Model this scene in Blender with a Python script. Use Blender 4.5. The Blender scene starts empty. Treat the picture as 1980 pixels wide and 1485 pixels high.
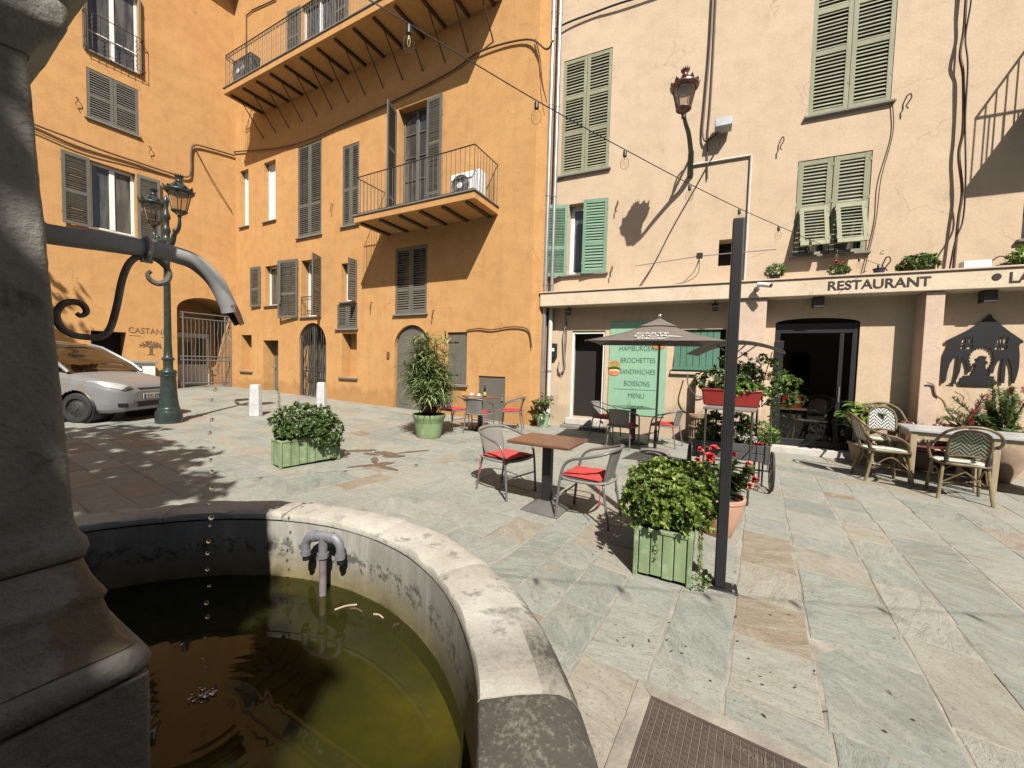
import bpy, bmesh, math, random
from mathutils import Matrix, Vector, noise
R = math.radians
random.seed(7)
scene = bpy.context.scene
COL = scene.collection
# ------------------------------------------------------------------ camera
CZ = 1.55
pit, rol = R(2.7106), R(1.5484)
fw = Vector((0, math.cos(pit), -math.sin(pit)))
rt = Vector((1, 0, 0)); upv = rt.cross(fw)
r2 = math.cos(rol)*rt + math.sin(rol)*upv
u2 = -math.sin(rol)*rt + math.cos(rol)*upv
cd = bpy.data.cameras.new("camera"); cam = bpy.data.objects.new("camera", cd); COL.objects.link(cam)
cam.matrix_world = Matrix(((r2.x, u2.x, -fw.x, 0), (r2.y, u2.y, -fw.y, 0), (r2.z, u2.z, -fw.z, CZ), (0, 0, 0, 1)))
cd.sensor_width = 36; cd.lens = 36*760/1980; cd.clip_start = 0.02; cd.clip_end = 2000
scene.camera = cam
# ------------------------------------------------------------------ sky and sun
LD = Vector((-0.1406, 0.6590, -0.7389)).normalized()          # the way sunlight travels
w = bpy.data.worlds.new("World"); scene.world = w; w.use_nodes = True
nt = w.node_tree; bg = nt.nodes["Background"]
sky = nt.nodes.new("ShaderNodeTexSky"); sky.sky_type = 'NISHITA'; sky.sun_disc = False
sky.sun_elevation = math.asin(-LD.z); sky.sun_rotation = math.atan2(-LD.x, -LD.y)
sky.air_density = 1.0; sky.dust_density = 1.5; sky.ozone_density = 1.0
nt.links.new(sky.outputs[0], bg.inputs[0]); bg.inputs[1].default_value = 0.05
sl = bpy.data.lights.new("sun", 'SUN'); sl.energy = 4.9; sl.angle = R(0.53); sl.color = (1, 0.95, 0.86)
so = bpy.data.objects.new("sun", sl); COL.objects.link(so)
so.rotation_mode = 'QUATERNION'; so.rotation_quaternion = LD.to_track_quat('-Z', 'Y'); so.location = (3, -12, 14)
scene.view_settings.view_transform = 'Standard'; scene.view_settings.look = 'None'
scene.view_settings.exposure = 0.66; scene.view_settings.gamma = 1.0
scene.cycles.max_bounces = 8; scene.cycles.diffuse_bounces = 1; scene.cycles.transparent_max_bounces = 24
scene.cycles.caustics_reflective = False; scene.cycles.caustics_refractive = False
scene.cycles.sample_clamp_indirect = 6.0

def gz(x, y): return -0.022*x + 0.0077*y

# ------------------------------------------------------------------ materials
class NT:
    def __init__(s, name):
        s.m = bpy.data.materials.new(name); s.m.use_nodes = True
        s.t = s.m.node_tree; s.b = s.t.nodes["Principled BSDF"]; s.out = s.t.nodes["Material Output"]
    def n(s, typ, **kw):
        nd = s.t.nodes.new("ShaderNode"+typ)
        for k, v in kw.items(): setattr(nd, k, v)
        return nd
    def l(s, a, b): s.t.links.new(a, b)
    def coord(s): return s.n("TexCoord").outputs["Object"]
    def noise(s, vec, scale, detail=6, rough=0.55, dist=0.0):
        nd = s.n("TexNoise"); nd.inputs["Scale"].default_value = scale; nd.inputs["Detail"].default_value = detail
        nd.inputs["Roughness"].default_value = rough; nd.inputs["Distortion"].default_value = dist
        s.l(vec, nd.inputs["Vector"]); return nd.outputs["Fac"]
    def scale(s, vec, sc, rot=(0, 0, 0), loc=(0, 0, 0)):
        m = s.n("Mapping"); m.inputs["Scale"].default_value = sc; m.inputs["Rotation"].default_value = rot; m.inputs["Location"].default_value = loc
        s.l(vec, m.inputs["Vector"]); return m.outputs[0]
    def ramp(s, fac, stops):
        r = s.n("ValToRGB"); e = r.color_ramp.elements
        while len(e) < len(stops): e.new(0.5)
        for i, (p, c) in enumerate(stops):
            e[i].position = p; e[i].color = (c, c, c, 1) if not hasattr(c, '__len__') else tuple(c)[:3]+(1,)
        s.l(fac, r.inputs[0]); return r.outputs[0]
    def mix(s, fac, a, b, mode='MIX'):
        m = s.n("Mix", data_type='RGBA', blend_type=mode)
        for sock, v in ((m.inputs[0], fac), (m.inputs[6], a), (m.inputs[7], b)):
            if hasattr(v, 'is_linked'): s.l(v, sock)
            elif hasattr(v, '__len__'): sock.default_value = tuple(v)[:3]+(1,)
            else: sock.default_value = v
        return m.outputs[2]
    def math(s, op, a, b=0.0, c=0.0):
        m = s.n("Math", operation=op)
        for i, v in enumerate((a, b, c)):
            if hasattr(v, 'is_linked'): s.l(v, m.inputs[i])
            else: m.inputs[i].default_value = v
        return m.outputs[0]
    def bump(s, h, strength, dist=0.02):
        b = s.n("Bump"); b.inputs["Strength"].default_value = strength; b.inputs["Distance"].default_value = dist
        s.l(h, b.inputs["Height"]); s.l(b.outputs[0], s.b.inputs["Normal"])
    def base(s, c):
        if hasattr(c, 'is_linked'): s.l(c, s.b.inputs["Base Color"])
        else: s.b.inputs["Base Color"].default_value = tuple(c)[:3]+(1,)
    def set(s, **kw):
        for k, v in kw.items(): s.b.inputs[k.replace('_', ' ')].default_value = v

ALB = 0.78
def simple(name, col, rough=0.6, metal=0.0, var=0.12, scale=6, bump=0.0, bscale=60, spec=0.5, wear=None, streak=None):
    """a paint, wood, metal or cloth: the colour breathes a little, with optional wear patches and fine relief"""
    col = [v*ALB for v in col]; wear = wear and ([v*ALB for v in wear[0]], *wear[1:])
    k = NT(name); co = k.coord()
    n1 = k.noise(co if streak is None else k.scale(co, streak), scale, 5)
    c = k.mix(k.ramp(n1, [(0.3, 0), (0.7, 1)]), [v*(1-var) for v in col], [min(1, v*(1+var)) for v in col])
    if wear:
        wc, amt, wsc = wear
        c = k.mix(k.ramp(k.noise(co, wsc, 8, 0.65), [(1-amt-0.06, 0), (1-amt+0.04, 1)]), c, wc)
    k.base(c); k.set(Roughness=rough, Metallic=metal)
    k.b.inputs["Specular IOR Level"].default_value = spec
    if bump: k.bump(k.noise(co, bscale, 4), bump, 0.01)
    return k.m

def plaster(name, col, tint, dark, streaks=0.25, relief=0.35):
    col, tint, dark = ([v*0.74 for v in c_] for c_ in (col, tint, dark))
    k = NT(name); co = k.coord()
    big = k.noise(co, 0.55, 5, 0.6, 0.3); mid = k.noise(co, 2.6, 7, 0.62); fine = k.noise(co, 26, 5)
    c = k.mix(k.ramp(big, [(0.35, 0), (0.65, 1)]), col, tint)
    c = k.mix(k.math('MULTIPLY', k.ramp(mid, [(0.45, 0), (0.72, 1)]), 0.5), c, dark)
    st = k.noise(k.scale(co, (5, 5, 0.35)), 1.2, 6, 0.6)
    c = k.mix(k.math('MULTIPLY', k.ramp(st, [(0.52, 0), (0.75, 1)]), streaks), c, dark)
    sx = k.n("SeparateXYZ"); k.l(co, sx.inputs[0])
    zz = k.math('SUBTRACT', sx.outputs[2], k.math('MULTIPLY', mid, 1.1))
    c = k.mix(k.math('MULTIPLY', k.ramp(zz, [(-0.35, 0.6), (0.25, 0)]), 0.8), c, [v*.8 for v in dark])      # damp foot of the wall
    c = k.mix(k.math('MULTIPLY', k.ramp(k.noise(co, 1.3, 8, 0.7, 1.2), [(0.60, 0), (0.66, 1)]), 0.16), c, [min(1, v*1.18) for v in col])
    c = k.mix(k.math('MULTIPLY', k.ramp(k.noise(co, 7, 9, 0.7), [(0.66, 0), (0.72, 1)]), 0.18), c, [min(1, v*1.25+.05) for v in col])
    c = k.mix(0.12, c, k.ramp(fine, [(0.3, 0.25), (0.7, 0.75)]), 'OVERLAY')
    vo = k.n("TexVoronoi", feature='DISTANCE_TO_EDGE'); vo.inputs["Scale"].default_value = 0.55
    wb = k.n("VectorMath", operation='ADD'); k.l(co, wb.inputs[0]); nz = k.n("TexNoise"); nz.inputs["Scale"].default_value = 2.2; nz.inputs["Detail"].default_value = 8; k.l(co, nz.inputs["Vector"])
    ws = k.n("VectorMath", operation='SCALE'); k.l(nz.outputs["Color"], ws.inputs[0]); ws.inputs["Scale"].default_value = 0.7; k.l(ws.outputs[0], wb.inputs[1]); k.l(wb.outputs[0], vo.inputs["Vector"])
    ck = k.math('MULTIPLY', k.ramp(vo.outputs["Distance"], [(0.0, 1), (0.006, 0)]), k.ramp(k.noise(co, 0.8, 3), [(0.52, 0), (0.6, 1)]))
    c = k.mix(k.math('MULTIPLY', ck, 0.45), c, [v*.45 for v in dark])      # hairline cracks
    k.base(c); k.set(Roughness=0.92); k.b.inputs["Specular IOR Level"].default_value = 0.2
    h = k.math('ADD', k.math('MULTIPLY', mid, 1.0), k.math('MULTIPLY', fine, 0.3))
    k.bump(h, relief, 0.03)
    return k.m

M = {}
M['orange'] = plaster("orange_plaster", (0.735, 0.415, 0.170), (0.67, 0.365, 0.145), (0.50, 0.26, 0.10), 0.36)
M['peach'] = plaster("peach_plaster", (0.785, 0.61, 0.435), (0.745, 0.565, 0.395), (0.56, 0.43, 0.31), 0.3, 0.2)
M['cream'] = plaster("cream_plaster", (0.86, 0.72, 0.56), (0.82, 0.67, 0.50), (0.60, 0.46, 0.32), 0.15)
M['pinkish'] = plaster("pink_beige_paint", (0.78, 0.60, 0.47), (0.74, 0.56, 0.43), (0.6, 0.46, 0.36), 0.12, 0.2)
M['soffit'] = simple("brown_boards", (0.10, 0.055, 0.03), 0.8, streak=(8, 1, 1))
M['greyshut'] = simple("taupe_shutter_paint", (0.16, 0.15, 0.125), 0.55, var=0.1, scale=3)
M['sage'] = simple("weathered_sage_paint", (0.32, 0.32, 0.205), 0.7, var=0.16, scale=5, streak=(1, 1, 0.25), wear=((0.36, 0.33, 0.27), 0.36, 9))
M['green'] = simple("green_shutter_paint", (0.19, 0.33, 0.215), 0.5, var=0.08)
M['dgreen'] = simple("dark_green_wood", (0.075, 0.20, 0.13), 0.55, streak=(6, 6, .6), var=0.2)
M['white'] = simple("white_paint", (0.95, 0.95, 0.93), 0.45, var=0.04)
M['offwhite'] = simple("offwhite_plastic", (0.70, 0.69, 0.66), 0.5, var=0.05)
M['sill'] = simple("slate_sill", (0.24, 0.22, 0.20), 0.8, bump=0.2)
M['iron'] = simple("grey_ironwork", (0.075, 0.068, 0.06), 0.6, metal=0.3)
M['rust'] = simple("rusty_iron", (0.16, 0.085, 0.05), 0.8, var=0.3, scale=20)
M['black'] = simple("black_powder_coat", (0.018, 0.019, 0.022), 0.45, var=0.1)
M['cable'] = simple("black_cable", (0.035, 0.03, 0.028), 0.6)
M['cablebrown'] = simple("brown_cable", (0.11, 0.06, 0.035), 0.6)
M['zinc'] = simple("zinc_pipe", (0.55, 0.55, 0.56), 0.38, metal=0.75, var=0.12, scale=4)
M['pipewhite'] = simple("painted_pipe", (0.72, 0.69, 0.64), 0.6, var=0.08)
M['pipered'] = simple("red_pipe", (0.24, 0.05, 0.035), 0.6)
M['dark'] = simple("dark_interior", (0.020, 0.016, 0.013), 0.9)  # used behind openings as painted stand-in for unlit depth
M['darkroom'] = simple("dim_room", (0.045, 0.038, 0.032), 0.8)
M['lampgreen'] = simple("lamp_green_iron", (0.032, 0.048, 0.042), 0.33, var=0.3, scale=14, bump=0.08, bscale=30)
M['bronze'] = simple("bronze_lantern", (0.23, 0.13, 0.11), 0.35, metal=0.55, var=0.2)
M['verdigris'] = simple("verdigris_bracket", (0.05, 0.075, 0.07), 0.55, var=0.5, scale=18)
M['greymetal'] = simple("grey_tube", (0.22, 0.215, 0.205), 0.42, metal=0.35, var=0.1)
M['red'] = simple("red_cloth", (0.62, 0.062, 0.060), 0.85, var=0.14, scale=9, bump=0.3, bscale=200)
M['redplastic'] = simple("red_plastic", (0.30, 0.028, 0.025), 0.4)
M['cratered'] = simple("red_crate", (0.75, 0.03, 0.03), 0.4)
M['wood'] = simple("brown_tabletop", (0.20, 0.095, 0.058), 0.30, var=0.22, scale=4, streak=(1, 9, 1))
M['greenwood'] = simple("green_planter_wood", (0.245, 0.335, 0.175), 0.65, var=0.2, scale=4, streak=(3, 3, .5), wear=((0.36, 0.43, 0.29), 0.40, 14), bump=0.12, bscale=50)
M['greenpot'] = simple("green_glazed_pot", (0.29, 0.41, 0.20), 0.4, var=0.15, scale=5, wear=((0.5, 0.6, 0.36), 0.33, 8))
M['palegreenpot'] = simple("pale_green_pot", (0.38, 0.52, 0.34), 0.5, var=0.12)
M['terracotta'] = simple("terracotta", (0.62, 0.36, 0.25), 0.8, var=0.12, scale=5, wear=((0.72, 0.50, 0.38), 0.34, 6))
M['pinkpot'] = simple("pale_stone_pot", (0.52, 0.38, 0.28), 0.85, var=0.15, bump=0.2)
M['soil'] = simple("potting_soil", (0.06, 0.035, 0.024), 1.0, var=0.5, scale=40, bump=1.0, bscale=60)
M['greywood'] = simple("grey_planter_wood", (0.085, 0.086, 0.088), 0.6, var=0.15, streak=(1, 6, 6))
M['taupe'] = simple("taupe_canvas", (0.185, 0.155, 0.135), 0.9, var=0.08, scale=4, bump=0.15, bscale=240)
M['stem'] = simple("brown_stem", (0.13, 0.085, 0.05), 0.9)
M['branch'] = simple("bare_branch", (0.36, 0.24, 0.14), 0.9, var=0.2)
M['rattan'] = simple("brown_rattan", (0.20, 0.14, 0.075), 0.45, var=0.3, scale=14)
M['bamboo'] = simple("bamboo_legs", (0.27, 0.215, 0.115), 0.45, var=0.22, scale=10)
M['binding'] = simple("dark_binding", (0.05, 0.04, 0.035), 0.6)
M['stonetop'] = simple("grey_stone_tabletop", (0.52, 0.52, 0.53), 0.35, var=0.14, scale=3)
M['woodlt'] = simple("pale_table_wood", (0.50, 0.40, 0.27), 0.7, var=0.18, scale=5, streak=(6, 6, .7))
M['maroon'] = simple("maroon_leather", (0.18, 0.055, 0.045), 0.3, var=0.2)
M['marble'] = simple("grey_marble", (0.60, 0.60, 0.60), 0.55, var=0.16, scale=5)
M['castiron'] = simple("cast_iron_cover", (0.115, 0.09, 0.075), 0.6, metal=0.2, var=0.2, scale=10)
M['castlight'] = simple("worn_cast_iron", (0.22, 0.19, 0.165), 0.5, metal=0.3, var=0.2)
M['mortar'] = simple("beige_mortar", (0.34, 0.31, 0.26), 0.95, var=0.32, scale=5, bump=0.5, bscale=40)
M['silver'] = simple("silver_car_paint", (0.32, 0.325, 0.335), 0.30, metal=0.35, var=0.08, scale=2, wear=((0.33, 0.29, 0.25), 0.42, 2))
M['rubber'] = simple("tyre_rubber", (0.028, 0.027, 0.026), 0.8)
M['hub'] = simple("dark_steel_wheel", (0.06, 0.058, 0.055), 0.6, metal=0.4)
M['plate'] = simple("number_plate", (0.62, 0.61, 0.55), 0.5, var=0.03)
M['blueplate'] = simple("plate_blue_band", (0.03, 0.06, 0.3), 0.5)
M['galv'] = simple("galvanised_spout", (0.40, 0.40, 0.40), 0.55, metal=0.1, var=0.16, scale=14, wear=((0.22, 0.15, 0.10), 0.3, 16))
M['oldiron'] = simple("old_iron_bracket", (0.19, 0.175, 0.16), 0.7, var=0.3, scale=25, bump=0.3, bscale=80, wear=((0.17, 0.11, 0.07), 0.4, 20))
M['elbow'] = simple("grey_galvanised_elbow", (0.25, 0.25, 0.275), 0.55, metal=0.25, var=0.15, scale=20)
M['pipeold'] = simple("stained_standpipe", (0.24, 0.20, 0.22), 0.6, var=0.3, scale=14, wear=((0.48, 0.42, 0.44), 0.36, 10))
M['wicker'] = simple("wicker_basket", (0.34, 0.25, 0.165), 0.8, var=0.35, scale=22, streak=(6, 6, .5), bump=0.4, bscale=50)
M['poster'] = simple("mint_green_poster", (0.33, 0.56, 0.39), 0.5, var=0.05)
M['ink'] = simple("dark_green_ink", (0.025, 0.10, 0.05), 0.6)
M['brownink'] = simple("brown_lettering", (0.028, 0.016, 0.013), 0.6)
M['signgrey'] = simple("grey_brown_lettering", (0.20, 0.125, 0.075), 0.7)
M['signblack'] = simple("black_sign_metal", (0.014, 0.015, 0.018), 0.5)
M['bun'] = simple("burger_bun", (0.70, 0.26, 0.08), 0.6, var=0.25)
M['patty'] = simple("burger_patty", (0.13, 0.05, 0.02), 0.7, var=0.4)
M['lettuce'] = simple("lettuce", (0.32, 0.42, 0.08), 0.6, var=0.5, scale=40)
M['cheese'] = simple("sauce", (0.85, 0.72, 0.5), 0.6)
M['cardboard'] = simple("cardboard", (0.42, 0.31, 0.19), 0.9)
M['creamcloth'] = simple("cream_cloth", (0.55, 0.48, 0.36), 0.9)
M['beer'] = simple("brown_bottle", (0.03, 0.014, 0.006), 0.12)
M['label'] = simple("yellow_bottle_label", (0.65, 0.50, 0.16), 0.6)
M['bluepot'] = simple("dark_blue_pot", (0.04, 0.045, 0.09), 0.5)
M['greybox'] = simple("pale_grey_box", (0.42, 0.45, 0.48), 0.5)
M['lid'] = simple("weathered_lid", (0.33, 0.30, 0.275), 0.8, var=0.2)
M['chrome'] = simple("bright_finial", (0.85, 0.85, 0.85), 0.15, metal=1.0)
M['stonewhite'] = simple("white_stone_step", (0.62, 0.58, 0.52), 0.8, var=0.14, bump=0.15)
M['petalred'] = simple("red_petals", (0.68, 0.05, 0.045), 0.6, var=0.3, scale=30)
M['petaldeep'] = simple("crimson_petals", (0.42, 0.015, 0.03), 0.6, var=0.3, scale=30)
M['petalpink'] = simple("coral_petals", (0.80, 0.28, 0.22), 0.6, var=0.3, scale=30)
M['petalwhite'] = simple("white_petals", (0.85, 0.84, 0.80), 0.6, var=0.06)
M['darkgrate'] = simple("wet_brown_joint", (0.17, 0.115, 0.075), 0.9, var=0.4, scale=14, bump=0.4)
M['litter'] = simple("dry_leaf", (0.07, 0.045, 0.03), 0.9, var=0.4)

def glass_dark():
    k = NT("window_glass"); k.base(k.mix(k.ramp(k.noise(k.scale(k.coord(), (3, 3, .4)), 2, 4), [(.4, 0), (.6, 1)]), (0.05, 0.047, 0.042), (0.12, 0.112, 0.10))); k.set(Roughness=0.08); k.b.inputs['Specular IOR Level'].default_value = 0.9; return k.m  # pale grey base stands in for reflections in the panes
def glass_clear(name, tint=(0.9, 0.9, 0.9), refl=0.12, blend=0.25):
    """thin pane: lets light straight through, mirrors a little at a slant"""
    k = NT(name); tr = k.n("BsdfTransparent"); gl = k.n("BsdfGlossy"); mx = k.n("MixShader"); lw = k.n("LayerWeight")
    tr.inputs[0].default_value = tuple(tint)+(1,); gl.inputs["Roughness"].default_value = 0.03
    lw.inputs["Blend"].default_value = blend
    f = k.math('ADD', k.math('MULTIPLY', lw.outputs["Fresnel"], 1.0), refl)
    k.l(f, mx.inputs[0]); k.l(tr.outputs[0], mx.inputs[1]); k.l(gl.outputs[0], mx.inputs[2]); k.l(mx.outputs[0], k.out.inputs[0]); return k.m
M['pane'] = glass_dark()
M['glass'] = glass_clear("clear_glass", (0.985, 0.98, 0.97), 0.04, 0.06)
M['shopglass'] = glass_clear("shop_door_glass", (0.75, 0.75, 0.73), 0.02, 0.15)
M['lampglass'] = glass_clear("lantern_glass", (0.80, 0.76, 0.72), 0.05, 0.2)
M['tabglass'] = glass_clear("green_glass_top", (0.35, 0.62, 0.48), 0.06, 0.35)
M['windscreen'] = glass_clear("windscreen_glass", (0.12, 0.12, 0.11), 0.10, 0.4)
M['headlight'] = glass_clear("headlight_lens", (0.85, 0.85, 0.85), 0.14, 0.3)

def leafmat(name, c1, c2, c3=None, rough=0.38, trans=0.3):
    k = NT(name)
    g = k.n("NewGeometry").outputs["Random Per Island"]
    stops = [(0.0, c1), (0.6, c2)] + ([(0.93, c3)] if c3 else [])
    c = k.ramp(g, stops); k.base(c); k.set(Roughness=rough); k.b.inputs["Specular IOR Level"].default_value = 0.45
    tl = k.n("BsdfTranslucent"); mx = k.n("MixShader"); mx.inputs[0].default_value = trans
    k.l(k.mix(0.5, c, (0.25, 0.35, 0.03)), tl.inputs[0]); k.l(k.b.outputs[0], mx.inputs[1]); k.l(tl.outputs[0], mx.inputs[2]); k.l(mx.outputs[0], k.out.inputs[0])
    return k.m
M['leafA'] = leafmat("glossy_shrub_leaf", (0.040, 0.075, 0.012), (0.125, 0.195, 0.030), (0.30, 0.36, 0.07))
M['leafB'] = leafmat("hedge_leaf", (0.035, 0.075, 0.020), (0.080, 0.140, 0.035), (0.16, 0.22, 0.08))
M['leafC'] = leafmat("oleander_leaf", (0.06, 0.095, 0.030), (0.17, 0.225, 0.085), (0.36, 0.39, 0.19))
M['leafD'] = leafmat("rubber_plant_leaf", (0.030, 0.050, 0.018), (0.09, 0.13, 0.04), (0.26, 0.27, 0.13), 0.25, 0.15)
M['leafE'] = leafmat("bright_leaf", (0.07, 0.14, 0.02), (0.13, 0.25, 0.04), (0.25, 0.38, 0.08))
M['leafF'] = leafmat("dark_rose_leaf", (0.025, 0.045, 0.018), (0.055, 0.095, 0.030), (0.11, 0.15, 0.05))
M['leafG'] = leafmat("ivy_leaf", (0.10, 0.15, 0.05), (0.20, 0.26, 0.10), (0.35, 0.38, 0.20))
M['treeleaf'] = leafmat("tree_leaf", (0.04, 0.08, 0.02), (0.09, 0.15, 0.03))
M['reddish'] = leafmat("russet_leaf", (0.16, 0.07, 0.04), (0.28, 0.13, 0.07))

# paving slabs: schist, one tone per slab from its colour attribute, streaked along a direction of its own
def pavemat():
    k = NT("schist_slabs"); co = k.coord()
    at = k.n("Attribute", attribute_name="slab"); sep = k.n("SeparateColor"); k.l(at.outputs["Color"], sep.inputs[0])
    r, g, b = sep.outputs
    vr = k.n("VectorRotate", rotation_type='Z_AXIS'); k.l(co, vr.inputs["Vector"]); k.l(k.math('MULTIPLY', g, 2.6), vr.inputs["Angle"])
    ad = k.n("VectorMath", operation='ADD'); k.l(vr.outputs[0], ad.inputs[0])
    cx = k.n("CombineXYZ"); k.l(k.math('MULTIPLY', r, 37), cx.inputs[0]); k.l(k.math('MULTIPLY', b, 51), cx.inputs[1]); k.l(cx.outputs[0], ad.inputs[1])
    v = ad.outputs[0]
    tone = k.ramp(r, [(0.0, (0.275, 0.295, 0.27)), (0.25, (0.33, 0.345, 0.315)), (0.50, (0.37, 0.37, 0.335)), (0.74, (0.40, 0.385, 0.335)), (0.88, (0.40, 0.355, 0.295)), (0.96, (0.36, 0.29, 0.225)), (1.0, (0.31, 0.23, 0.16))])
    s1 = k.noise(k.scale(v, (1.7, 4.6, 1)), 2.6, 10, 0.72, 0.9)
    s2 = k.noise(k.scale(v, (6, 20, 1)), 4.0, 7, 0.68, 0.8)
    bl = k.noise(v, 3.5, 6, 0.6, 0.4)
    c = k.mix(k.math('MULTIPLY', k.ramp(s1, [(0.44, 0), (0.68, 1)]), 0.7), tone, k.mix(0.6, tone, (0.56, 0.54, 0.48)))
    c = k.mix(k.math('MULTIPLY', k.ramp(s1, [(0.26, 1), (0.45, 0)]), 0.55), c, (0.17, 0.165, 0.15))
    c = k.mix(k.math('MULTIPLY', k.ramp(bl, [(0.50, 0), (0.70, 1)]), k.math('MULTIPLY', b, 0.55)), c, (0.37, 0.31, 0.235))
    c = k.mix(k.math('MULTIPLY', k.ramp(s2, [(0.57, 0), (0.70, 1)]), 0.5), c, (0.64, 0.63, 0.58))
    c = k.mix(k.math('MULTIPLY', k.ramp(k.noise(co, 55, 4, 0.6), [(0.57, 0), (0.68, 1)]), 0.5), c, (0.13, 0.115, 0.10))
    c = k.mix(k.math('MULTIPLY', k.ramp(k.noise(co, 0.9, 7, 0.65), [(0.52, 0), (0.72, 1)]), 0.35), c, (0.19, 0.165, 0.14))
    c = k.mix(1.0, c, (0.73, 0.745, 0.73), 'MULTIPLY'); k.base(c)
    k.l(k.ramp(s1, [(0.3, 0.5), (0.7, 0.8)]), k.b.inputs["Roughness"])
    k.b.inputs["Specular IOR Level"].default_value = 0.35
    k.bump(k.math('ADD', k.math('MULTIPLY', s1, 1.2), k.math('MULTIPLY', s2, 0.5)), 0.8, 0.014)
    return k.m
M['pave'] = pavemat()

def stonemat(name, pale, mid, dark, amt, attr=None, big=2.0, relief=0.6):
    k = NT(name); co = k.coord()
    a = k.noise(co, big, 9, 0.68, 0.35); b = k.noise(co, 11, 8, 0.7, 0.2); f = k.noise(co, 70, 5, 0.6)
    c = k.mix(k.ramp(a, [(0.35, 0), (0.65, 1)]), pale, mid)
    fac = k.ramp(k.math('ADD', k.math('MULTIPLY', a, 0.5), k.math('MULTIPLY', b, 0.5)), [(0.62-amt, 0), (0.74-amt, 1)])
    fac = k.ramp(k.math('ADD', k.math('MULTIPLY', b, 0.6), k.math('MULTIPLY', k.noise(co, big*1.3, 8, 0.7, .6), 0.4)), [(0.66-amt, 0), (0.76-amt, 1)])
    if attr:
        at = k.n("Attribute", attribute_name=attr); sep = k.n("SeparateColor"); k.l(at.outputs["Color"], sep.inputs[0])
        c = k.mix(k.math('MULTIPLY', sep.outputs[0], k.ramp(k.math('ADD', k.math('MULTIPLY', b, .5), k.math('MULTIPLY', f, .5)), [(0.32, 1), (0.72, 0.30)])), c, dark)
    c = k.mix(k.math('MULTIPLY', fac, 0.8), c, dark)
    c = k.mix(k.math('MULTIPLY', k.ramp(f, [(0.55, 0), (0.68, 1)]), 0.3), c, [v*0.4 for v in mid])
    k.base(c); k.set(Roughness=0.9); k.b.inputs["Specular IOR Level"].default_value = 0.25
    k.bump(k.math('ADD', k.math('MULTIPLY', b, 1.0), k.math('MULTIPLY', f, 0.35)), relief, 0.02)
    return k.m
M['coping'] = stonemat("limestone_coping", (0.54, 0.52, 0.465), (0.40, 0.37, 0.31), (0.075, 0.067, 0.057), 0.125, "dirt_shade", 3.0, 0.35)
M['pillar'] = stonemat("weathered_pillar_stone", (0.255, 0.25, 0.22), (0.165, 0.16, 0.14), (0.055, 0.053, 0.046), 0.12, None, 2.4, 0.6)
M['brokenstone'] = stonemat("bare_ochre_stone", (0.33, 0.22, 0.13), (0.27, 0.175, 0.10), (0.14, 0.09, 0.055), 0.05, None, 4)

def brokenmat():
    """moulding whose far corner has split off, showing the ochre stone inside"""
    m = M['pillar'].copy(); m.name = "split_moulding_stone"; t = m.node_tree; b = t.nodes["Principled BSDF"]; k = NT.__new__(NT); k.m = m; k.t = t; k.b = b
    co = k.coord(); sx = k.n("SeparateXYZ"); k.l(co, sx.inputs[0]); old = b.inputs["Base Color"].links[0].from_socket
    e = k.math('ADD', sx.outputs[1], k.math('MULTIPLY', k.math('SUBTRACT', k.noise(k.scale(co, (1, 1, 1.6)), 7, 5, .6), .5), .22))
    oc = k.mix(k.noise(co, 16, 6), (0.235, 0.18, 0.12), (0.15, 0.115, 0.08))
    k.base(k.mix(k.ramp(e, [(0.235, 0), (0.245, 1)]), old, oc)); return m
M['split'] = brokenmat()
def basinmat():
    k = NT("basin_render"); co = k.coord(); sx = k.n("SeparateXYZ"); k.l(co, sx.inputs[0]); z = sx.outputs[2]
    a = k.noise(co, 5, 8, 0.65, 0.3); dr = k.noise(k.scale(co, (14, 14, 1.2)), 1.0, 7, 0.65)
    zz = k.math('ADD', z, k.math('MULTIPLY', k.math('SUBTRACT', a, 0.5), 0.10))
    c = k.mix(k.ramp(a, [(0.3, 0), (0.7, 1)]), (0.37, 0.355, 0.32), (0.255, 0.24, 0.21))
    c = k.mix(k.math('MULTIPLY', k.ramp(dr, [(0.48, 0), (0.66, 1)]), 0.6), c, (0.50, 0.48, 0.44))
    band = k.ramp(zz, [(0.38, 1), (0.545, 0)])                # algae rises from the waterline
    under = k.ramp(zz, [(0.335, 1), (0.36, 0)])
    c = k.mix(k.math('MULTIPLY', band, 0.85), c, k.mix(k.ramp(a, [(0.4, 0), (0.6, 1)]), (0.17, 0.13, 0.05), (0.27, 0.22, 0.10)))
    c = k.mix(under, c, k.mix(k.ramp(a, [(0.35, 0), (0.65, 1)]), (0.075, 0.062, 0.012), (0.15, 0.125, 0.02)))
    sp = k.math('MULTIPLY', k.ramp(k.noise(co, 20, 7, 0.75), [(0.50, 0), (0.57, 1)]), k.ramp(k.math('ABSOLUTE', k.math('SUBTRACT', zz, 0.51)), [(0.03, 1), (0.07, 0)]))
    c = k.mix(k.math('MULTIPLY', sp, 0.8), c, (0.06, 0.055, 0.045))
    k.base(c); k.set(Roughness=0.85); k.bump(a, 0.3, 0.01); return k.m
M['basin'] = basinmat()
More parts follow.
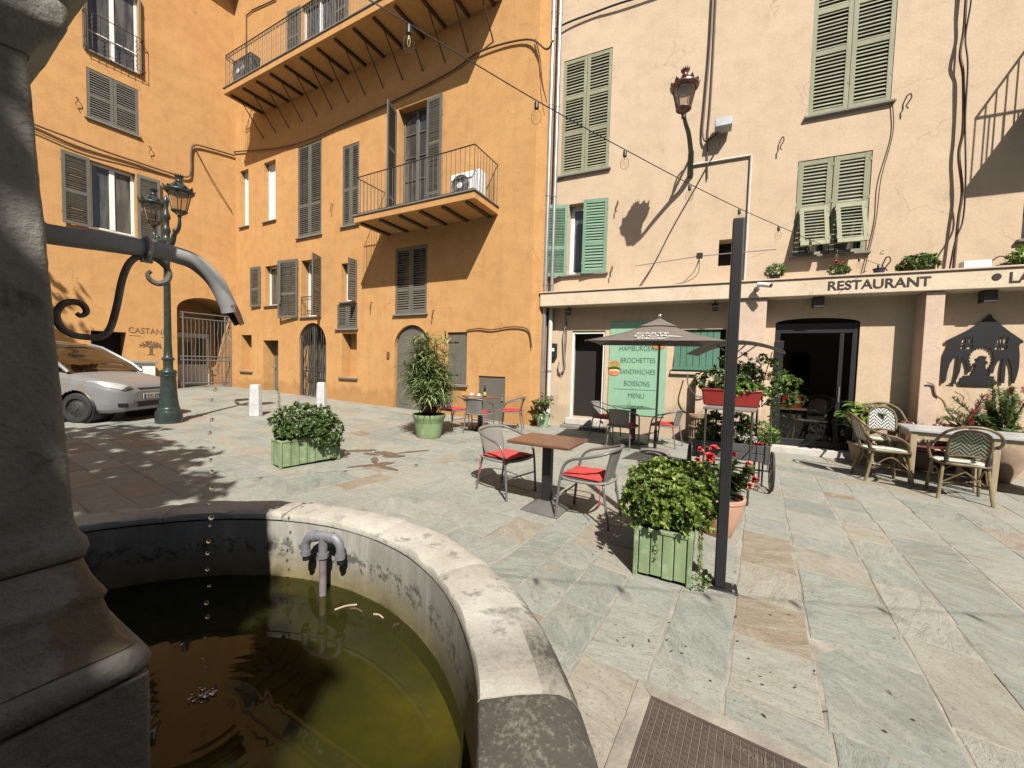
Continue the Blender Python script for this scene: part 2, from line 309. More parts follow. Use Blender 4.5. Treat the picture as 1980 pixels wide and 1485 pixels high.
def bedmat():
    """algae on the basin floor, in swirls, with a sunlit patch painted in"""
    k = NT("algae_bed_sunpatch"); co = k.coord()
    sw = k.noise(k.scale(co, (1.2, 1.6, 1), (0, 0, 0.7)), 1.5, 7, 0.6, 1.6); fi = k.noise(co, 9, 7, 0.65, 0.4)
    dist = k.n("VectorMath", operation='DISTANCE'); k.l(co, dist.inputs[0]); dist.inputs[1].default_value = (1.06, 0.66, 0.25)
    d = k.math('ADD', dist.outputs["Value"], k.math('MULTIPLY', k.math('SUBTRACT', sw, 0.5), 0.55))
    c = k.ramp(d, [(0.02, (0.30, 0.27, 0.06)), (0.16, (0.19, 0.17, 0.036)), (0.34, (0.085, 0.077, 0.02)), (0.56, (0.040, 0.036, 0.012)), (0.9, (0.028, 0.025, 0.010))])  # sunlit patch fading into shade, painted over the algae
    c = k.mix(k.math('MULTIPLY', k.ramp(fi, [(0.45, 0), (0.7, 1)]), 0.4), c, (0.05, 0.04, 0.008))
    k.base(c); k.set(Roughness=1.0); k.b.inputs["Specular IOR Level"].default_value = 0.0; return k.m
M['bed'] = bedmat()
def watermat():
    k = NT("pond_water"); co = k.coord()
    tr = k.n("BsdfTransparent"); tr.inputs[0].default_value = (0.66, 0.62, 0.36, 1)
    gl = k.n("BsdfGlossy"); gl.inputs["Roughness"].default_value = 0.015
    fr = k.n("Fresnel"); fr.inputs["IOR"].default_value = 1.33; mx = k.n("MixShader")
    wv = k.n("TexWave", wave_type='RINGS', rings_direction='SPHERICAL'); k.l(k.scale(co, (1, 1, 1), (0, 0, 0), (-0.38, -0.45, 0)), wv.inputs["Vector"])
    wv.inputs["Scale"].default_value = 7.0; wv.inputs["Distortion"].default_value = 1.0
    dist = k.n("VectorMath", operation='DISTANCE'); k.l(co, dist.inputs[0]); dist.inputs[1].default_value = (0.38, 0.45, 0)
    h = k.math('ADD', k.math('MULTIPLY', wv.outputs["Fac"], k.ramp(dist.outputs["Value"], [(0.05, 1), (0.7, 0.08)])), k.math('MULTIPLY', k.noise(co, 7, 3), 0.8))
    b = k.n("Bump"); b.inputs["Strength"].default_value = 0.045; b.inputs["Distance"].default_value = 0.003; k.l(h, b.inputs["Height"])
    k.l(b.outputs[0], gl.inputs["Normal"]); k.l(b.outputs[0], fr.inputs["Normal"])
    df = k.n("BsdfDiffuse"); df.inputs[0].default_value = (0.038, 0.039, 0.011, 1); mk = k.n("MixShader")       # murk hanging in the water
    k.l(k.ramp(k.noise(k.scale(co, (1, 1, 1)), 2.6, 7, .65, 1.2), [(0.3, 0.28), (0.7, 0.55)]), mk.inputs[0]); k.l(tr.outputs[0], mk.inputs[1]); k.l(df.outputs[0], mk.inputs[2])
    k.l(fr.outputs[0], mx.inputs[0]); k.l(mk.outputs[0], mx.inputs[1]); k.l(gl.outputs[0], mx.inputs[2]); k.l(mx.outputs[0], k.out.inputs[0]); return k.m
M['water'] = watermat()
def dropmat():
    k = NT("water_drop"); k.base((1, 1, 1)); k.set(Roughness=0.02, IOR=1.33); k.b.inputs["Transmission Weight"].default_value = 1.0; return k.m
M['drop'] = dropmat()
def weave(name, c1, c2, s=55):
    """close wicker: strands over and under"""
    k = NT(name); co = k.coord()
    ck = k.n("TexChecker"); k.l(co, ck.inputs["Vector"]); ck.inputs["Scale"].default_value = s
    n = k.noise(co, 30, 4)
    c = k.mix(ck.outputs["Fac"], c1, c2); c = k.mix(k.math('MULTIPLY', n, 0.5), c, [v*0.5 for v in c1])
    k.base(c); k.set(Roughness=0.7); k.bump(ck.outputs["Fac"], 0.6, 0.006); return k.m
M['greywicker'] = weave("grey_wicker", (0.29, 0.275, 0.25), (0.19, 0.18, 0.165), 110)
def chevron(name, ca, cb, px, pz):
    """woven chevron steps of a bistro chair back"""
    k = NT(name); co = k.coord(); sx = k.n("SeparateXYZ"); k.l(co, sx.inputs[0])
    xs = k.math('SNAP', sx.outputs[0], 0.017)
    zig = k.math('PINGPONG', xs, px)
    f = k.math('FRACT', k.math('DIVIDE', k.math('SUBTRACT', sx.outputs[2], zig), pz))
    e = k.math('LESS_THAN', f, 0.60)
    k.base(k.mix(e, ca, cb)); k.set(Roughness=0.6); k.bump(e, 0.3, 0.004); return k.m
M['chevron'] = chevron("white_black_weave", (0.72, 0.71, 0.66), (0.03, 0.035, 0.04), 0.085, 0.046)
M['chevrongreen'] = chevron("green_white_weave", (0.42, 0.43, 0.33), (0.045, 0.055, 0.045), 0.085, 0.046)
def stripes(name, ca, cb, p):
    k = NT(name); co = k.coord(); sx = k.n("SeparateXYZ"); k.l(co, sx.inputs[0])
    e = k.math('LESS_THAN', k.math('FRACT', k.math('DIVIDE', k.math('ADD', sx.outputs[0], 5), p)), 0.45)
    k.base(k.mix(e, ca, cb)); k.set(Roughness=0.65); return k.m
M['seatweave'] = stripes("striped_seat_weave", (0.70, 0.72, 0.66), (0.20, 0.26, 0.17), 0.026)

# ------------------------------------------------------------------ mesh helpers
I4 = Matrix.Identity(4)
def T(x, y, z): return Matrix.Translation((x, y, z))
def RZ(a): return Matrix.Rotation(a, 4, 'Z')
def RX(a): return Matrix.Rotation(a, 4, 'X')
def RY(a): return Matrix.Rotation(a, 4, 'Y')
def crom(pts, n=6, closed=False):
    """a smooth curve through the points"""
    P = [Vector(p) for p in pts]; out = []; N = len(P)
    rng = range(N) if closed else range(N-1)
    for i in rng:
        p1, p2 = P[i], P[(i+1) % N]
        p0 = P[i-1] if (i or closed) else p1*2-p2
        p3 = P[(i+2) % N] if (i+2 < N or closed) else p2*2-p1
        for k in range(n):
            t = k/n
            out.append(0.5*((2*p1)+(p2-p0)*t+(2*p0-5*p1+4*p2-p3)*t*t+(3*p1-p0-3*p2+p3)*t**3))
    if not closed: out.append(P[-1])
    return out
class MB:
    def __init__(s): s.v = []; s.f = []; s.m = []
    def add(s, vs, fs, mi=0, X=None):
        o = len(s.v)
        s.v += [tuple(X @ Vector(p)) if X is not None else tuple(p) for p in vs]
        s.f += [tuple(i+o for i in f) for f in fs]; s.m += [mi]*len(fs); return s
    def box(s, x0, x1, y0, y1, z0, z1, mi=0, X=None):
        vs = [(x, y, z) for z in (z0, z1) for y in (y0, y1) for x in (x0, x1)]
        return s.add(vs, [(0, 2, 3, 1), (4, 5, 7, 6), (0, 1, 5, 4), (2, 6, 7, 3), (0, 4, 6, 2), (1, 3, 7, 5)], mi, X)
    def frustum(s, w0, d0, w1, d1, z0, z1, mi=0, X=None):
        vs = []
        for w, d, z in ((w0, d0, z0), (w1, d1, z1)): vs += [(-w/2, -d/2, z), (w/2, -d/2, z), (w/2, d/2, z), (-w/2, d/2, z)]
        return s.add(vs, [(3, 2, 1, 0), (4, 5, 6, 7), (0, 1, 5, 4), (1, 2, 6, 5), (2, 3, 7, 6), (3, 0, 4, 7)], mi, X)
    def tube(s, pts, r, n=8, mi=0, X=None, closed=False, flat=None):
        P = [Vector(p) for p in pts]; N = len(P); rs = r if hasattr(r, '__len__') else [r]*N
        vs = []; fs = []; ref = None
        for i in range(N):
            a = P[(i+1) % N] if (closed or i < N-1) else P[i]; b = P[i-1] if (closed or i) else P[i]
            t = (a-b); t = t.normalized() if t.length > 1e-9 else Vector((0, 0, 1))
            if ref is None: ref = t.orthogonal().normalized() if flat is None else Vector(flat)
            ref = (ref - t*ref.dot(t)); ref = ref.normalized() if ref.length > 1e-6 else t.orthogonal().normalized()
            bi = t.cross(ref)
            for k in range(n):
                an = 2*math.pi*(k+0.5)/n
                vs.append(P[i]+ref*math.cos(an)*rs[i]+bi*math.sin(an)*rs[i])
        for i in range(N if closed else N-1):
            for k in range(n):
                j = (i+1) % N
                fs.append((i*n+k, i*n+(k+1) % n, j*n+(k+1) % n, j*n+k))
        if not closed:
            fs.append(tuple(range(n-1, -1, -1))); fs.append(tuple((N-1)*n+k for k in range(n)))
        return s.add(vs, fs, mi, X)
    def lathe(s, prof, n=24, mi=0, X=None, cap=True, a0=0.0, a1=2*math.pi):
        full = abs(a1-a0-2*math.pi) < 1e-6; cols = n if full else n+1
        vs = []; fs = []; K = len(prof)
        for i in range(cols):
            a = a0+(a1-a0)*i/n
            vs += [(r*math.cos(a), r*math.sin(a), z) for r, z in prof]
        for i in range(n):
            j = (i+1) % cols
            for k in range(K-1): fs.append((i*K+k, j*K+k, j*K+k+1, i*K+k+1))
        if cap and full:
            if prof[0][0] > 1e-6: fs.append(tuple(i*K for i in range(n-1, -1, -1)))
            if prof[-1][0] > 1e-6: fs.append(tuple(i*K+K-1 for i in range(n)))
        return s.add(vs, fs, mi, X)
    def prism(s, poly, y0, y1, mi=0, X=None):
        """polygon in x,z pushed from y0 to y1"""
        n = len(poly); vs = [(x, y0, z) for x, z in poly]+[(x, y1, z) for x, z in poly]
        fs = [tuple(range(n)), tuple(range(2*n-1, n-1, -1))]+[(i, i+n, (i+1) % n+n, (i+1) % n) for i in range(n)]
        return s.add(vs, fs, mi, X)
    def ball(s, c, r, n=10, mi=0, X=None, sz=1.0):
        prof = [(r*math.sin(math.pi*i/n), -r*sz*math.cos(math.pi*i/n)) for i in range(n+1)]
        Y = T(*c) if X is None else X @ T(*c)
        return s.lathe(prof, n*2, mi, Y, cap=False)
    def build(s, name, mats, parent=None, X=None, smooth=40, bevel=0, flip=False, seg=2, attr=None):
        me = bpy.data.meshes.new(name); me.from_pydata(s.v, [], s.f)
        for m in (mats if isinstance(mats, (list, tuple)) else [mats]): me.materials.append(M[m] if isinstance(m, str) else m)
        me.polygons.foreach_set("material_index", s.m)
        if attr is not None:
            ca = me.attributes.new(attr[0], 'FLOAT_COLOR', 'FACE')
            ca.data.foreach_set("color", [c for col in attr[1] for c in (*col, 1.0)])
        me.validate(); bm = bmesh.new(); bm.from_mesh(me)
        bmesh.ops.recalc_face_normals(bm, faces=bm.faces); bm.to_mesh(me); bm.free()
        if smooth:
            me.polygons.foreach_set("use_smooth", [True]*len(me.polygons)); me.set_sharp_from_angle(angle=R(smooth))
        o = bpy.data.objects.new(name, me); COL.objects.link(o)
        if parent is not None: o.parent = parent
        if X is not None: o.matrix_basis = X
        if bevel:
            b = o.modifiers.new("bevel", 'BEVEL'); b.width = bevel; b.segments = seg; b.limit_method = 'ANGLE'; b.angle_limit = R(35)
        return o
def tag(o, label, cat, group=None):
    o['label'] = label; o['category'] = cat
    if group: o['group'] = group
    return o
def thing(name, label, cat, X=I4, group=None):
    e = bpy.data.objects.new(name, None); COL.objects.link(e); e.empty_display_size = 0.1; e.matrix_basis = X
    return tag(e, label, cat, group)
def structure(o, kind='structure'): o['kind'] = kind; return o
def kids(o): return [c for c in bpy.data.objects if c.parent == o]
CH = {}
def copytree(o, parent=None):
    c = o.copy(); COL.objects.link(c)
    if parent is not None: c.parent = parent
    for ch in kids(o): copytree(ch, c)
    return c
def place(x, y, a=0.0, dz=0.0): return T(x, y, gz(x, y)+dz) @ RZ(a)
def text(name, s, mat, parent, X, width=None, height=0.2, depth=0.004, stretch=1.0, bold=0.0, shear=0.0, ax='CENTER'):
    """lettering in x,z of the frame X, as a mesh; width squeezes it to fit"""
    cu = bpy.data.curves.new(name, 'FONT'); cu.body = s; cu.size = 1.0; cu.extrude = 0.0; cu.align_x = ax; cu.offset = bold; cu.shear = shear
    tmp = bpy.data.objects.new("tmp_text", cu); COL.objects.link(tmp)
    bpy.context.view_layer.update()
    me = bpy.data.meshes.new_from_object(tmp.evaluated_get(bpy.context.evaluated_depsgraph_get()))
    bpy.data.objects.remove(tmp); bpy.data.curves.remove(cu)
    xs = [v.co.x for v in me.vertices]; ys = [v.co.y for v in me.vertices]
    sz = height/(max(ys)-min(ys)); sx = sz*stretch if width is None else width/(max(xs)-min(xs)); y0 = min(ys)
    mb = MB(); mb.add([(v.co.x*sx, 0, (v.co.y-y0)*sz) for v in me.vertices], [tuple(p.vertices) for p in me.polygons])
    bpy.data.meshes.remove(me)
    o = mb.build(name, mat, parent, X, smooth=0)
    so = o.modifiers.new("thick", 'SOLIDIFY'); so.thickness = depth; so.offset = 0
    return o

# ------------------------------------------------------------------ leaves
def leaf(mb, p, d, n, L, W, mi=0, fold=0.25, droop=0.0):
    d = d.normalized(); n = (n-d*n.dot(d)); n = n.normalized() if n.length > 1e-5 else d.orthogonal().normalized(); s = d.cross(n)
    m1 = p+d*L*0.32+n*L*0.03; m2 = p+d*L*0.70-n*droop*L*0.25; tip = p+d*L-n*droop*L
    v = [p, m1+s*W*0.5+n*W*fold, m2+s*W*0.42+n*W*fold, tip, m2-s*W*0.42+n*W*fold, m1-s*W*0.5+n*W*fold, m1, m2]
    mb.add(v, [(0, 6, 1), (6, 7, 2, 1), (7, 3, 2), (0, 5, 6), (6, 5, 4, 7), (7, 4, 3)], mi)
def rv(): return Vector((random.gauss(0, 1), random.gauss(0, 1), random.gauss(0, 1))).normalized()
def rosette(mb, p, ax, n, L, W, spread=1.0, mi=0, droop=0.1, jit=0.25):
    ax = ax.normalized(); e = ax.orthogonal().normalized(); f = ax.cross(e); a0 = random.random()*6.28
    for k in range(n):
        a = a0+k*2.4; t = random.uniform(0.35, 1.0)*spread
        d = ax*math.cos(t)+(e*math.cos(a)+f*math.sin(a))*math.sin(t)+rv()*jit*0.4
        l = L*random.uniform(0.7, 1.15)
        leaf(mb, p-ax*L*0.15*random.random(), d, ax, l, W*l/L, mi, 0.18, droop)
def crown(mb, fn, count, n, L, W, spread=1.0, mi=0, droop=0.1, outward=0.8, fill=0):
    """rosettes on a lumpy surface: fn(u) gives a point and an outward direction"""
    for _ in range(count):
        p, d = fn(); rosette(mb, p, (d*outward+Vector((0, 0, 0.45))+rv()*0.35), n, L, W, spread, mi, droop)
def ell(c, rx, ry, rz, X=None, lump=0.16, seed=0.0, zmin=-0.9, inner=0.75):
    c = Vector(c)
    def fn():
        while True:
            d = rv()
            if d.z > zmin: break
        k = 1+lump*noise.noise(d*2.3+Vector((seed, seed*1.7, 0)))*2
        k *= random.uniform(inner, 1.0)**0.6
        p = Vector((d.x*rx*k, d.y*ry*k, d.z*rz*k))
        o = Vector((d.x/rx, d.y/ry, d.z/rz)).normalized()
        p = c+p
        if X is not None: p = X @ p; o = X.to_3x3() @ o
        return p, o
    return fn
def flower(mb, p, ax, r, mi, n=14):
    for k in range(n):
        d = (ax.normalized()*random.uniform(0.1, 1)+rv()*0.8).normalized()
        leaf(mb, p, d, ax, r*random.uniform(0.7, 1.1), r*0.9, mi, 0.3, 0.2)
# ================================================================== ground
def frame(ox, oy, dx, dy, z=0.0):
    return Matrix(((dx, -dy, 0, ox), (dy, dx, 0, oy), (0, 0, 1, z), (0, 0, 0, 1)))
WC = frame(0.9295, 10.2493, 0.90774, -0.41954)
WB = frame(0.43, 9.79, 0.88366, -0.46814)
WA = frame(-11.18, 15.94, 0.52403, 0.85170)
FX, FY = -1.38, 0.80                                # fountain centre
GM = Matrix(((1, 0, 0, 0), (0, 1, 0, 0), (-0.022, 0.0077, 1, 0), (0, 0, 0, 1)))
mb = MB(); n = 60; Rg = 60
for (x0, x1, y0, y1) in ((-60, 60, -60, 60),):
    mb.add([(x, y, -0.0036) for x, y in ((x0, y0), (x1, y0), (x1, y1), (x0, y1))], [(0, 1, 2, 3)], 0, GM)
structure(mb.build("ground", 'mortar', smooth=0))

rp = random.Random(11)
th = R(-32); PX = Vector((math.cos(th), math.sin(th))); QX = Vector((-math.sin(th), math.cos(th)))   # p runs right-and-near, q runs away
slabs = MB(); tones = []
def slab(p0, p1, q0, q1):
    c = PX*((p0+p1)/2)+QX*((q0+q1)/2)
    if math.hypot(c.x-FX, c.y-FY) < 1.15: return
    if (Vector((c.x, c.y, 0))-WB.translation).dot(WB.to_3x3().col[1]) > 1.2: return
    if (Vector((c.x, c.y, 0))-WC.translation).dot(WC.to_3x3().col[1]) > 1.2: return
    if (Vector((c.x, c.y, 0))-WA.translation).dot(WA.to_3x3().col[1]) > 1.6: return
    j = lambda: rp.uniform(-0.009, 0.009)
    base = [(p0, q0), (p1, q0), (p1, q1), (p0, q1)]
    P = [(a+j(), b+j()) for a, b in base]
    g = 0.0032
    ring = []
    for i in range(4):                                # edges wander a little
        a, b = Vector(P[i]), Vector(P[(i+1) % 4]); L = (b-a).length; m = max(2, int(L/0.11)); nn = Vector((-(b-a).y, (b-a).x)).normalized()
        for k in range(m):
            ring.append(a+(b-a)*(k/m)+nn*(g+abs(rp.gauss(0, 0.0028)) if k else g))
    cen = Vector(((p0+p1)/2, (q0+q1)/2)); dz = rp.gauss(0, 0.0011)
    tilt = (rp.gauss(0, 0.003), rp.gauss(0, 0.003))
    w3 = lambda v, z: GM @ Vector((PX.x*v.x+QX.x*v.y, PX.y*v.x+QX.y*v.y, z+dz+tilt[0]*(v.x-cen.x)+tilt[1]*(v.y-cen.y)))
    N = len(ring); vs = [w3(v, -0.013) for v in ring]+[w3(v+(cen-v).normalized()*0.004, -0.0015) for v in ring]+[w3(v+(cen-v).normalized()*0.011, 0) for v in ring]
    fs = [(i, (i+1) % N, N+(i+1) % N, N+i) for i in range(N)]+[(N+i, N+(i+1) % N, 2*N+(i+1) % N, 2*N+i) for i in range(N)]+[tuple(range(2*N, 3*N))]
    slabs.add(vs, fs); col = (rp.random(), rp.random(), rp.random()); tones.extend([col]*len(fs))
SPLIT = -4.2
q = -6.0
# far-left field: courses run along p
q = -4.0
while q < 22:
    wd = rp.uniform(0.27, 0.42); p = SPLIT-0.01-rp.random()*0.0
    while p > -24:
        L = rp.uniform(0.35, 0.85); slab(p-L, p, q, q+wd); p -= L
    q += wd
p = SPLIT
# near and right field: courses run along q, away from the fountain towards the restaurant
while p < 13:
    wd = rp.choice((0.30, 0.34, 0.40, 0.48)); q = -5.0+rp.random()*0.5
    while q < 15:
        L = rp.uniform(0.26, 0.78); slab(p, p+wd, q, q+L); q += L
    p += wd
structure(slabs.build("pavement", 'pave', smooth=0, attr=("slab", tones)))

# ================================================================== building helpers
def wallgrid(mb, x0, x1, z0, z1, ops, mi=0, y=0.0):
    """a wall face with openings cut out of it, their reveals, arches and a closed back"""
    xs = sorted({x0, x1, *[v for o in ops for v in (o['x0'], o['x1'])]}); zs = sorted({z0, z1, *[v for o in ops for v in (o['z0'], o['z1'])]})
    xs = [v for v in xs if x0 <= v <= x1]; zs = [v for v in zs if z0 <= v <= z1]
    for a, b in zip(xs, xs[1:]):
        for c, d in zip(zs, zs[1:]):
            mx, mz = (a+b)/2, (c+d)/2
            if any(o['x0'] < mx < o['x1'] and o['z0'] < mz < o['z1'] for o in ops): continue
            mb.add([(a, y, c), (b, y, c), (b, y, d), (a, y, d)], [(0, 1, 2, 3)], mi)
    for o in ops:
        a, b, c, d, dep = o['x0'], o['x1'], o['z0'], o['z1'], o.get('d', 0.25)+y; bk = o.get('back', 1); rm = o.get('rev', mi)
        rise = o.get('arch', 0); zs_ = d-rise
        mb.add([(a, y, c), (a, dep, c), (a, dep, zs_), (a, y, zs_)], [(0, 1, 2, 3)], rm)
        mb.add([(b, y, c), (b, dep, c), (b, dep, zs_), (b, y, zs_)], [(0, 1, 2, 3)], rm)
        mb.add([(a, y, c), (b, y, c), (b, dep, c), (a, dep, c)], [(0, 1, 2, 3)], rm)
        if rise:
            N = 14; pts = [((a+b)/2-(b-a)/2*math.cos(math.pi*i/N), zs_+rise*math.sin(math.pi*i/N)) for i in range(N+1)]
            for (xa, za), (xb, zb) in zip(pts, pts[1:]):
                mb.add([(xa, y, za), (xb, y, zb), (xb, y, d), (xa, y, d)], [(0, 1, 2, 3)], mi)
                mb.add([(xa, y, za), (xb, y, zb), (xb, dep, zb), (xa, dep, za)], [(0, 1, 2, 3)], rm)
            mb.add([(a, dep, zs_), *[(px, dep, pz) for px, pz in pts[1:-1]], (b, dep, zs_), (b, dep, c), (a, dep, c)], [tuple(range(N+3))], bk)
        else:
            mb.add([(a, y, d), (b, y, d), (b, dep, d), (a, dep, d)], [(0, 1, 2, 3)], rm)
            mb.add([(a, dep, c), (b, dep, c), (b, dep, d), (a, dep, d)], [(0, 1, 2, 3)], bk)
def op(x0, x1, z0, z1, d=0.25, arch=0, back=1, **k): return dict(x0=x0, x1=x1, z0=z0, z1=z1, d=d, arch=arch, back=back, **k)

def shutter_mb(w, h, rails=(0.5,), st=0.075, pitch=0.066, t=0.035, den=0.30):
    """louvred leaf: x 0..w, z 0..h, thickness towards -y"""
    mb = MB(); mb.box(0, st, -t, 0, 0, h); mb.box(w-st, w, -t, 0, 0, h)
    zs = [0.0, *[r*h for r in rails], h]; rw = 0.09
    mb.box(st, w-st, -t+0.003, -0.003, 0, rw); mb.box(st, w-st, -t+0.003, -0.003, h-rw, h)
    for r in rails: mb.box(st, w-st, -t+0.003, -0.003, r*h-rw/2, r*h+rw/2)
    edges = [rw]+[v for r in rails for v in (r*h-rw/2, r*h+rw/2)]+[h-rw]
    for a, b in zip(edges[::2], edges[1::2]):
        k = max(1, int((b-a)/pitch)); dz = (b-a)/k
        for i in range(k):
            z = a+dz*(i+0.5)+random.gauss(0, .0022); s = dz*den*random.uniform(.82, 1.15)
            mb.add([(st, -t+0.004, z-s-0.004), (w-st, -t+0.004, z-s-0.004), (w-st, -t+0.004, z-s+0.006), (st, -t+0.004, z-s+0.006),
                    (st, -0.006, z+s*0.6-0.004), (w-st, -0.006, z+s*0.6-0.004), (w-st, -0.006, z+s*0.6+0.006), (st, -0.006, z+s*0.6+0.006)],
                   [(0, 1, 2, 3), (7, 6, 5, 4), (0, 4, 5, 1), (3, 2, 6, 7), (0, 3, 7, 4), (1, 5, 6, 2)])
    for z in (0.14*h, 0.86*h): mb.box(-0.012, 0.02, -t-0.006, -t+0.008, z-0.03, z+0.03); mb.box(w-0.02, w+0.012, -t-0.006, -t+0.008, z-0.03, z+0.03)
    return mb
def window(bld, F, x0, x1, z0, z1, d=0.22, mat='white', mull=1, bars=(), fr=0.06, pane='pane', sill='sill', sillout=0.07, closed=None, leaves=(), rails=(0.5,), shm='greyshut', label=None, glassy=True):
    """window part in wall frame F with sub-parts pane, sill, shutters (closed pair or free leaves)"""
    w, h = x1-x0, z1-z0; X = F @ T(x0, 0, z0); mb = MB(); y0, y1 = d-0.07, d-0.015
    mb.box(0, fr, y0, y1, 0, h); mb.box(w-fr, w, y0, y1, 0, h); mb.box(fr, w-fr, y0+.002, y1-.002, 0, fr); mb.box(fr, w-fr, y0+.002, y1-.002, h-fr, h)
    for i in range(mull): c = w*(i+1)/(mull+1); mb.box(c-fr*0.75, c+fr*0.75, y0-0.012, y1-.004, fr, h-fr)
    for b in bars: mb.box(fr, w-fr, y0+0.006, y1-.006, b*h-0.018, b*h+0.018)
    o = mb.build("window", mat, bld, X, smooth=0, bevel=0.006, seg=1)
    if label: o['label'] = label
    MB().box(fr-.01, w-fr+.01, d-0.04, d-0.03, fr-.01, h-fr+.01).build("pane", pane, o, smooth=0)
    if sill: MB().box(-0.06, w+0.06, -sillout, d-0.075, -0.05, -0.003).build("sill", sill, o, smooth=0, bevel=0.008, seg=1)
    if closed:
        hw = w/2-0.006
        for s in (0, 1):
            shutter_mb(hw, h-0.012, rails).build("shutter", shm, o, T(0.002+s*(hw+0.008), 0.045, 0.006), smooth=0)
    for (lx, lz, lw, lh, ang, hinge, ly) in leaves:      # hinge x relative to x0; angle turns the leaf about its hinge
        mbl = shutter_mb(lw, lh, rails, den=.47); Y = T(lx, ly, lz) @ RZ(ang) @ (T(0, 0, 0) if hinge == 'L' else T(-lw, 0, 0))
        mbl.build("shutter", shm, o, Y, smooth=0)
    return o
def railing_mb(path, z0, z1, step=0.115, r=0.009, top=0.016, curl=False, flat=True):
    """upright bars along a polyline in plan"""
    mb = MB()
    for (xa, ya), (xb, yb) in zip(path, path[1:]):
        L = math.hypot(xb-xa, yb-ya); k = max(1, round(L/step))
        for i in range(k+1):
            t = i/k; x, y = xa+(xb-xa)*t, ya+(yb-ya)*t
            if curl and i % 2:
                zz = [z0+(z1-z0)*u/14 for u in range(15)]
                mb.tube([(x+0.018*math.sin(u*math.pi/1.5)*(xb-xa)/L, y+0.018*math.sin(u*math.pi/1.5)*(yb-ya)/L, z) for u, z in enumerate(zz)], r*0.8, 4)
            else: mb.tube([(x, y, z0), (x, y, z1)], r, 4)
        for z, rr in ((z0+0.05, r), (z1, top)) + (((z1-0.12, r),) if curl else ()):
            mb.tube([(xa, ya, z), (xb, yb, z)], rr, 4)
        if curl:
            k2 = max(1, round(L/0.16))
            for i in range(k2):
                t = (i+0.5)/k2; cx, cy = xa+(xb-xa)*t, ya+(yb-ya)*t
                mb.tube([(cx+0.05*math.cos(a)*(xb-xa)/L, cy+0.05*math.cos(a)*(yb-ya)/L, z1-0.06+0.05*math.sin(a)) for a in [u*math.pi/4 for u in range(8)]], r*0.7, 4, closed=True)
    return mb

# ================================================================== orange building (two wings meeting in a corner)
OB = thing("orange_building", "tall orange plastered building with grey shutters and two iron balconies", "building", WB)
iB = WB.inverted(); A = iB @ WA; B = I4
opsB = [op(-9.2, -7.93, 5.82, 8.96, .2), op(-6.9, -6.13, 5.9, 8.44, .2), op(-4.5, -3.4, 5.62, 8.95, .32), op(-4.54, -3.32, 2.98, 4.94, .2),
        op(-11.15, -10.3, 3.55, 5.02, .26), op(-8.99, -7.96, 3.06, 5.02, .36), op(-6.92, -6.24, 3.48, 4.72, .3), op(-7.12, -6.16, 2.60, 3.40, .2),
        op(-9.15, -7.66, .16, 2.84, .42, .74, rev=0), op(-11.3, -10.35, .25, 2.25, .45), op(-12.78, -12.07, 1.05, 2.47, .34, back=0), op(-6.88, -6.17, 1.02, 2.45, .36, back=0),
        op(-4.55, -3.2, .05, 2.66, .14, .66), op(-2.56, -1.9, .99, 2.42, .14), op(-1.5, -.69, .02, 1.25, .08),
        op(-12.8, -12.24, 6.7, 8.86, .26), op(-11.22, -10.5, 6.67, 8.84, .26), op(-9.0, -7.3, 10.9, 13.6, .2)]
opsA = [op(-4.05, -2.84, 10.88, 13.3, .22), op(-4.07, -2.87, 8.85, 10.35, .2), op(-4.05, -2.98, 5.5, 7.58, .24), op(-1.92, -.13, .2, 3.78, 1.5, .5, back=0), op(-4.1, -3.28, .9, 2.3, .6)]
mb = MB(); wallgrid(mb, -13.14, 0, -0.3, 18.5, opsB)
for a, b in (((0, 0), (.165, .44)), ((.165, .44), (.26, 1.2))): mb.add([(a[0], a[1], -.3), (b[0], b[1], -.3), (b[0], b[1], 18.5), (a[0], a[1], 18.5)], [(0, 1, 2, 3)], 0)
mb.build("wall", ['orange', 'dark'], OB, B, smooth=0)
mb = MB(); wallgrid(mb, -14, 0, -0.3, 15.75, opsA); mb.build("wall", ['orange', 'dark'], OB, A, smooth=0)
mb = MB(); mb.box(-14.5, 0.3, 1.25, 9, 18.3, 18.6); mb.box(-14.5, .3, 1.25, 9, 18.6, 18.9); mb.build("roof", 'terracotta', OB, B)
mb = MB(); mb.box(-14, 0.0, -0.5, 8, 15.62, 15.80); mb.build("roof", 'soffit', OB, A, smooth=0)
# ---- wing facing us across the square
window(OB, B, -9.2, -7.93, 5.82, 8.96, .2, 'dark', closed=1, rails=(0.34,))
window(OB, B, -6.9, -6.13, 5.9, 8.44, .2, 'dark', closed=1, rails=(0.45,))
window(OB, B, -4.54, -3.32, 2.98, 4.94, .2, 'dark', closed=1, rails=(0.36,))
window(OB, B, -11.15, -10.3, 3.55, 5.02, .24, 'white', mull=0, leaves=((-.28, -.02, .58, 1.52, R(183), 'L', -.06), (.87, -.02, .42, 1.5, R(152), 'R', -.03)), rails=(0.45,))
window(OB, B, -8.99, -7.96, 3.06, 5.02, .34, 'white', mull=0, fr=.09, leaves=((-.15, -.02, .98, 2.06, R(186), 'L', -.07), (1.03, -.02, .56, 2.0, R(118), 'R', -.02)), rails=(0.42,))
window(OB, B, -6.92, -6.24, 3.48, 4.72, .28, 'white', mull=0, fr=.08, leaves=((.70, -.02, .36, 1.3, R(98), 'R', -.01),), rails=(0.5,))
window(OB, B, -7.12, -6.16, 2.60, 3.40, .18, 'dark', closed=1, rails=())
window(OB, B, -12.8, -12.24, 6.7, 8.86, .24, 'white', mull=0, fr=.10, pane='white')
window(OB, B, -11.22, -10.5, 6.67, 8.84, .24, 'white', mull=0, fr=.10, pane='white')
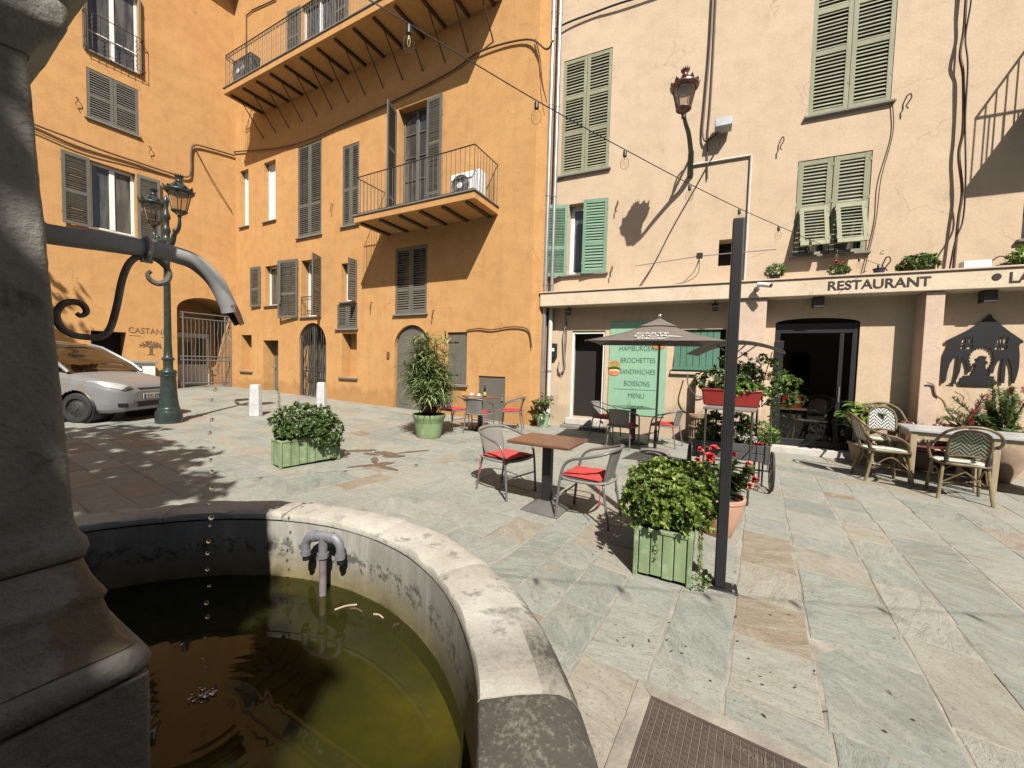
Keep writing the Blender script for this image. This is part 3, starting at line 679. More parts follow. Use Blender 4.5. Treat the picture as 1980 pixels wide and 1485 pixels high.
# the balcony door with one leaf swung out and one flat on the wall
window(OB, B, -4.5, -3.4, 5.62, 8.95, .30, 'greyshut', mull=1, bars=(.2, .4, .6, .8), fr=.07, sill=None, leaves=((-.03, .02, .56, 3.24, R(290), 'L', -.03), (1.12, .02, .54, 3.26, R(177), 'R', -.06)), rails=(0.2, 0.62,))
window(OB, B, -9.0, -7.3, 10.9, 13.6, .18, 'white', mull=1, bars=(.3, .6), sill=None, leaves=((-.02, 0, .66, 2.7, R(184), 'L', -.06), (1.72, 0, .66, 2.7, R(176), 'R', -.06)), rails=(.33, .66))
# small guard rail of the french window
mb = railing_mb([(-8.97, -.03), (-8.0, -.03)], 3.1, 3.75, .12, .008, .012, curl=True); mb.build("guard_rail", 'iron', OB, B)
# niches, sills, doors
MB().box(-12.85, -12.0, -.07, .1, .99, 1.047).build("sill", 'sill', OB, B, bevel=.008)
MB().box(-6.98, -6.1, -.07, .1, .955, 1.017).build("sill", 'sill', OB, B, bevel=.008)
MB().box(-2.62, -1.84, -.08, .1, .92, .987).build("sill", 'sill', OB, B, bevel=.008)
def planks(x0, x1, z0, z1, y0, y1, n, gap=.006):
    mb = MB(); w = (x1-x0)/n
    for i in range(n): mb.box(x0+i*w+gap/2, x0+(i+1)*w-gap/2, y0, y1, z0, z1)
    mb.box(x0, x1, y1-.004, y1+.02, z0, z1); return mb
d = planks(-11.26, -10.39, .27, 2.22, .40, .43, 1).build("door", 'greyshut', OB, B, bevel=.01)
MB().box(-11.2, -11.16, .36, .40, 1.15, 1.35).tube([(-11.18, .37, 1.25), (-11.18, .34, 1.25), (-11.08, .34, 1.25)], .012, 6).build("handle", 'zinc', d)
dd = []
N = 14; pts = [(-3.875-.64*math.cos(math.pi*i/N), 1.98+.64*math.sin(math.pi*i/N)) for i in range(N+1)]
mb = MB(); mb.prism([(-4.515, .06), *pts, (-3.235, .06)], .085, .135)
for x in (-4.2, -3.55): mb.box(x-.18, x+.18, .072, .09, .3, 1.0); mb.box(x-.18, x+.18, .072, .09, 1.15, 1.9)
d = mb.build("door", 'greyshut', OB, B, smooth=0, bevel=.012); d['label'] = "tall arched grey door behind the oleander"
MB().ball((-3.82, .05, 1.1), .03).build("handle", 'zinc', d)
d = planks(-2.55, -1.91, 1.0, 2.41, .05, .085, 3).build("shutter", 'greyshut', OB, B, bevel=.006); d['label'] = "solid grey board shutter"
MB().tube([(-2.6, .04, 2.15), (-2.2, .035, 2.15)], .012, 5).tube([(-2.6, .04, 1.25), (-2.2, .035, 1.25)], .012, 5).build("hinge", 'iron', d)
d = planks(-1.49, -.70, .04, 1.24, .03, .06, 1).build("door", 'greyshut', OB, B, bevel=.008); d['label'] = "low grey hatch door"
MB().box(-.80, -.74, .0, .03, .62, .72).build("handle", 'zinc', d)
# arched iron gate with wavy bars
mb = MB(); N = 16; cx = -8.405; hw = .70
arc = [(cx-hw*math.cos(math.pi*i/N), 2.06+.72*math.sin(math.pi*i/N)) for i in range(N+1)]
mb.tube([(cx-hw, .1, .2)]+[(x, .1, z) for x, z in arc]+[(cx+hw, .1, .2)], .055, 4)
mb.tube([(cx, .1, .2), (cx, .1, 2.76)], .04, 4); mb.tube([(cx-hw, .1, .26), (cx+hw, .1, .26)], .04, 4); mb.tube([(cx-hw, .1, 1.16), (cx+hw, .1, 1.16)], .025, 4); mb.tube([(cx-hw, .1, 1.27), (cx+hw, .1, 1.27)], .015, 4)
for i in range(-5, 6):
    if i == 0: continue
    x = cx+i*.118; zt = 2.06+.72*math.sqrt(max(0, 1-(i*.118/hw)**2))-.04
    mb.tube([(x+.02*math.sin(u*1.3)*(1 if abs(i) % 2 else .2), .1, .2+(zt-.2)*u/18) for u in range(19)], .015, 5)
for s in (-1, 1):
    for z in (1.0, 1.22, 1.45): mb.tube([(cx+s*(.06+.07*k/9*math.cos(k*.9)), .09, z+.08*math.sin(k*.9)*k/9) for k in range(10)], .012, 4)
mb.build("gate", 'iron', OB, B)['label'] = "arched wrought iron gate with wavy bars"
MB().box(cx-hw-.02, cx+hw+.02, .40, .43, .17, 2.1).build("door", 'greyshut', OB, B)
# ---- balconies
def balcony(x0, x1, dep, z0, z1, rail, step, curl, brackets, label):
    o = MB().box(x0, x1, -dep, .06, z0, z1-.03).build("balcony", 'orange', OB, B, smooth=0, bevel=.01); o['label'] = label
    MB().box(x0-.03, x1+.03, -dep-.03, .05, z1-.027, z1+.012).build("paving", 'sill', o, smooth=0, bevel=.008)
    e = .05; rm = railing_mb([(x0+e, 0), (x0+e, -dep+e), (x1-e, -dep+e), (x1-e, 0)], z1+.01, z1+rail, step, .009, .017, curl); rm.build("railing", 'iron', o)
    for i in range(brackets):
        x = x0+.25+(x1-x0-.5)*i/(brackets-1); bb = MB()
        if curl:
            bb.box(x-.035, x+.035, -dep+.1, .02, z0-.07, z0-.003); bb.tube([(x, -dep*.62, z0-.05), (x, .02, z0-.95)], .018, 6)
        else: bb.box(x-.05, x+.05, -dep+.06, .02, z0-.05, z0-.003)
        bb.build("bracket", 'soffit', o, smooth=0)
    return o
balcony(-5.05, -1.02, 1.1, 5.40, 5.60, 1.05, .135, False, 6, "small balcony with plain iron bars and an air conditioner on it")
balcony(-11.5, -1.04, 1.2, 10.68, 10.9, 1.1, .12, True, 14, "long top balcony with curled iron railing on slanted struts")
# ---- left wing
window(OB, A, -4.05, -2.84, 10.88, 13.3, .2, 'white', mull=1, bars=(.28,), fr=.07, leaves=((-.02, 0, .1, 2.42, R(100)+math.pi, 'L', -.01), (1.23, 0, .1, 2.42, R(80), 'R', -.01)), rails=())
mb = railing_mb([(-4.12, 0), (-4.12, -.16), (-2.76, -.16), (-2.76, 0)], 10.86, 11.95, .17, .009, .014)
for i in range(4):
    x = -3.95+i*.34; mb.tube([(x+.03*(-1 if u % 2 else 1), -.16, 10.95+.9*u/12) for u in range(13)], .009, 4)
mb.build("guard_rail", 'iron', OB, A)
window(OB, A, -4.07, -2.87, 8.85, 10.35, .2, 'dark', closed=1, rails=(.47,))
window(OB, A, -4.05, -2.98, 5.5, 7.58, .22, 'white', mull=1, fr=.085, leaves=((-.0, -.03, .6, 2.12, R(185), 'L', -.06), (1.10, -.03, .58, 2.12, R(175), 'R', -.06)), rails=(.47,))
# gateway with a white iron grille, a glazed door behind it
mb = MB(); x0, x1, z0, z1, y = -1.9, -.15, .36, 3.18, .12
for a, b in (((x0, z0), (x0, z1)), ((x1, z0), (x1, z1)), ((x0+.2, z0), (x0+.2, z1)), ((x1-.2, z0), (x1-.2, z1))): mb.tube([(a[0], y, a[1]), (b[0], y, b[1])], .032, 4)
for z in (z0, z0+.2, 1.42, 1.56, z1-.2, z1): mb.tube([(x0, y, z), (x1, y, z)], .024, 4)
for i in range(1, 11):
    x = x0+.2+(x1-x0-.4)*i/11; mb.tube([(x+(.016*math.sin(u*1.6) if i % 3 == 0 else 0), y, z0+.2+(z1-z0-.4)*u/14) for u in range(15)], .012, 4)
for xa in (x0, x1-.2):
    for za in (z0, z1-.2, 1.4): mb.tube([(xa, y, za), (xa+.2, y, za+.2)], .01, 4); mb.tube([(xa+.2, y, za), (xa, y, za+.2)], .01, 4)
mb.build("gate", 'greymetal', OB, A)['label'] = "pale iron grille across the arched gateway"
d = MB().box(-1.72, -.4, 1.42, 1.47, .3, 2.5).build("door", 'white', OB, A, bevel=.01); MB().box(-1.6, -.52, 1.40, 1.43, 1.25, 2.3).build("pane", 'pane', d)
# white counter wall with a slab on it, in front of the left wing
o = MB().box(-4.9, -2.72, -.62, -.0, .1, 1.28).build("low_wall", 'white', None, WA, bevel=.01); tag(o, "low white wall topped with a grey slab behind the parked car", "low wall")
MB().box(-4.95, -2.66, -.68, -.004, 1.283, 1.37).build("coping", 'lid', o, bevel=.01)
# sign painted on the left wing
sg = thing("wall_sign", "brown painted name and tree emblem on the orange wall behind the street lamp", "sign", WA @ T(-2.65, -.006, 1.5))
text("lettering", "CASTANEA", 'signgrey', sg, T(0, 0, .80), 1.15, .19, .006)
mb = MB()
mb.box(-.56, -.28, -.003, .003, .705, .715); mb.box(.28, .56, -.003, .003, .705, .715)
mb.build("rule", 'signgrey', sg, smooth=0)
mb = MB(); rt_ = random.Random(3)
mb.prism([(-.13, .06), (-.05, .10), (-.04, .30), (.04, .30), (.05, .10), (.13, .06), (.03, .075), (-.03, .075)], -.003, .003)
for i in range(120):
    a = rt_.uniform(-.15, math.pi+.15); r = rt_.uniform(.12, .30); x, z = r*math.cos(a)*1.05, .34+r*math.sin(a)*.75; an = rt_.uniform(0, 3.1)
    c_, s_ = .018*math.cos(an), .018*math.sin(an); mb.prism([(x-c_, z-s_), (x+s_*.5, z-c_*.5), (x+c_, z+s_), (x-s_*.5, z+c_*.5)], -.003, .003)
for i in range(9):
    a = .15+i*.35; mb.tube([(0, 0, .28), (.12*math.cos(a), 0, .36+.1*math.sin(a)), (.27*math.cos(a), 0, .36+.22*math.sin(a))], .008, 4)
mb.build("tree_emblem", 'signgrey', sg, smooth=0)

# ================================================================== peach building
PB = thing("peach_building", "peach plastered restaurant building with sage green shutters and a lettered band", "building", WC)
opsC = [op(.17, 1.37, 6.35, 9.15, .16), op(.42, 1.40, 3.87, 5.62, .3), op(5.27, 6.53, 6.62, 10.2, .16), op(5.16, 6.32, 3.9, 5.78, .16), op(3.82, 4.22, 3.82, 4.38, .35),
        op(.62, 1.45, .28, 2.46, .34), op(3.02, 4.05, 1.52, 2.46, .3), op(4.94, 6.31, .02, 2.66, .22, .10, back=2), op(8.35, 9.3, 3.9, 5.3, .3)]
opsC[7]['d'] = .02
mb = MB(); wallgrid(mb, -.6, 14, -0.4, 15.5, opsC); 
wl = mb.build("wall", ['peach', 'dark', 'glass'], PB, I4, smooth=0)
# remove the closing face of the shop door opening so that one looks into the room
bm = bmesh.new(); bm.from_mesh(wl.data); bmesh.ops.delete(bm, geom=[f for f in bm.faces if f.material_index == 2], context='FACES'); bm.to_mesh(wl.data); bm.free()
mb = MB(); mb.box(-.6, 14, -.35, 8, 15.5, 15.7); mb.build("roof", 'terracotta', PB)
window(PB, I4, .17, 1.37, 6.35, 9.15, .16, 'dark', closed=1, rails=(.36, .67), shm='sage')
window(PB, I4, 5.27, 6.53, 6.62, 10.2, .16, 'dark', closed=1, rails=(.33, .55, .8), shm='sage')
window(PB, I4, .42, 1.40, 3.87, 5.62, .28, 'white', mull=0, fr=.10, shm='green', leaves=((0, -.04, .56, 1.78, R(198), 'L', -.05), (.98, -.02, .58, 1.78, R(8), 'R', -.01)), rails=(.4,))
window(PB, I4, 8.35, 9.3, 3.9, 5.3, .3, 'greyshut', mull=1)
# the shutter whose two lower flaps are propped outwards
o = window(PB, I4, 5.16, 6.32, 3.9, 5.78, .16, 'sage', mull=1, fr=.07, shm='sage')
for s in (0, 1):
    hw = .56; x = .012+s*(hw+.016)
    shutter_mb(hw, .98, (), .09).build("shutter", 'sage', o, T(x, .045, .89), smooth=0)
    mb = MB(); mb.box(0, .075, -.035, 0, 0, .89); mb.box(hw-.075, hw, -.035, 0, 0, .89); mb.box(.075, hw-.075, -.033, -.002, 0, .07); mb.build("shutter_frame", 'sage', o, T(x, .045, 0), smooth=0)
    fl = shutter_mb(hw-.1, .86, (), .07); fl.build("flap", 'sage', o, T(x+.05, -.01, .93) @ RX(R(-19)) @ T(0, 0, -.86), smooth=0)['label'] = "lower louvred flap propped outwards"
# pilasters, band, plinth
for x0, x1, dep in ((4.24, 4.72, .36), (7.08, 7.33, .36), (12.2, 12.6, .36)): MB().box(x0, x1, -dep, .02, -.3, 3.035).build("pilaster", 'pinkish', PB, smooth=0, bevel=.012)
MB().box(3.5, 4.235, -.24, .02, -.3, 1.47).build("pier", 'pinkish', PB, smooth=0, bevel=.015)
MB().box(-.12, 9.9, -.42, .015, 3.04, 3.36).build("sign_band", 'cream', PB, smooth=0, bevel=.012)['label'] = "cream band with the restaurant lettering"
o = bpy.data.objects["sign_band"]
MB().box(-.14, 9.95, -.45, .012, 3.363, 3.395).build("capping", 'pinkish', o, smooth=0, bevel=.008)
text("lettering", "RESTAURANT", 'brownink', o, T(6.38, -.424, 3.118), 1.43, .172, .006, bold=.018)
text("lettering", "LA", 'brownink', o, T(8.17, -.424, 3.112), .26, .175, .006, bold=.018)
MB().lathe([(0, 0), (.055, 0), (.055, .01), (0, .01)], 20, 0, T(7.90, -.43, 3.22) @ RX(R(-90))).build("round_mark", 'brownink', o)
# ---- shop door: black metal frame, clear panes, dim room behind
d = MB(); 
d.box(4.95, 5.04, .03, .12, .06, 2.56); d.box(6.21, 6.30, .03, .12, .06, 2.56); d.box(5.04, 6.21, .032, .118, 2.36, 2.555); d.box(5.04, 6.21, .032, .118, .06, .2); d.box(6.02, 6.09, .04, .11, .2, 2.36)
d.box(4.94, 5.1, -.02, .028, .2, 2.2)
d = d.build("glass_door", 'black', PB, smooth=0, bevel=.006)
MB().box(5.04, 6.02, .07, .078, .2, 2.36).box(6.09, 6.21, .07, .078, .2, 2.36).build("pane", 'shopglass', d, smooth=0)
MB().tube([(6.055, .02, 1.0), (6.055, .02, 1.3)], .012, 6).build("handle", 'zinc', d)
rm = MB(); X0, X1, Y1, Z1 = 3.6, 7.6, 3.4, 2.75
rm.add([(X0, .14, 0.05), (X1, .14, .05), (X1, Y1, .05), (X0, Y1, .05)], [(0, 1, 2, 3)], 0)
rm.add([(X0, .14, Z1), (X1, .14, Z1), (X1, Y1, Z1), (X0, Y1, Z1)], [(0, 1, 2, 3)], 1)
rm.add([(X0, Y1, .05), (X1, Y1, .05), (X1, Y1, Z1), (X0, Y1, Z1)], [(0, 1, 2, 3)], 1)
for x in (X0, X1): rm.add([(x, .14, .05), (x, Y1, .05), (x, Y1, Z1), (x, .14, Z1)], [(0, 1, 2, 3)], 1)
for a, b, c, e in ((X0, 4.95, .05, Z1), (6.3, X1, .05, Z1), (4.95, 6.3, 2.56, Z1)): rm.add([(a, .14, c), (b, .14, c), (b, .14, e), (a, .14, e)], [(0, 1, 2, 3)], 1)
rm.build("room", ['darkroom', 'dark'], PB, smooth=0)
MB().box(4.85, 6.36, -.22, .03, -.25, .055).build("door_step", 'stonewhite', PB, bevel=.01)
# ---- left doorway, step, poster, wooden hatch
mb = MB(); mb.box(.62, .67, .03, .1, .28, 2.44); mb.box(1.40, 1.445, .03, .1, .28, 2.44); mb.box(.67, 1.40, .032, .098, 2.39, 2.44); mb.build("door_frame", 'white', PB, smooth=0)
MB().box(.5, 1.62, -.42, .03, -.25, .12).build("step", 'sill', PB, bevel=.012); MB().box(.56, 1.52, -.22, .05, .123, .275).build("step", 'stonewhite', PB, bevel=.012)
h = planks(0, .92, 0, .93, -.03, 0, 7, .008).build("shutter", 'dgreen', PB, T(3.02, -.03, 1.53) @ RX(R(-7)), smooth=0, bevel=.004); h['label'] = "green board hatch shutter propped over the sill"
MB().box(-.02, .94, -.055, -.033, .02, .09).build("batten", 'dgreen', h)
MB().box(2.96, 4.1, -.06, .28, 1.45, 1.515).build("sill", 'pinkish', PB, bevel=.01)
o = thing("menu_poster", "mint green menu poster with dark lettering beside the open doorway", "poster", WC @ T(1.57, -.012, .45))
MB().box(0, 1.3, -.006, .006, 0, 2.22).build("panel", 'poster', o, smooth=0)
for s, z, wd in (("HAMBURGERS", 1.52, .86), ("BROCHETTES", 1.24, .78), ("SANDWICHES", .97, .80), ("BOISSONS", .69, .58), ("MENU", .40, .36)):
    text("lettering", s, 'ink', o, T(.66, -.009, z), wd, .115, .004, bold=-.012)
MB().box(.14, 1.16, -.01, -.0065, 1.80, 1.81).box(.14, 1.16, -.01, -.0065, .6, .608).build("rule", 'ink', o, smooth=0)
def disc(cx, cz, rx, rz, y, n=22, lump=.0):
    return [(cx+rx*math.cos(6.2832*i/n)*(1+lump*random.uniform(-1, 1)), cz+rz*math.sin(6.2832*i/n)*(1+lump*random.uniform(-1, 1))) for i in range(n)]
mb = MB()
for cx, cz, s in ((1.12, 1.78, .17), (.13, 1.10, .14)):
    mb.prism(disc(cx, cz, s, s*1.35, 0), -.0085, -.0065, 0); mb.prism(disc(cx, cz+s*.25, s*.98, s*.5, 0, 30, .12), -.0105, -.0088, 2)
    mb.prism(disc(cx, cz-s*.1, s*.98, s*.38, 0, 26, .08), -.0125, -.0108, 1); mb.prism(disc(cx, cz-s*.4, s*.95, s*.22, 0, 30, .2), -.0145, -.0128, 3); mb.prism(disc(cx, cz-s*.85, s*.85, s*.42, 0), -.0165, -.0148, 0)
mb.build("burger_picture", ['bun', 'patty', 'lettuce', 'cheese'], o, smooth=0)
# ---- cut-out black sign: house, windows, arches, small figure under a halo (holes left open to the plaster)
def cutout(name, splines, mat, parent, X, thick):
    cu = bpy.data.curves.new(name, 'CURVE'); cu.dimensions = '2D'; cu.fill_mode = 'BOTH'
    for pts in splines:
        s = cu.splines.new('POLY'); s.points.add(len(pts)-1); s.use_cyclic_u = True
        for p, (x, z) in zip(s.points, pts): p.co = (x, z, 0, 1)
    tmp = bpy.data.objects.new("tmp_cut", cu); COL.objects.link(tmp); bpy.context.view_layer.update()
    me = bpy.data.meshes.new_from_object(tmp.evaluated_get(bpy.context.evaluated_depsgraph_get()))
    bpy.data.objects.remove(tmp); bpy.data.curves.remove(cu)
    mb = MB(); mb.add([(v.co.x, 0, v.co.y) for v in me.vertices], [tuple(p.vertices) for p in me.polygons]); bpy.data.meshes.remove(me)
    o = mb.build(name, mat, parent, X, smooth=0); s = o.modifiers.new("thick", 'SOLIDIFY'); s.thickness = thick; s.offset = 0
    return o
cp = lambda L: [((x-165)*.000741, (1360-y)*.00103) for x, y in L]
halo = []
for i in range(0, 40):
    a = R(-48+276*i/39); r = 222 if i % 2 else 188; halo.append((808+r*math.cos(a), 905-r*math.sin(a)))
outl = [(165, 605), (340, 520), (520, 430), (720, 300), (840, 200), (860, 165), (905, 165), (930, 220), (1040, 310), (1230, 455), (1450, 600), (1465, 625), (1440, 650), (1392, 648), (1420, 850), (1425, 1020), (1405, 1180), (1370, 1310), (1335, 1310), (1322, 1130), (1300, 1020), (1260, 920), (1218, 880), (1212, 1000), (1212, 1310), (1150, 1310), (1143, 1050), (1165, 885), (1080, 950), (1040, 1030), (1015, 1150), (960, 1155)] + halo + [(635, 1140), (585, 1145), (575, 1050), (535, 940), (460, 875), (467, 1000), (460, 1120), (430, 1220), (400, 1290), (412, 1350), (270, 1345), (360, 1310), (385, 1150), (400, 862), (330, 900), (270, 1000), (240, 1130), (225, 1290), (185, 1345), (160, 1345), (130, 1200), (122, 1030), (150, 840), (225, 655), (165, 650)]
panes = [[(450, 545), (525, 545), (515, 640), (445, 640)], [(557, 545), (630, 545), (636, 638), (572, 642)], [(438, 665), (512, 668), (505, 742), (436, 742)], [(560, 675), (640, 672), (644, 744), (536, 744)],
         [(1058, 540), (1108, 540), (1100, 645), (1034, 645)], [(1132, 540), (1220, 540), (1214, 645), (1138, 645)], [(1028, 668), (1096, 675), (1090, 750), (1004, 750)], [(1130, 682), (1214, 684), (1210, 752), (1110, 752)]]
fig = [(735, 872), (815, 855), (895, 875), (870, 932), (915, 960), (912, 995), (880, 1012), (912, 1190), (1040, 1202), (1035, 1240), (1095, 1300), (1060, 1355), (800, 1362), (480, 1358), (450, 1310), (505, 1240), (505, 1205), (660, 1190), (728, 1012), (700, 992), (705, 958), (765, 935)]
o = thing("wall_sign", "black cut-out metal sign of a house with arches and a haloed figure", "sign", WC @ T(7.51, -.03, 1.42))
cutout("house_panel", [cp(outl)]+[cp(p) for p in panes], 'signblack', o, I4, .012)
cutout("figure_panel", [cp(fig)], 'signblack', o, I4, .012)
mb = MB()
for x, z in ((.2, .75), (.78, .75), (.48, 1.0), (.46, .1)): mb.tube([(x, .005, z), (x, .03, z)], .008, 6)
mb.build("spacer", 'signblack', o)

# ================================================================== fountain
WL = 0.35                                                   # water level
gF = gz(FX, FY)
FO = thing("fountain", "round stone fountain basin with a square central pillar and an iron spout", "fountain", T(FX, FY, 0))
RIN, ROUT = 1.325, 1.60
mb = MB(); mb.lathe([(ROUT-.05, gF-.15), (ROUT-.06, .55), (RIN+.003, .66), (RIN+.003, .20), (RIN+.012, .18), (.05, .18), (.05, .15), (ROUT-.05, gF-.2)], 96, 0, cap=False)
mb.build("basin", 'basin', FO)
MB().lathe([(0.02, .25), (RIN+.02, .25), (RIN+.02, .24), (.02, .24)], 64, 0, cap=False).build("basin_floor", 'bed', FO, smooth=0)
# coping stones, each rounded on its outer shoulder
prof0 = [(RIN, .668), (RIN, .690), (RIN+.006, .699), (RIN+.10, .703), (RIN+.17, .702), (RIN+.21, .694), (RIN+.245, .674), (RIN+.268, .642), (RIN+.276, .595), (RIN+.270, .55), (RIN+.25, .52), (RIN+.21, .515)]
joints = [7.2, 34, 57, 84, 110, 137, 164, 190, 216, 243, 270, 297, 322, 347]
rs = random.Random(5)
for i, a in enumerate(joints):
    b = joints[(i+1) % len(joints)]; b += 360 if b < a else 0
    a_, b_ = R(a+.10), R(b-.10); dr, dz = rs.uniform(-.002, .003), rs.uniform(-.0015, .0015); n = 26
    mb = MB(); K = len(prof0); cols = []
    vs = []
    for k in range(n+1):
        t = k/n; an = a_+(b_-a_)*t
        for j, (r, z) in enumerate(prof0):
            ch = -.004*max(0, 1-min(t, 1-t)/.03) if 1 <= j <= 9 else 0
            nz = noise.noise(Vector((r*math.cos(an)*7, r*math.sin(an)*7, z*7)))*.008+noise.noise(Vector((r*math.cos(an)*22, r*math.sin(an)*22, z*22)))*.003
            rr = r+(dr+nz*.8 if j > 3 else nz*.3); vs.append((rr*math.cos(an), rr*math.sin(an), z+dz+ch+(nz if 1 < j < 9 else 0)))
    fs = [(k*K+j, (k+1)*K+j, (k+1)*K+j+1, k*K+j+1) for k in range(n) for j in range(K-1)]+[tuple(range(K-1, -1, -1)), tuple(n*K+j for j in range(K))]
    mb.add(vs, fs); dirt_shade = 1.5 if a > 340 else (.28 if a < 10 else .12+.1*rs.random())  # darkest stone: shade painted in along with its dirt
    ds = []
    for k in range(n):
        for j in range(K-1):
            ds.append((min(1.5, dirt_shade+(.55 if j > 5 and a < 40 else .12 if j > 5 else 0)+(1.0*max(0, 1-abs(k/n-.2)/.3)*(.4+.6*(j > 3)) if a < 10 else 0)), 0, 0))
    ds += [(dirt_shade, 0, 0)]*2
    c = mb.build("coping_stone", 'coping', FO, attr=("dirt_shade", ds), smooth=50)
    if a > 340: c['label'] = "coping stone dark with stains and painted shade"
# pillar: turned towards us, deeper on the unseen side, moulded base and cornice
PN = Matrix(((.86, .51, 0, 0), (-.51, .86, 0, 0), (0, 0, 1, 0), (0, 0, 0, 1)))     # x: towards the camera, y: along the spout
def square_loft(secs, name, mat, sub=10, rough=.006, seed=0.0, rad=.012):
    """stack of square sections with softened corners and a weathered surface"""
    mb = MB(); ring = []
    full = []
    for (z0, w0), (z1, w1) in zip(secs, secs[1:]):
        k = max(1, int(math.hypot(z1-z0, w1-w0)/.018))
        for i in range(k): full.append((z0+(z1-z0)*i/k, w0+(w1-w0)*i/k))
    full.append(secs[-1]); m = sub*4
    for z, w in full:
        r = min(rad, w*.3); pts = []
        for q in range(4):
            cx, cy = ((1, -1), (1, 1), (-1, 1), (-1, -1))[q]; nx, ny = ((1, 1), (-1, 1), (-1, -1), (1, -1))[q]
            for t in (0, .5, 1):
                an = (q-1)*math.pi/2+t*math.pi/2; pts.append((cx*(w-r)+r*math.cos(an), cy*(w-r)+r*math.sin(an)))
            nq = ((1, 1), (-1, 1), (-1, -1), (1, -1))[q]
            for u in range(1, sub): pts.append((cx*(w-r)+(nq[0]-cx)*(w-r)*u/sub+r*math.cos(q*math.pi/2), cy*(w-r)+(nq[1]-cy)*(w-r)*u/sub+r*math.sin(q*math.pi/2)))
        ring.append([(x if x > 0 else x*1.9, y, z) for x, y in pts])  # unseen far side stretched so the pillar shades more of the rim
    n = len(ring[0]); vs = []
    for rg in ring:
        for x, y, z in rg:
            v = Vector((x, y, z+seed)); d = Vector((x, y, 0)).normalized()
            h = noise.noise(v*5)*rough*.6+noise.noise(v*31)*rough*.35+min(0, noise.noise(v*13+Vector((5, 2, 1)))+.42)*rough*3.0
            vs.append((x+d.x*h, y+d.y*h, z+noise.noise(v*8)*rough*.3))
    fs = [(i*n+k, i*n+(k+1) % n, (i+1)*n+(k+1) % n, (i+1)*n+k) for i in range(len(ring)-1) for k in range(n)]
    fs += [tuple(range(n-1, -1, -1)), tuple((len(ring)-1)*n+k for k in range(n))]
    mb.add(vs, fs); return mb.build(name, mat, FO, PN, smooth=50)
square_loft([(.05, .374), (.772, .374)], "plinth", 'pillar', 26, .005, 1)
square_loft([(.776, .355), (.782, .366), (.792, .374), (.815, .376), (.832, .372), (.846, .360)], "base_moulding", 'pillar', 14, .005, 2)
o = square_loft([(.850, .352), (.880, .330), (.97, .312), (.985, .318), (1.0, .312), (1.015, .302), (1.072, .284)], "base_moulding", 'split', 26, .006, 3)
square_loft([(1.074, .280), (1.082, .290), (1.10, .2945), (1.12, .291), (1.135, .281), (1.165, .274), (1.30, .268), (1.6, .256), (1.9, .243), (2.1, .234), (2.19, .230)], "shaft", 'pillar', 26, .005, 4)
square_loft([(2.192, .234), (2.215, .246), (2.235, .263), (2.25, .277), (2.262, .281), (2.30, .283), (2.318, .278), (2.322, .285), (2.35, .305), (2.40, .33), (2.46, .335), (2.50, .31), (2.52, .26), (2.9, .25), (3.0, .20), (3.2, .05)], "cornice", 'pillar', 14, .006, 5)
# spout with its scrolled bracket, in the upright plane that leaves the pillar towards the square
S = lambda L, z: (0.0, L, z)
mb = MB()
pp = crom([S(.20, 1.861), S(.30, 1.863), (0, .40, 1.871), S(.49, 1.876), S(.56, 1.876), S(.617, 1.862), S(.672, 1.812), S(.706, 1.742), S(.716, 1.712)], 8)
mb.tube(pp, .0262, 18)
sp = mb.build("spout", 'galv', FO, PN)
mb = MB(); lipL = []                                     # the cut lower lip of the pipe
for k in range(9):
    a = math.pi*k/8; lipL.append((.0262*math.cos(a), math.sin(a)))
c0, c1 = Vector(S(.708, 1.735)), Vector(S(.742, 1.668)); ax = (c1-c0).normalized(); sd = Vector((1, 0, 0)); up = ax.cross(sd)
vs = []
for L, wd in ((0, 1.0), (.5, .95), (1, .75)):
    p = c0+(c1-c0)*L
    for co_, si in lipL:
        vs.append(p+sd*co_*wd*1.02-up*si*.0262*wd*1.02)
for v in list(vs): vs.append(v+up*.004)
fs = [(r*9+k, r*9+k+1, (r+1)*9+k+1, (r+1)*9+k) for r in range(2) for k in range(8)]
fs += [tuple(27+i for i in f[::-1]) for f in fs]
mb.add(vs, fs); mb.build("lip", 'rust', sp)
mb = MB(); mb.tube([(-.0, .489+.0335*math.sin(a), 1.876+.0335*math.cos(a)) for a in []] or [(.031*math.cos(a), .489, 1.876+.031*math.sin(a)) for a in [i*math.pi/8 for i in range(16)]], .0085, 8, closed=True)
mb.box(-.009, .009, .476, .502, 1.835, 1.85); mb.build("collar", 'galv', sp)
sc = [S(.358, 1.664), S(.350, 1.651), S(.336, 1.652), S(.329, 1.666), S(.336, 1.685), S(.352, 1.688), S(.3575, 1.672)]
main = crom([S(.352, 1.668), S(.343, 1.660), S(.332, 1.668), S(.337, 1.684), S(.351, 1.686), S(.357, 1.672)][:0]+[S(.339, 1.662), S(.347, 1.655), S(.358, 1.666), S(.353, 1.684), S(.336, 1.692), S(.315, 1.683), S(.302, 1.655), S(.308, 1.622), S(.330, 1.602), S(.36, 1.597), S(.385, 1.600), S(.405, 1.625), S(.420, 1.69), S(.434, 1.775), S(.452, 1.828), S(.478, 1.852), S(.508, 1.852), S(.533, 1.835), S(.544, 1.810), S(.535, 1.786), S(.515, 1.776), S(.497, 1.784), S(.491, 1.800), S(.499, 1.810)], 5)
n_ = len(main); rr = [.0052+.0036*min(1, min(i, n_-1-i)/18) for i in range(n_)]
MB().tube(main, rr, 8).build("bracket", 'oldiron', sp)
mb = MB(); mb.ball((0, .255, 1.862), .042, 8, sz=1.1); b = mb.build("boss", 'pillar', FO, PN)
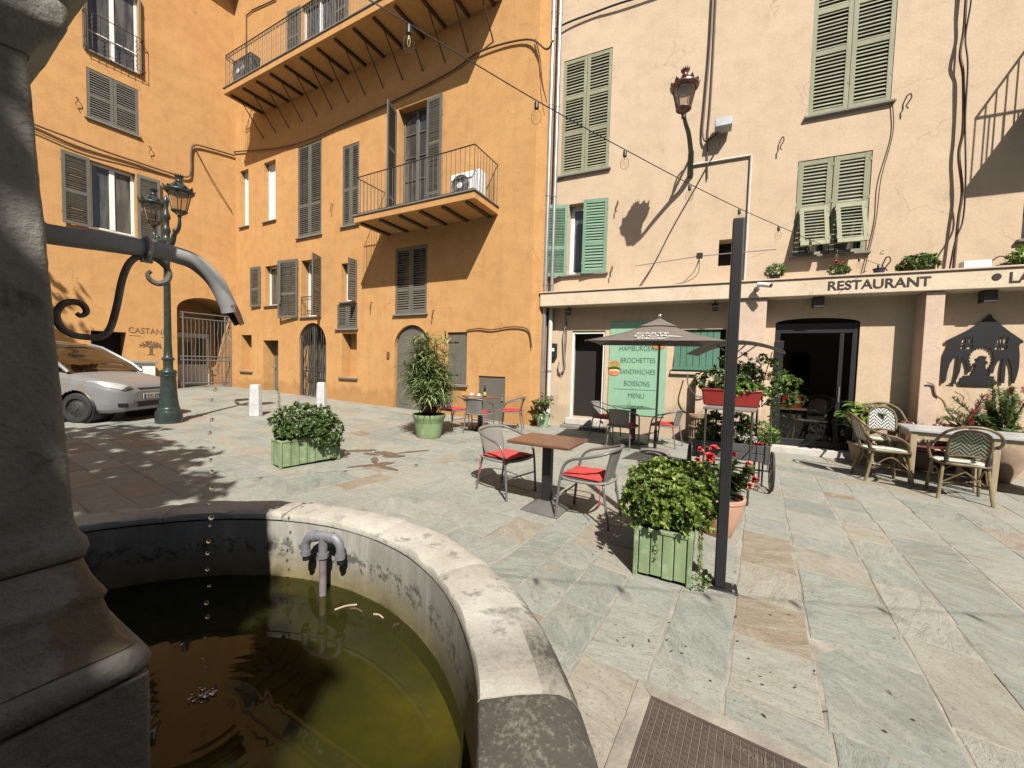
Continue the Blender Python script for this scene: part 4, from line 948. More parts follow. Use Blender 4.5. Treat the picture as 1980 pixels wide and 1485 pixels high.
# standpipe with a double bend, rising out of the water
px, py = -.94-FX, 1.96-FY
E = Vector((.985, -.17, 0)).normalized()*1.10
mb = MB(); mb.tube([(0, 0, .06), (0, 0, .55)], .0175, 14); spipe = mb.build("standpipe", 'pipeold', FO, T(px, py, 0))
mb = MB(); q = [E*(s*.092) for s in (-1, 1)]
arcp = [E*x+Vector((0, 0, z)) for x, z in ((-.088, .500), (-.088, .530), (-.083, .552), (-.066, .570), (-.04, .577), (0, .578), (.04, .577), (.066, .570), (.083, .552), (.088, .530), (.088, .500))]
mb.tube(crom(arcp, 4), .0205, 14); mb.tube([(0, 0, .49), (0, 0, .575)], .0215, 14); mb.tube([(0, 0, .493), (0, 0, .512)], .028, 8)
for s in (-1, 1): mb.tube([E*(.088*s)+Vector((0, 0, .496)), E*(.088*s)+Vector((0, 0, .515))], .0245, 14); mb.tube([E*(.034*s)+Vector((0, 0, .577)), E*(.05*s)+Vector((0, 0, .5755))], .0232, 14)
mb.build("double_elbow", 'elbow', spipe, T(0, 0, -.085) @ Matrix.Diagonal((1, 1, 1.28, 1)))
for s in (-1, 1): MB().tube([E*(.088*s)+Vector((0, 0, .475)), E*(.088*s)+Vector((0, 0, .4975))], .0165, 12).build("nozzle", 'black', spipe, T(0, 0, -.085) @ Matrix.Diagonal((1, 1, 1.28, 1)))
wt = MB().lathe([(0.0, 0), (.4, 0), (.9, 0), (RIN+.008, 0)], 96, 0, cap=False).build("water", 'water', None, T(FX, FY, WL)); structure(wt)
if wt.data.polygons[0].normal.z < 0: wt.data.flip_normals()
# drops falling from the spout into the water
me0 = MB().ball((0, 0, 0), 1, 6).build("water_drop", 'drop'); rd = random.Random(4)
drops = []
yv = [(1.62, .719), (1.50, .676), (1.438, .667), (1.40, .663), (1.33, .66), (1.285, .655), (1.232, .658), (1.19, .655), (1.147, .655), (1.09, .654), (1.035, .650), (.985, .648), (.955, .650), (.90, .645), (.862, .64), (.80, .646), (.745, .638), (.738, .650), (.68, .636), (.64, .638), (.56, .632), (.49, .628), (.46, .632)]
for i, (z, L) in enumerate(yv):
    d = me0 if i == 0 else me0.copy()
    if i: COL.objects.link(d)
    p = PN @ Vector((rd.uniform(-.012, .012), L+rd.uniform(-.004, .004), z)); r = rd.choice((.0035, .0055, .0065, .0075))
    d.matrix_basis = T(FX+p.x, FY+p.y, p.z) @ Matrix.Diagonal((r, r, r*rd.uniform(1, 1.3), 1)); tag(d, "clear water drop falling from the iron spout into the basin", "water drop", "drops falling from the spout")
# splash crown where they land
mb = MB(); rs2 = random.Random(8)
for i in range(26):
    a = rs2.uniform(0, 6.28); r = rs2.uniform(.0, .05); mb.ball((r*math.cos(a), r*math.sin(a), rs2.uniform(.0, .012)), rs2.uniform(.003, .009), 4, sz=.6)
p = PN @ Vector((0, .62, 0)); tag(mb.build("splash", 'drop', None, T(FX+p.x, FY+p.y, WL)), "small splash of bubbles where the drops hit the water", "splash")
# floating litter by the wall
for (ux, uy, an, L, m_) in ((-.78, 1.86, .5, .10, 'woodlt'), (-.72, 1.84, -.3, .07, 'stem'), (-.60, 1.80, -.4, .06, 'woodlt'), (-.50, 1.735, .9, .03, 'litter')):
    t_ = MB().tube(crom([(-L/2, 0, 0), (0, .004, .003), (L/2, -.003, 0)], 4), .004, 5).build("twig", m_, None, T(ux, uy, WL+.003) @ RZ(an)); tag(t_, "thin dry twig floating by the basin wall", "twig", "twigs floating in the basin")

# ================================================================== things on and along the peach wall
def lantern(parent, X, mat, h=.82, n=6, crownmat=None):
    """six-sided glazed lantern: z 0 at its foot"""
    s = h/.82; cm = crownmat or mat
    mb = MB(); 
    for k in range(n):
        a0, a1 = 2*math.pi*k/n, 2*math.pi*(k+1)/n
        mb.tube([(.115*math.cos(a0), .115*math.sin(a0), .09), (.185*math.cos(a0), .185*math.sin(a0), .42)], .008, 5)
        mb.tube([(.03*math.cos(a0), .03*math.sin(a0), .02), (.07*math.cos(a0), .07*math.sin(a0), .05), (.115*math.cos(a0), .115*math.sin(a0), .09)], .008, 5)
    mb.lathe([(.118, .075), (.128, .085), (.128, .10), (.112, .105), (.105, .09)], 24); mb.lathe([(.0, -.02), (.035, -.015), (.032, .02), (.0, .03)], 12)
    fr = mb.build("frame", mat, parent, X @ Matrix.Scale(s, 4))
    mb = MB(); mb.lathe([(.108, .10), (.178, .415)], 6, cap=False, X=RZ(0)); mb.build("glass", 'lampglass', fr, smooth=0)
    mb = MB(); mb.lathe([(.165, .41), (.205, .415), (.235, .45), (.232, .475), (.205, .485), (.19, .50), (.13, .56), (.09, .60), (.062, .615), (.07, .63), (.05, .645), (.042, .67), (.05, .70), (.072, .735), (.066, .742), (.0, .735)], 24)
    for k in range(12):
        a = 2*math.pi*k/12; X2 = RZ(a); big = k % 2 == 0
        mb.add([(.225, -.05, .47), (.225, .05, .47), (.245, .02, .51 if big else .495), (.25, 0, .54 if big else .505), (.245, -.02, .51 if big else .495), (.215, 0, .47)], [(0, 1, 2, 3, 4), (0, 4, 5), (4, 3, 5), (3, 2, 5), (2, 1, 5), (0, 5, 1)], 0, X2)
        mb.add([(.066, -.014, .73), (.072, .014, .73), (.078, 0, .78), (.056, 0, .74)], [(0, 1, 2), (1, 3, 2), (3, 0, 2), (0, 3, 1)], 0, X2)
    mb.build("cap", cm, fr)
    mb = MB(); mb.lathe([(.0, .36), (.06, .365), (.13, .395), (.165, .412), (.165, .405), (.13, .385), (.06, .35), (0, .345)], 20, cap=False); mb.build("reflector", 'offwhite', fr)
    return fr
wl_ = thing("wall_lamp", "bronze six-sided lantern on a dark bracket on the peach wall", "wall lamp", WC @ T(3.19, 0, 6.05))
mb = MB(); mb.box(-.05, .05, -.03, -.002, -.25, .32); mb.tube(crom([(0, -.03, -.2), (0, -.25, -.16), (0, -.55, .02), (-.04, -.95, .18), (-.09, -1.22, .24), (-.13, -1.36, .33)], 6), [.062-.001*i for i in range(31)], 8)
mb.tube(crom([(0, -.03, .22), (-.01, -.25, .15), (-.03, -.5, .02)], 5), .028, 6); mb.tube(crom([(-.02, -.45, .1), (-.02, -.35, .25), (-.02, -.22, .22), (-.02, -.25, .1)], 5), .018, 6)
mb.tube([(-.13, -1.36, .30), (-.13, -1.36, .36)], .045, 10); mb.build("bracket", 'verdigris', wl_)
lantern(wl_, T(-.14, -1.37, .36), 'bronze', .90)
bx = MB().box(-.16, .16, -.32, -.1, 0, .2).box(-.04, .04, -.1, -.002, .06, .14).build("junction_box", 'greybox', None, WC @ T(3.78, 0, 6.56) @ RX(R(-12)), bevel=.015); tag(bx, "pale grey metal box fixed to the peach wall beside the lantern", "junction box")
def wallcable(F, pts, r, mat, label, name="cable", group="cables strung along the house walls", steps=6):
    o = MB().tube(crom([(x, -y, z) for x, z, y in pts], steps), r, 6).build(name, mat, None, F); return tag(o, label, "cable" if name == "cable" else "pipe", group)
wallcable(WC, [(-.12, 9.9, .12), (.28, 10.0, .08), (.92, 10.03, .06), (1.52, 10.02, .08), (2.4, 9.98, .06)], .022, 'cable', "black cable running off to the right from the silver pipes", steps=5)
wallcable(WC, [(3.47, 10.4, .05), (3.46, 9.43, .05), (3.45, 8.38, .05), (3.41, 7.32, .05), (3.39, 6.72, .05), (3.46, 6.5, .07), (3.62, 6.55, .12), (3.7, 6.6, .15)], .020, 'cablebrown', "brown cable coming down to the pale grey box")
wallcable(WC, [(3.54, 10.4, .04), (3.53, 9.41, .04), (3.53, 8.35, .04), (3.52, 7.29, .04), (3.50, 6.55, .04), (3.53, 5.7, .03)], .013, 'cablebrown', "thin brown cable passing between lantern and grey box")
wallcable(WC, [(3.74, 6.4, .10), (3.26, 5.48, .05), (2.87, 4.74, .05), (2.51, 3.97, .06), (2.19, 3.42, .12)], .012, 'cable', "slanting black cable from the grey box down to the cream band")
wallcable(WC, [(7.40, 9.0, .1), (7.40, 8.05, .1), (7.41, 7.53, .08), (7.38, 7.11, .1), (7.45, 6.74, .08), (7.49, 5.86, .1), (7.47, 5.43, .08), (7.54, 4.8, .1), (7.52, 4.27, .1), (7.50, 3.42, .12)], .022, 'cablebrown', "thick bundle of black cables at the far right of the peach wall")
wallcable(WC, [(7.46, 9.0, .12), (7.45, 8.0, .14), (7.43, 7.4, .1), (7.47, 6.9, .14), (7.50, 6.0, .12), (7.55, 5.0, .15), (7.58, 4.3, .1), (7.46, 3.9, .2), (7.44, 3.42, .14)], .013, 'cable', "loose black cable wound around the thick bundle")
wallcable(WC, [(6.55, 6.55, .03), (6.58, 6.0, .03), (6.45, 5.2, .05), (6.42, 4.4, .03), (6.28, 3.42, .05)], .009, 'cablebrown', "thin cable from the top shutters down past the propped shutters")
wallcable(WC, [(3.19, 6.06, .03), (3.8, 6.06, .03), (4.33, 6.055, .03), (4.335, 6.03, .03), (4.335, 5.0, .03), (4.335, 3.42, .03)], .022, 'pipewhite', "pale conduit running from the lantern right and then down", "conduit", None, 1)
wallcable(WB, [(-16.2, 10.4, .06), (-13.3, 9.69, .05), (-9.59, 8.93+.15, .06), (-5.96, 9.04+.1, .05), (-2.78, 9.36, .05), (-1.62, 9.59, .06), (-.29, 9.42, .06), (.28, 8.9, .2), (.5, 8.95, .3)][1:], .022, 'cablebrown', "brown cable crossing the orange wall under the top balcony")
wallcable(WB, [(-.08, 9.36, .05), (.05, 8.9, .05), (.12, 8.3, .0), (.2, 7.9, -.1)], .012, 'cablebrown', "short cable drooping round the corner of the orange house")
wallcable(WB, [(-1.9, 2.46, .03), (-1.5, 2.50, .04), (-1.1, 2.46, .04), (-.6, 2.52, .04), (-.2, 2.50, .04), (-.02, 2.38, .04), (.05, 2.0, .03)], .016, 'cablebrown', "brown cable above the low grey hatch door")
wallcable(WA, [(-6.5, 8.2, .06), (-5.15, 8.05, .06), (-4.51, 8.0, .1), (-3.74, 7.96, .08), (-3.01, 7.97, .06), (-2.06, 7.98, .07), (-1.58, 8.05, .07), (-1.47, 8.35, .07), (-1.45, 9.06, .07), (-1.32, 9.30, .07), (-.8, 9.4, .06), (-.05, 9.5, .06)], .028, 'cablebrown', "brown cable along the left wing above the white framed window")
wallcable(WA, [(-1.38, 9.25, .06), (-.8, 8.2, .1), (-.15, 7.3, .05)], .014, 'cablebrown', "brown cable slanting down into the inner corner")
wallcable(WA, [(-6.5, 8.05, .04), (-5.15, 7.86, .04), (-4.2, 7.75, .05), (-3.0, 7.84, .04), (-2.1, 7.9, .04)], .016, 'cablebrown', "second thin cable sagging under the brown one on the left wing")
for x, y, r, lab in ((-.06, .24, .055, "thick zinc rainwater pipe in the corner between the houses"), (.075, .13, .052, "thinner bright zinc rainwater pipe beside the thick one")):
    o = thing("drainpipe", lab, "drainpipe", WC @ T(x, -y, 0), "rainwater pipes between the houses")
    mb = MB(); zt = 14.5; mb.tube([(0, 0, 3.0 if x > 0 else 2.6), (0, 0, zt)], r, 14); mb.build("upper_pipe", 'zinc', o)
    mb = MB(); mb.tube([(0, 0, .05), (0, 0, 3.0 if x > 0 else 2.6)], r*1.06, 14); mb.build("lower_pipe", 'pipewhite' if x > 0 else 'zinc', o)
    for k in range(6): z = 1.4+k*2.2; MB().tube([(0, 0, z), (0, 0, z+.05)], r*1.16, 14).box(-.012, .012, r, y-.01, z, z+.04).build("clamp", 'zinc', o)
wallcable(WC, [(-.02, .05, .06), (-.02, 1.5, .06), (-.02, 2.95, .06)], .020, 'pipered', "dark red pipe low down between the zinc pipes", "pipe", None, 1)
o = thing("meter_box", "small white box with a dangling wire beside the zinc pipe", "box", WC @ T(-.33, -.14, 2.95)); MB().box(-.07, .07, -.05, .05, 0, .42).build("body", 'offwhite', o, bevel=.015); MB().tube(crom([(-.03, 0, 0), (-.06, 0, -.25), (-.02, .02, -.5), (.1, .05, -.6)], 5), .008, 5).build("wire", 'cable', o)
o = thing("letter_box", "dark grey letter box with a white label left of the open doorway", "letter box", WC @ T(.14, -.06, 1.78)); MB().box(-.10, .10, -.05, .055, 0, .36).build("body", 'black', o, bevel=.01); MB().box(-.05, .05, -.054, -.051, .16, .24).build("name_label", 'white', o)
o = thing("cable_loop", "pale tangle of cables hanging under the cream band by the doorway", "cable", WC @ T(.42, -.05, 1.4))
MB().tube(crom([(0, 0, 1.55), (.03, -.02, 1.2), (-.02, 0, .9), (.02, -.02, .5), (.03, 0, .15), (-.05, 0, 0), (-.13, 0, .1), (-.1, 0, .28)], 6), .016, 6).build("outer_cable", 'lid', o); MB().tube(crom([(.05, 0, 1.3), (.07, -.03, .9), (.04, 0, .4), (.05, 0, .12), (-.03, 0, -.05), (-.14, 0, .02)], 6), .010, 6).build("inner_cable", 'cable', o)
mk = None
for x, z, lab, sz in ((.57, 2.86, "small spot lamp under the band above the open doorway", .06), (3.80, 2.86, "small spot lamp under the band above the wooden hatch", .06)):
    o = thing("spot_lamp", lab, "spot lamp", WC @ T(x, -.2, z+.175), "spot lamps under the cream band"); MB().tube([(0, 0, 0), (0, -.02, -.08)], .012, 6).build("arm", 'black', o); MB().frustum(.10, .10, .14, .14, -.07, .06, 0, T(0, -.04, -.13) @ RX(R(35))).build("head", 'iron', o, bevel=.01); MB().box(-.055, .055, -.055, .055, -.075, -.0705, 0, T(0, -.04, -.13) @ RX(R(35))).build("lens", 'greybox', o)
for x, z, lab in ((5.58, 3.03, "black box lamp under the lettered band over the glass door"), (7.92, 3.03, "black box lamp under the band by the black sign")):
    o = thing("box_lamp", lab, "wall lamp", WC @ T(x, -.2, z), "box lamps under the cream band"); MB().box(-.085, .085, -.085, .085, -.2, 0).build("housing", 'iron', o, bevel=.008); MB().lathe([(0, -.203), (.06, -.203), (.06, -.198), (0, -.198)], 16).build("lens", 'greybox', o)
o = thing("security_camera", "white security camera on the cream band left of the lettering", "camera", WC @ T(4.54, -.44, 3.25)); MB().lathe([(0, 0), (.05, 0), (.05, .02), (.02, .04)], 14, 0, RX(R(90))).build("mount", 'white', o); MB().tube([(0, -.03, 0), (.05, -.12, .0)], .016, 8).build("arm", 'white', o); b = MB().tube([(-.02, -.1, .03), (.18, -.2, -.02)], [.045, .048], 12).build("body", 'white', o); MB().tube([(.18, -.2, -.02), (.20, -.21, -.025)], .040, 12).build("lens", 'black', b)
o = thing("antenna", "thin horizontal rod antenna on a bent arm above the cream band", "antenna", WC @ T(3.45, -.5, 3.94)); MB().tube([(-1.3, 0, -.1), (0, 0, 0), (1.35, 0, .01)], .011, 6).build("rod", 'lid', o); MB().box(-.06, .06, -.03, .03, -.05, .06).build("clamp", 'black', o); MB().tube(crom([(0, .02, -.05), (-.1, .1, -.3), (-.3, .1, -.52), (-.3, .15, -.58)], 5), .012, 6).build("arm", 'lid', o); MB().tube(crom([(.0, .02, -.06), (-.02, .06, -.35), (-.25, .1, -.5), (-.7, .1, -.56)], 5), .007, 5).build("wire", 'cable', o)
wallcable(WB, [(-12.28, 12.0, .03), (-12.28, 13.5, .03), (-12.27, 14.5, .03), (-11.86, 14.55, .03), (-10.4, 14.36, .03)], .02, 'cablebrown', "thin brown pipe at the top of the orange wall beside the top balcony", "pipe", None, 1)
o = thing("intercom", "small dark intercom on the orange wall left of the arched grey door", "intercom", WB @ T(-4.78, -.02, 1.66)); MB().box(-.05, .05, -.015, .018, 0, .2).build("plate", 'rust', o, bevel=.006); MB().lathe([(0, 0), (.014, 0), (.014, .006), (0, .006)], 10, 0, T(0, -.016, .06) @ RX(R(90))).build("button", 'zinc', o)
# iron shutter stays
for F, x, z in ((WC, 1.55, 3.9), (WC, 6.75, 6.55), (WC, 4.85, 6.2), (WC, 6.62, 3.66), (WC, 4.95, 3.62), (WA, -2.62, 8.55), (WA, -4.3, 9.2), (WB, -7.35, 6.6), (WB, -5.5, 3.3), (WB, -3.05, 2.95), (WC, 1.62, 5.42)):
    o = MB().tube(crom([(0, 0, .1), (.02, -.09, .08), (.03, -.1, 0), (-.02, -.07, -.1), (.0, -.09, -.17)], 4), .012, 5).build("shutter_stay", 'rust', None, F @ T(x, 0, z)); tag(o, "small rusty iron hook holding back shutters on the wall", "shutter hook", "iron shutter hooks on the walls")
# balcony of the peach house just outside the frame; it throws the barred shadow at the right
o = thing("side_balcony", "balcony with an iron railing high on the peach wall at the far right", "balcony", WC @ T(8.36, 0, 6.05))
MB().box(0, 3, -1.0, -.003, 0, .18).build("slab", 'peach', o, bevel=.01)
railing_mb([(.04, -.02), (.04, -.96), (2.96, -.96), (2.96, -.02)], .18, 1.3, .17, .013, .022).build("railing", 'iron', o)
# air conditioners
def aircon(X, label, h=.62, wd=.86, mat='white'):
    o = thing("air_conditioner", label, "air conditioner", X); MB().box(-wd/2, wd/2, -.16, .16, .06, h+.06).build("housing", mat, o, bevel=.02)
    mb = MB(); cx, cz = -wd*.16, h/2+.06
    mb.lathe([(0, 0), (h*.43, 0), (h*.43, .012), (0, .012)], 28, 0, T(cx, -.168, cz) @ RX(R(-90))); mb.build("fan_grille", 'greymetal', o)
    mb = MB()
    for r in (.12, .2, .28, .36, .42): mb.tube([(cx+h*r*math.cos(a), -.178, cz+h*r*math.sin(a)) for a in [k*math.pi/12 for k in range(24)]], .004, 4, closed=True)
    for k in range(8): a = k*math.pi/4; mb.tube([(cx, -.178, cz), (cx+h*.42*math.cos(a), -.178, cz+h*.42*math.sin(a))], .003, 4)
    mb.build("fan_guard", 'greymetal', o); MB().lathe([(0, 0), (.075, 0), (.075, .01), (0, .012)], 16, 0, T(cx, -.18, cz) @ RX(R(90))).build("fan_hub", 'white', o)
    for x in (-wd*.35, wd*.35): MB().box(x-.04, x+.04, -.14, .14, 0, .057).build("foot", 'black', o)
    return o
aircon(WB @ T(-1.60, -.52, 5.61), "white air conditioner on the small iron balcony")
aircon(WB @ T(-10.75, -.85, 10.92), "grey air conditioner at the left end of the top balcony", .85, 1.1, 'iron')
# ================================================================== street lamp
LX, LY = -6.90, 7.88
SL = thing("street_lamp", "dark green cast iron lamp post with two six-sided lanterns in front of the parked car", "street lamp", T(LX, LY, gz(LX, LY)-.01))
mb = MB(); mb.lathe([(.218, 0), (.218, .22), (.205, .255), (.185, .262), (.182, .30), (.172, .32)], 32); mb.build("base", 'lampgreen', SL)
MB().lathe([(.170, .318), (.150, .45), (.137, .60), (.128, .76), (.122, .93), (.130, .945), (.135, .96), (.122, .972), (.133, 1.0), (.138, 1.03), (.125, 1.06), (.10, 1.075), (.085, 1.09)], 32, cap=False).build("pedestal", 'lampgreen', SL)
MB().lathe([(.085, 1.085), (.078, 1.10), (.078, 1.24), (.09, 1.265), (.105, 1.285), (.105, 1.30), (.085, 1.32), (.072, 1.34), (.068, 1.45), (.060, 1.60), (.057, 2.2), (.05, 3.2), (.046, 3.42), (.075, 3.44), (.085, 3.47), (.085, 3.52), (.12, 3.56), (.13, 3.60), (.085, 3.64), (.06, 3.68), (.055, 3.76), (.07, 3.80), (.065, 3.86), (.05, 3.90), (.045, 4.02), (.07, 4.06), (.065, 4.12), (.04, 4.2), (.03, 4.32), (.05, 4.36), (.05, 4.40), (.03, 4.46), (0, 4.52)], 28, cap=False).build("column", 'lampgreen', SL)
ad = Vector((-6.43+7.50, 7.50-8.14)).normalized()
for s in (1, -1):
    D = Vector((ad.x*s, ad.y*s, 0)); pth = [D*x+Vector((0, 0, z)) for x, z in ((.05, 3.58), (.18, 3.50), (.30, 3.56), (.36, 3.66), (.45, 3.72), (.56, 3.76), (.62, 3.86), (.62, 3.99))]
    mb = MB(); mb.tube(crom(pth, 6), [.05-.0006*i for i in range(43)], 10); mb.tube(crom([D*x+Vector((0, 0, z)) for x, z in ((.2, 3.5), (.14, 3.40), (.07, 3.44), (.1, 3.51))], 5), .025, 8); mb.ball(tuple(D*.45+Vector((0, 0, 3.74))), .055, 6)
    a = mb.build("arm", 'lampgreen', SL)
    lf = lantern(a, T(D.x*.62, D.y*.62, 3.99), 'lampgreen', .82)

# ================================================================== bollards
def bollard(x, y, lab):
    o = thing("bollard", lab, "bollard", place(x, y, .3), "marble bollards in front of the orange house")
    prof = [(.150, 0), (.118, .70), (.112, .725), (.08, .735), (0, .735)]
    MB().lathe(prof, 8, 0).build("post", 'marble', o, smooth=25, bevel=.008)
    return o
bollard(-6.03, 9.22, "pale marble bollard standing free on the paving, left of the two"); bollard(-5.32, 10.95, "pale marble bollard before the arched iron gate, half behind the hedge planter")

# ================================================================== parked car: nose towards +x
CA = thing("parked_car", "silver hatchback with dusty bonnet parked at the left behind the street lamp", "car", T(-7.46, 8.18, gz(-7.6, 8.1)+.005))
W2 = .83
def interp(tab, s):
    for i, ((s0, *a), (s1, *b)) in enumerate(zip(tab, tab[1:])):
        if s0 <= s <= s1:                                   # cubic through the stations, no ripples between them
            t = (s-s0)/(s1-s0); h = s1-s0; out = []
            for c in range(len(a)):
                dm = (b[c]-a[c])/h
                d0 = dm if i == 0 else (dm+(a[c]-tab[i-1][c+1])/(s0-tab[i-1][0]))/2
                d1 = dm if i+2 >= len(tab) else (dm+(tab[i+2][c+1]-b[c])/(tab[i+2][0]-s1))/2
                out.append((2*t**3-3*t*t+1)*a[c]+(t**3-2*t*t+t)*h*d0+(3*t*t-2*t**3)*b[c]+(t**3-t*t)*h*d1)
            return out
    return list(tab[-1][1:])
# s from the nose; zb bottom, zt top of bonnet or waist, hw half width
tab = [(0.0, .40, .60, .42), (.05, .25, .68, .58), (.16, .20, .755, .70), (.36, .19, .835, .785), (.62, .19, .895, .815), (.92, .19, .955, .825), (1.1, .19, .985, .83), (1.6, .19, 1.0, .83), (3.0, .20, 1.01, .83), (3.4, .24, 1.0, .80), (3.62, .36, .95, .70)]
prf = [(0, 0), (.55, 0), (.90, .0), (.965, .10), (.992, .28), (1.0, .45), (.998, .60), (.985, .74), (.955, .86), (.89, .95), (.75, .985), (.5, 1.0), (.2, 1.012), (0, 1.015)]
def cross(s):
    zb, zt, hw = interp(tab, s); out = []
    pp_ = []
    for (u, v), (u2, v2) in zip(prf, prf[1:]):
        for k in range(4): pp_.append((u+(u2-u)*k/4, v+(v2-v)*k/4))
    pp_.append(prf[-1]); return [(u*hw, zb+(zt-zb)*v) for u, v in pp_]
wheels = (.76, 3.22)
mb = MB(); st = [i*.03 for i in range(int(3.62/.03)+1)]+[3.62]; rows = [cross(s) for s in st]; K = len(rows[0])
for sg_ in (-1, 1):
    vs = []
    for s, rw_ in zip(st, rows):
        for (y, z) in rw_:
            for wx in wheels:
                dx, dz = s-wx, z-.30; r = math.hypot(dx, dz)
                if .30 < r < .36 and y > .5: pass
            vs.append((-s, sg_*y, z))
    fs = []
    for i in range(len(st)-1):
        for j in range(K-1):
            c = [vs[i*K+j], vs[(i+1)*K+j], vs[(i+1)*K+j+1], vs[i*K+j+1]]; cx_ = sum(p[0] for p in c)/4; cz_ = sum(p[2] for p in c)/4; cy_ = abs(sum(p[1] for p in c)/4)
            if cy_ > .5 and any(math.hypot(-cx_-wx, cz_-.29) < .335 for wx in wheels): continue
            fs.append((i*K+j, (i+1)*K+j, (i+1)*K+j+1, i*K+j+1))
    mb.add(vs, fs)
nose = rows[0]; mb.add([(0, y, z) for y, z in nose]+[(0, -y, z) for y, z in nose[::-1]], [tuple(range(2*K))])
mb.build("body", 'silver', CA, smooth=50)
for wx in wheels:
    for s in (90, -90): MB().lathe([(.335, -.82), (.36, -.80), (.36, -.4), (.0, -.4)], 30, 0, RX(R(s)), cap=False).build("wheel_arch", 'black', CA, T(-wx, 0, .29))
# cabin
cab = [(.93, .955, .955, .745), (1.15, .99, 1.13, .735), (1.45, 1.0, 1.30, .70), (1.75, 1.0, 1.47, .655), (2.05, 1.0, 1.535, .63), (2.5, 1.0, 1.55, .625), (3.0, 1.0, 1.51, .62), (3.3, 1.0, 1.38, .62), (3.55, .98, 1.0, .66)]
mb = MB(); stc = [.93+i*.04 for i in range(int((3.55-.93)/.04)+1)]+[3.55]; vs = []; cw = []
for s in stc:
    zb, zt, hr = interp(cab, s); hb = interp(tab, s)[2]*.90; cw.append((zb, zt, hr, hb))
    vs += [(-s, -hb, zb), (-s, -(hb+hr)/2-.01, (zb+zt)/2), (-s, -hr, zt-.03), (-s, -hr*.85, zt), (-s, -hr*.4, zt+.018), (-s, 0, zt+.022), (-s, hr*.4, zt+.018), (-s, hr*.85, zt), (-s, hr, zt-.03), (-s, (hb+hr)/2+.01, (zb+zt)/2), (-s, hb, zb)]
n11 = 11
roofv = [i for i, s in enumerate(stc) if s >= 1.98]
fs = [(i*n11+j, (i+1)*n11+j, (i+1)*n11+j+1, i*n11+j+1) for i in range(len(stc)-1) for j in range(10) if (stc[i] >= 1.97 and stc[i] < 3.3 and 2 <= j <= 7)]
mb.add(vs, fs); mb.build("roof", 'silver', CA, smooth=50)
for sg_ in (-1, 1):                                       # windscreen pillars, door pillars
    mb = MB(); mb.tube([(-s, sg_*(interp(cab, s)[2]-.005), interp(cab, s)[1]-.012) for s in (.95, 1.15, 1.45, 1.75, 2.0)], .032, 8); mb.build("windscreen_pillar", 'silver', CA)
    for s in (2.35, 3.05): zb, zt, hr = interp(cab, s); MB().tube([(-s-.05, sg_*interp(tab, s)[2]*.9, zb-.02), (-s, sg_*(hr+.002), zt-.02)], .035, 8).build("door_pillar", 'silver', CA)
def cabpane(name, s0, s1, js, off=.004):
    m_ = MB(); ii = [i for i, s in enumerate(stc) if s0 <= s <= s1]
    pv = [vs[i*n11+j] for i in ii for j in js]; w_ = len(js)
    m_.add([(x, y*1.0, z-off) for x, y, z in pv], [(a*w_+b, (a+1)*w_+b, (a+1)*w_+b+1, a*w_+b+1) for a in range(len(ii)-1) for b in range(w_-1)]); return m_.build(name, 'windscreen', CA)
cabpane("windscreen", .93, 2.0, [2, 3, 4, 5, 6, 7, 8]); cabpane("side_window", 1.0, 3.35, [0, 1, 2], 0); cabpane("side_window", 1.0, 3.35, [8, 9, 10], 0); cabpane("rear_window", 3.28, 3.55, [2, 3, 4, 5, 6, 7, 8])
MB().box(-1.5, -.97, -.66, .66, .90, .965).box(-3.3, -1.5, -.7, .7, .3, .8).box(-2.1, -1.95, -.62, -.2, .8, 1.3).box(-2.1, -1.95, .2, .62, .8, 1.3).build("interior", 'dark', CA, bevel=.03)
for s in (-1, 1): MB().tube(crom([(-.93, s*.55+.05, .965), (-1.05, s*.3, 1.03), (-1.2, s*.0+.02, 1.075)], 5), .010, 5).build("wiper", 'black', CA)
def onnose(s, v, extra=.004):
    """points just proud of the bumper at height v and lateral y"""
    return None
def nose_x(y, z):
    lo, hi = 0.0, .9
    for _ in range(30):
        m_ = (lo+hi)/2; zb, zt, hw = interp(tab, m_)
        v = (z-zb)/(zt-zb)
        if v <= 0 or v >= 1: lo = m_; continue
        u = next((u0+(u1-u0)*(v-v0)/(v1-v0+1e-9) for (u0, v0), (u1, v1) in zip(prf[2:], prf[3:]) if v0 <= v <= v1), 0)
        if abs(y) < u*hw: hi = m_
        else: lo = m_
    return -hi
def nosepatch(name, mat, poly, off=.006, parent=None, nn=6):
    """a panel following the front of the car; poly in (y,z)"""
    m_ = MB(); c = (sum(p[0] for p in poly)/len(poly), sum(p[1] for p in poly)/len(poly)); N_ = len(poly); vv = []; rings = [0, .25, .5, .75, 1.0]
    pts = []
    for i in range(N_):
        a, b = poly[i], poly[(i+1) % N_]
        for k in range(nn): pts.append((a[0]+(b[0]-a[0])*k/nn, a[1]+(b[1]-a[1])*k/nn))
    P_ = len(pts)
    for rg_ in rings[1:]:
        for y, z in pts:
            yy, zz = c[0]+(y-c[0])*rg_, c[1]+(z-c[1])*rg_; vv.append((nose_x(yy, zz)+off, yy+(off*.6 if yy > .5 else -off*.6 if yy < -.5 else 0), zz))
    vv.append((nose_x(*c)+off, c[0], c[1])); ci = len(vv)-1
    ff = [(r*P_+k, r*P_+(k+1) % P_, (r+1)*P_+(k+1) % P_, (r+1)*P_+k) for r in range(3) for k in range(P_)]+[(k, (k+1) % P_, ci) for k in range(P_)]
    m_.add(vv, ff); return m_.build(name, mat, parent or CA, smooth=60)
nosepatch("grille", 'black', [(-.34, .665), (.34, .665), (.30, .625), (-.30, .625)], .004)
nosepatch("lower_grille", 'black', [(-.36, .395), (.36, .395), (.33, .28), (-.33, .28)], .004)
